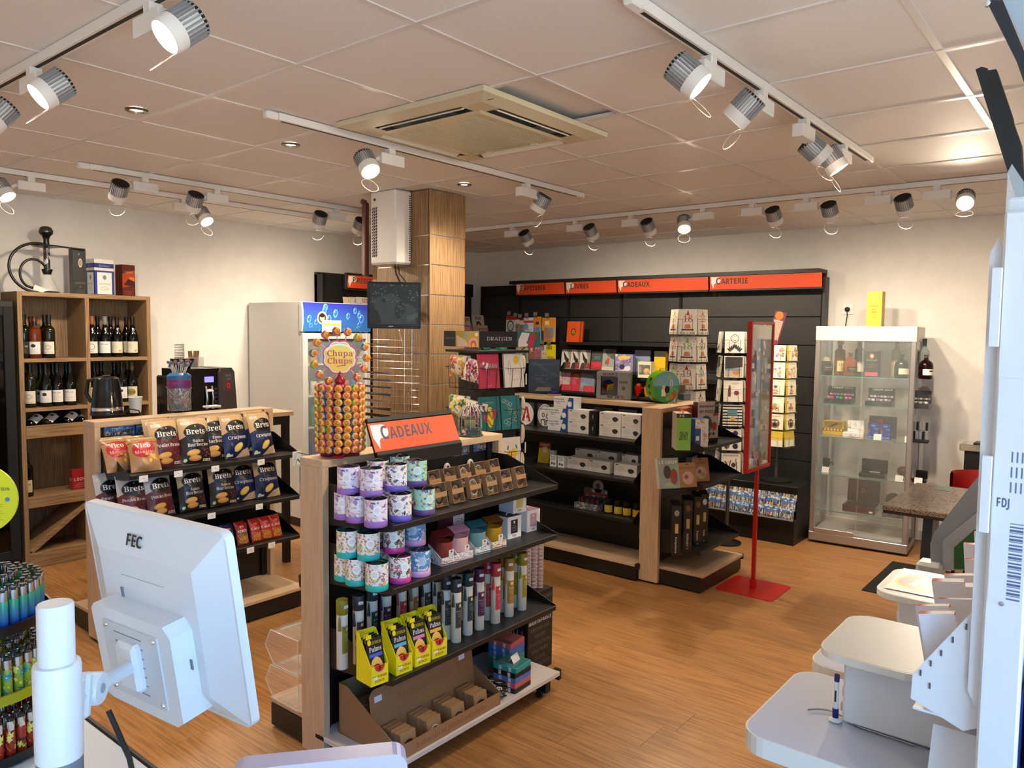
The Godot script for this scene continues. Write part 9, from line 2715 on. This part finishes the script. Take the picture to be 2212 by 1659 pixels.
	fc.ell(64, 48, 58, 38, "d8b060", -0.2); fc.ell(64, 48, 53, 34, "d87a62", -0.2); fc.poly(PV([W(30, 66), W(46, 30), W(58, 30), W(42, 66)]), "e4dcd0"); fc.text("FLASH", 74, 62, 26, "ecdccc", 0.5, "sansb"); fc.rect(48, 14, 50, 14, "e0c8a0"); fc.text("€", 104, 52, 20, "f0e4d0", 0.5, "sansb")
	var fb := N()
	fb.uv = fc.uv()
	fb.quad(V(-0.08, 0.0145, -0.075), V(-0.08, 0.0145, 0.075), V(0.1, 0.0145, 0.075), V(0.1, 0.0145, -0.075))
	part("oval_print", fb, pm(fc, 0.35), t3)
	for k in 2:
		var x := -0.3 + k * 0.385
		var q := thing("slip_box", ["white slip box under the plain raised tablet", "white slip box under the tablet with the oval print"][k], "box", V(x, 1.001, 1.48))
		part("body", N().bspan(V(0, 0, -0.1), V(0.16, 0.116, 0.1), 0.004), wh, q)
		for i in 4:
			part("slip_tab", N().bspan(V(0.02 + i * 0.006, 0.01 + i * 0.024, -0.108), V(0.14, 0.026 + i * 0.024, -0.1), 0.001), mc(0.8, 0.76, 0.74, 0.6), q)
	var pn := thing("chained_pen", "blue and white pen on a metal bead chain, standing on the large tablet", "pen", PY(1804, 1556, 1.0005))
	part("holder", N().lathe([W(0, 0), W(0.011, 0), W(0.011, 0.002), W(0.006, 0.006), W(0, 0.006)], 14), wh, pn)
	part("barrel", N().rod(V(0, 0.006, 0), V(0.001, 0.07, 0), 0.0042, 8), mc(0.85, 0.85, 0.86, 0.3), pn)
	part("cap", N().rod(V(0, 0.003, 0), V(0, 0.022, 0), 0.0055, 8), mc(0.05, 0.08, 0.35, 0.3), pn)
	part("tail", N().rod(V(0.001, 0.07, 0), V(0.001, 0.082, 0), 0.0046, 8), mc(0.05, 0.08, 0.35, 0.3), pn)
	part("lettering", N().box(V(-0.0042, 0.045, 0.0), V(0.0006, 0.02, 0.003)), mc(0.1, 0.1, 0.15, 0.5), pn)
	var ch := []
	for i in 22:
		var t := i / 21.0
		ch.append(PY(lerpf(1745, 1975, t), lerpf(1533, 1610, t) - 14 * sin(PI * minf(1.0, t * 2.2)) * (1.0 if t < 0.45 else 0.0), 1.0025) - pn.position)
	part("chain", N().tube(ch, 0.0016, 5), mc(0.6, 0.6, 0.6, 0.3, 0.8), pn)
	var tm := thing("slip_terminal", "grey sloping betting terminal housing with a green plate", "terminal", V(0.5, 1.0, zp))
	var sh := PackedVector2Array()
	for q in [[2012, 1232], [2009, 1175], [2018, 1150], [2100, 1045], [2135, 1005], [2150, 1005], [2150, 1232]]:
		var w := PX(q[0], q[1], 0.5)
		sh.append(W(w.z - zp, w.y - 1.0))
	var tb := N()
	tb.t = Transform3D(Basis(Vector3.UP, -PI / 2), Z0)
	tb.prism(sh, -0.25, 0.0)
	part("housing", tb, mc(0.50, 0.51, 0.53, 0.4), tm)
	var sh2 := PackedVector2Array()
	for q in [[2040, 1228], [2040, 1165], [2110, 1108], [2150, 1080], [2150, 1228]]:
		var w2 := PX(q[0], q[1], 0.495)
		sh2.append(W(w2.z - zp, w2.y - 1.0))
	var tb2 := N()
	tb2.t = Transform3D(Basis(Vector3.UP, -PI / 2), V(-0.005, 0, 0))
	tb2.prism(sh2, -0.001, 0.02)
	part("inner_panel", tb2, mc(0.56, 0.57, 0.58, 0.35), tm)
	var sh3 := PackedVector2Array()
	for q in [[2062, 1228], [2062, 1182], [2150, 1105], [2150, 1228]]:
		var w3 := PX(q[0], q[1], 0.48)
		sh3.append(W(w3.z - zp, w3.y - 1.0))
	var tb3 := N()
	tb3.t = Transform3D(Basis(Vector3.UP, -PI / 2), V(-0.024, 0, 0))
	tb3.prism(sh3, -0.001, 0.003)
	part("green_plate", tb3, mc(0.06, 0.30, 0.07, 0.4), tm)
	part("hinge_block", N().bspan(V(-0.03, 0.06, -0.27), V(0.03, 0.1, -0.21), 0.008), mc(0.62, 0.62, 0.6, 0.35), tm)
	part("leg", N().bspan(V(0.05, -1.0, -0.12), V(0.2, 0.06, -0.02), 0.004), mc(0.5, 0.5, 0.52, 0.4), tm)
	var ar := thing("sign_carrier", "dark steel arms above the betting partition carrying a pale sign", "bracket", V(-0.46, 1.85, zp))
	var bar := func(called: String, pts: Array, x: float, th: float, m: Material) -> void:
		var pv := PackedVector2Array()
		for q in pts:
			var w4 := PX(q[0], q[1], x)
			pv.append(W(w4.z - zp, w4.y - 1.85))
		var b4 := N()
		b4.t = Transform3D(Basis(Vector3.UP, -PI / 2), V(x + 0.46, 0, 0))
		b4.prism(pv, -th, 0.0)
		part(called, b4, m, ar)
	var dk := mc(0.035, 0.037, 0.045, 0.5)
	bar.call("lower_arm", [[2107, 150], [2120, 144], [2133, 147], [2133, 152], [2152, 149], [2186, 250], [2188, 262], [2205, 310], [2212, 430], [2196, 432]], -0.45, 0.02, dk)
	bar.call("upper_arm", [[2130, 0], [2166, 0], [2212, 110], [2240, 190], [2240, 260], [2195, 130], [2150, 40]], -0.47, 0.02, mc(0.10, 0.12, 0.15, 0.5))
	bar.call("pale_sign", [[2166, 0], [2170, -60], [2330, -60], [2330, 210], [2240, 180], [2212, 100]], -0.455, 0.01, mc(0.62, 0.66, 0.7, 0.4))
	part("carrier_post", N().rod(V(0.02, 0.0, 0.02), V(0.02, 0.75, 0.03), 0.008, 8), dk, ar)
	part("thumb_screw", N().lathe([W(0, 0), W(0.004, 0), W(0.004, 0.006), W(0, 0.007)], 8), M.chrome, ar, T(PX(2134, 10, -0.48) - V(-0.46, 1.85, zp), 0, 0, 90))
	for i in 5:
		var cv := cover(60, 80, ["d8d4c8", "c8a0b0", "e0d8a0", "b8c8d8", "d8c0b8"][i], ["TV", "AUTO", "INFO", "FOOT", "DECO"][i], ["b82a3a", "2a4a8a", "3a3a3a", "2a7a3a", "7a2a6a"][i], 940 + i)
		carton("newspaper", ["TV magazine", "AUTO magazine", "INFO magazine", "FOOT magazine", "DECO magazine"][i] + " on the aisle side of the betting partition", "magazine", V(-0.38 + i * 0.24, 0.95, zp + 0.056), 0, V(0.21, 0.28, 0.006), cv, "d8d4cc", "magazines behind the betting partition", 0.35)

# ---------- checkout ----------
func make_checkout() -> void:
	var o := thing("checkout_counter", "white checkout counter with black edge, seen from above", "counter", V(-1.42, 0, 0.55))
	part("cabinet", N().span(V(-0.3, 0.0, -0.8), V(0.3, 0.9, 0.75)), M.white, o)
	part("counter_top", N().bspan(V(-0.33, 0.9, -0.85), V(0.34, 0.93, 0.8), 0.003), mc(0.78, 0.80, 0.82, 0.35), o)
	part("black_edge", N().bspan(V(0.34, 0.9, -0.85), V(0.348, 0.932, 0.8), 0.001), M.black, o)
	for k in 3:
		part("inlay_board", N().bspan(V(-0.1 + k * 0.14, 0.93, 0.06 + k * 0.03), V(0.035 + k * 0.14, 0.936, 0.5 + k * 0.05), 0.002), mc(0.74, 0.77, 0.80, 0.3), o)
	var m := thing("checkout_screen", "white checkout screen seen from behind with the letters FEC", "monitor", V(-1.117, 1.248, 0.62))
	m.transform.basis = Basis.from_euler(V(deg_to_rad(8.2), deg_to_rad(-83.9), 0))
	var wm := mc(0.86, 0.86, 0.86, 0.35)
	var w := 0.178
	var h := 0.148
	part("front_bezel", N().prism(rounded(w * 2, h * 2, 0.014, 5), -0.014, 0.0), wm, m)
	part("glass_front", N().bbox(V(0, 0, -0.0145), V(w * 1.86, h * 1.86, 0.001), 0.0003), mc(0.02, 0.02, 0.025, 0.1), m)
	var sh := N()
	var oi := [V(-w + 0.004, -h + 0.004, 0), V(w - 0.004, -h + 0.004, 0), V(w - 0.004, h - 0.004, 0), V(-w + 0.004, h - 0.004, 0)]
	var ii := [V(-w + 0.06, -h + 0.045, 0.02), V(w - 0.06, -h + 0.045, 0.02), V(w - 0.06, h - 0.06, 0.02), V(-w + 0.06, h - 0.06, 0.02)]
	for k in 4:
		sh.quad(oi[k], oi[(k + 1) % 4], ii[(k + 1) % 4], ii[k])
	sh.quad(ii[0], ii[1], ii[2], ii[3])
	part("back_shell", sh, wm, m)
	part("back_housing", N().prism(PV([W(-0.095, -0.135), W(-0.08, -0.14), W(0.085, -0.14), W(0.1, -0.13), W(0.1, 0.0), W(0.085, 0.015), W(-0.09, 0.015), W(-0.1, 0.005)]), 0.004, 0.055), wm, m)
	part("mount_plate", N().prism(rounded(0.14, 0.115, 0.004), 0.055, 0.0575), mc(0.8, 0.8, 0.8, 0.35), m, T(V(0, -0.062, 0)))
	for x in [-0.06, 0.06]:
		for y in [-0.112, -0.012]:
			part("mount_screw", N().lathe([W(0, 0), W(0.004, 0), W(0.003, 0.002), W(0, 0.0025)], 8), M.chrome, m, T(V(x, y, 0.0575), 0, 90))
	for i in 7:
		part("mount_slot", N().bbox(V(-0.005, -0.018 - i * 0.0145, 0.0577), V(0.07, 0.002, 0.0006), 0.0002), mc(0.5, 0.52, 0.55, 0.6), m)
	for y in [0.03, -0.05]:
		part("key_hole", N().bbox(V(-0.05 if y > 0 else 0.102, y, 0.03), V(0.006, 0.016, 0.002), 0.0005), mc(0.45, 0.46, 0.5, 0.6), m)
	part("moulded_line", N().bbox(V(-0.01, 0.052, 0.0202), V(0.11, 0.0012, 0.0005), 0.0001), mc(0.66, 0.66, 0.68, 0.5), m)
	var tx := TextMesh.new()
	tx.text = "FEC"
	var sf := SystemFont.new()
	sf.font_names = PackedStringArray(["Droid Sans"])
	sf.font_weight = 700
	tx.font = sf
	tx.font_size = 22
	tx.pixel_size = 0.0011
	tx.depth = 0.0006
	part("lettering", tx, mc(0.10, 0.10, 0.11, 0.5), m, T(V(-0.022, 0.11, 0.0155), 0, -18))
	var p := thing("screen_pole", "white round mounting pole with grey collar holding the checkout screen", "pole", V(-1.325, 0.932, 0.785))
	part("tube", N().lathe([W(0, 0), W(0.0195, 0), W(0.0195, 0.418), W(0.018, 0.42), W(0, 0.42)], 32), wm, p)
	part("collar", N().lathe([W(0.0195, 0.235), W(0.025, 0.235), W(0.0255, 0.237), W(0.0255, 0.345), W(0.0245, 0.349), W(0.0195, 0.35)], 32), wm, p)
	part("grey_ring", N().lathe([W(0.0195, 0.165), W(0.0248, 0.165), W(0.0248, 0.2), W(0.0243, 0.203), W(0.0248, 0.206), W(0.0248, 0.235), W(0.0195, 0.235)], 32), mc(0.42, 0.46, 0.49, 0.4), p)
	part("collar", N().lathe([W(0.0195, 0.08), W(0.0255, 0.08), W(0.0255, 0.163), W(0.0245, 0.165), W(0.0195, 0.165)], 32), wm, p)
	part("foot", N().lathe([W(0, 0), W(0.06, 0), W(0.06, 0.006), W(0.03, 0.02), W(0.0195, 0.025)], 28), wm, p)
	var mj := m.transform * V(0.0, -0.062, 0.06) - p.position
	var st := V(0.012, 0.285, -0.022)
	var dv := (mj - st)
	var side := dv.normalized()
	part("arm_block", N().bbox(Z0, V(0.02, 0.05, 0.03), 0.004), wm, p, Transform3D(Basis.looking_at(side, Vector3.UP), st + side * 0.025))
	part("arm_plate", N().bbox(Z0, V(0.026, 0.056, 0.014), 0.004), wm, p, Transform3D(Basis.looking_at(side, Vector3.UP), st + side * 0.045))
	part("knuckle", N().lathe([W(0, -0.013), W(0.019, -0.013), W(0.021, -0.01), W(0.021, 0.01), W(0.019, 0.013), W(0, 0.013)], 24), wm, p, Transform3D(Basis.looking_at(side, Vector3.UP) * Basis(Vector3.FORWARD, PI / 2), st + side * 0.078))
	part("knuckle_bolt", N().lathe([W(0, -0.0145), W(0.006, -0.0145), W(0.006, 0.0145), W(0, 0.0145)], 12), mc(0.6, 0.62, 0.65, 0.4), p, Transform3D(Basis.looking_at(side, Vector3.UP) * Basis(Vector3.FORWARD, PI / 2), st + side * 0.078))
	part("arm_link", N().rod(st + side * 0.03, mj, 0.011, 10), wm, p)
	part("tilt_plate", N().bbox(Z0, V(0.05, 0.075, 0.02), 0.006), wm, p, Transform3D(m.transform.basis, mj - m.transform.basis.z * 0.0 + V(0, 0.0, 0)))
	part("second_arm", N().bspan(V(-0.06, 0.105, -0.012), V(-0.02, 0.15, 0.012), 0.004).bspan(V(-0.05, 0.1, -0.02), V(-0.03, 0.16, 0.02), 0.004), wm, p, T(Z0, 30))
	var cbp := [V(-1.2, 1.12, 0.62), V(-1.19, 1.06, 0.66), V(-1.2, 1.0, 0.72), V(-1.26, 0.96, 0.76), V(-1.3, 0.945, 0.8)]
	single("screen_cable", N().tube(cbp, 0.004, 8), M.black, "black cable hanging from the checkout screen to the counter", "cable")
	var d2 := thing("card_terminal", "pale lavender top edge of a device on the counter", "device", V(-1.225, 0.932, 1.15), -39)
	part("body", N().prism(rounded(0.165, 0.328, 0.014, 5), -0.012, 0.012), mc(0.70, 0.66, 0.74, 0.3), d2, T(V(0, 0.164, 0)))
	part("screen_face", N().prism(rounded(0.145, 0.28, 0.006), 0.012, 0.0128), mc(0.42, 0.44, 0.66, 0.15), d2, T(V(0, 0.15, 0)))
	part("foot", N().bspan(V(-0.06, 0, -0.05), V(0.06, 0.01, 0.05), 0.003), mc(0.70, 0.66, 0.74, 0.3), d2)
	make_lighters()

func make_lighters() -> void:
	var at := V(-1.243, 0.932, 0.18)
	var o := thing("lighter_carousel", "three-tier round lighter stand with yellow disc at the picture's edge", "display stand", at)
	part("column", N().cyl(V(0, 0, 0), 0.03, 0.34, 16), M.black, o)
	var tr := [[0.0, Color(0.06, 0.06, 0.07), 0.135], [0.104, Color(0.62, 0.60, 0.02), 0.13], [0.218, Color(0.03, 0.03, 0.05), 0.12]]
	for d in tr:
		part("tray", N().lathe([W(0.03, d[0] + 0.002), W(d[2], d[0] + 0.002), W(d[2] + 0.002, d[0] + 0.02), W(d[2] - 0.002, d[0] + 0.02), W(d[2] - 0.004, d[0] + 0.006), W(0.03, d[0] + 0.006)], 32), mat(d[1], 0.3), o)
	var c := cell(160, 160, "cfc400")
	c.text("ATTENTION", 118, 62, 9, "4a4800", 0.5, "sansb"); c.rect(96, 78, 26, 5, "6a6600"); c.ell(138, 82, 5, 5, "3a6aa0"); c.lines(80, 92, 50, 8, 5, "8a8600"); c.ell(70, 80, 6, 6, "d88aa0")
	var db := N()
	db.uv = ink("cfc400")
	db.prism(disc2(0.062, 40), -0.002, 0.002, c.uv())
	part("yellow_disc", db, pm(c, 0.35), o, T(V(0.012, 0.44, 0.02), -38))
	part("disc_stem", N().rod(V(0, 0.33, 0), V(0.01, 0.4, 0.01), 0.004, 6), M.black, o)
	var bodies := []
	var kinds := [["3a8a5a", "2a58b0", "rainbow"], ["8a9a2a", "2a8a9a", "green patterned"], ["a82a1a", "c84a1a", "red patterned"]]
	for k in 3:
		var lc := cell(48, 60, kinds[k][0])
		if k == 0:
			for i in 60: lc.rect(0, i, 48, 1, Color("3aa070").lerp(Color("2a40b0"), clampf(i / 50.0, 0, 1)) if i % 48 < 60 else Color.WHITE)
		else:
			flowers(lc, 26, [kinds[k][1], "a83a6a" if k == 1 else "3a1a12", "e0d060"], 960 + k, 9.0)
		var b := N()
		b.uv = lc.uv()
		b.lathe([W(0, 0), W(0.0068, 0.0), W(0.0075, 0.001), W(0.0075, 0.05), W(0.007, 0.052)], 10)
		bodies.append([b.mesh(), pm(lc, 0.25)])
	var top := N().lathe([W(0.007, 0.052), W(0.0072, 0.053), W(0.0072, 0.068), W(0.004, 0.069), W(0, 0.069)], 8).mesh()
	var wheel := N().cyl(V(0, 0.066, 0), 0.0045, 0.006, 8).mesh()
	for k in 3:
		var tier: int = 2 - k
		for ring in 3:
			var rr: float = tr[tier][2] - 0.016 - ring * 0.02
			var n := int(TAU * rr / 0.0178)
			for i in n:
				var a := TAU * i / n
				var ps := at + V(rr * sin(a), tr[tier][0] + 0.0065 + (0.012 if ring == 2 else 0.0), rr * cos(a))
				var loc := CB.inverse() * (ps - CP)
				if 1106.0 + F * loc.x / -loc.z < -25.0: continue
				var q := thing("lighter", "%s metal-topped pocket lighter in the %s tray of the lighter stand" % [kinds[k][2], ["upper", "yellow", "bottom"][k]], "lighter", ps, r1() * 360, "lighters in the %s tray" % ["upper", "yellow", "bottom"][k])
				part("body", bodies[k][0], bodies[k][1], q)
				part("metal_top", top, M.chrome, q)
				part("spark_wheel", wheel, mc(0.25, 0.25, 0.26, 0.4, 0.6), q)

# ---------- black display with striped tubes beside the gift shelving ----------
func make_stripe_display() -> void:
	var c := cell(110, 220, "17171a")
	var words := ["AUTRE CRONIC", "PEL DE ENSU", "FABRIQUÉ EN FRANCE", "MADE IN FRANCE", "BRUNO CAR", "NEFISE", "D'INTUITION", "EAU PURE", "BLEUE", "VENEMENTE"]
	for i in 10: c.text(words[i], 55, 24 + i * 20, 15, "d8d8d6" if i == 3 else "5a5a5a", 0.5, "sansb", 104)
	var o := thing("black_card_display", "black card floor display reading MADE IN FRANCE at the end of the gift shelving", "display box", V(1.29, 0, -0.56), 0)
	var b := N()
	b.uv = ink("17171a")
	b.box(V(0, 0.2, 0), V(0.2, 0.4, 0.2), {"f": c.uv(), "l": ink("141416"), "r": c.uv()})
	part("carton", b, pm(c, 0.5), o)
	var e := cell(60, 60, "141416")
	e.text("EAU", 34, 40, 24, "b8b8b8", 0.5, "sans")
	var eb := N()
	eb.uv = e.uv()
	eb.quad(V(-0.1005, 0.13, -0.08), V(-0.1005, 0.13, 0.08), V(-0.1005, 0.28, 0.08), V(-0.1005, 0.28, -0.08))
	part("side_print", eb, pm(e, 0.5), o)
	var sc := cell(32, 160, "d8d2cc")
	for i in 40: sc.rect(0, i * 4, 32, 1.6, ["8a2a2c", "3a3436", "6a2a2a"][i % 3])
	var col := N()
	col.uv = sc.uv()
	col.lathe([W(0, 0), W(0.017, 0), W(0.018, 0.24), W(0, 0.241)], 14)
	var cm := col.mesh()
	for i in 9:
		single("striped_cup_column", cm, pm(sc, 0.6), "column of red-striped paper rolls standing in the black display", "paper rolls", T(V(1.235 + (i % 3) * 0.05, 0.401 + 0.012 * (i % 2), -0.5 - (i / 3) * 0.055)), "striped columns")

func _ready() -> void:
	make_view()
	make_materials()
	make_shell()
	make_ceiling_fittings()
	make_gift_gondola()
	make_crisps()
	make_wine_rack()
	make_coffee_corner()
	make_fridge()
	make_pillar()
	make_press()
	make_notebook_stand()
	make_mask_unit()
	make_back_wall()
	make_carousels()
	make_showcase()
	make_table_corner()
	make_betting_desk()
	make_checkout()
	make_stripe_display()
	finish_sheets()
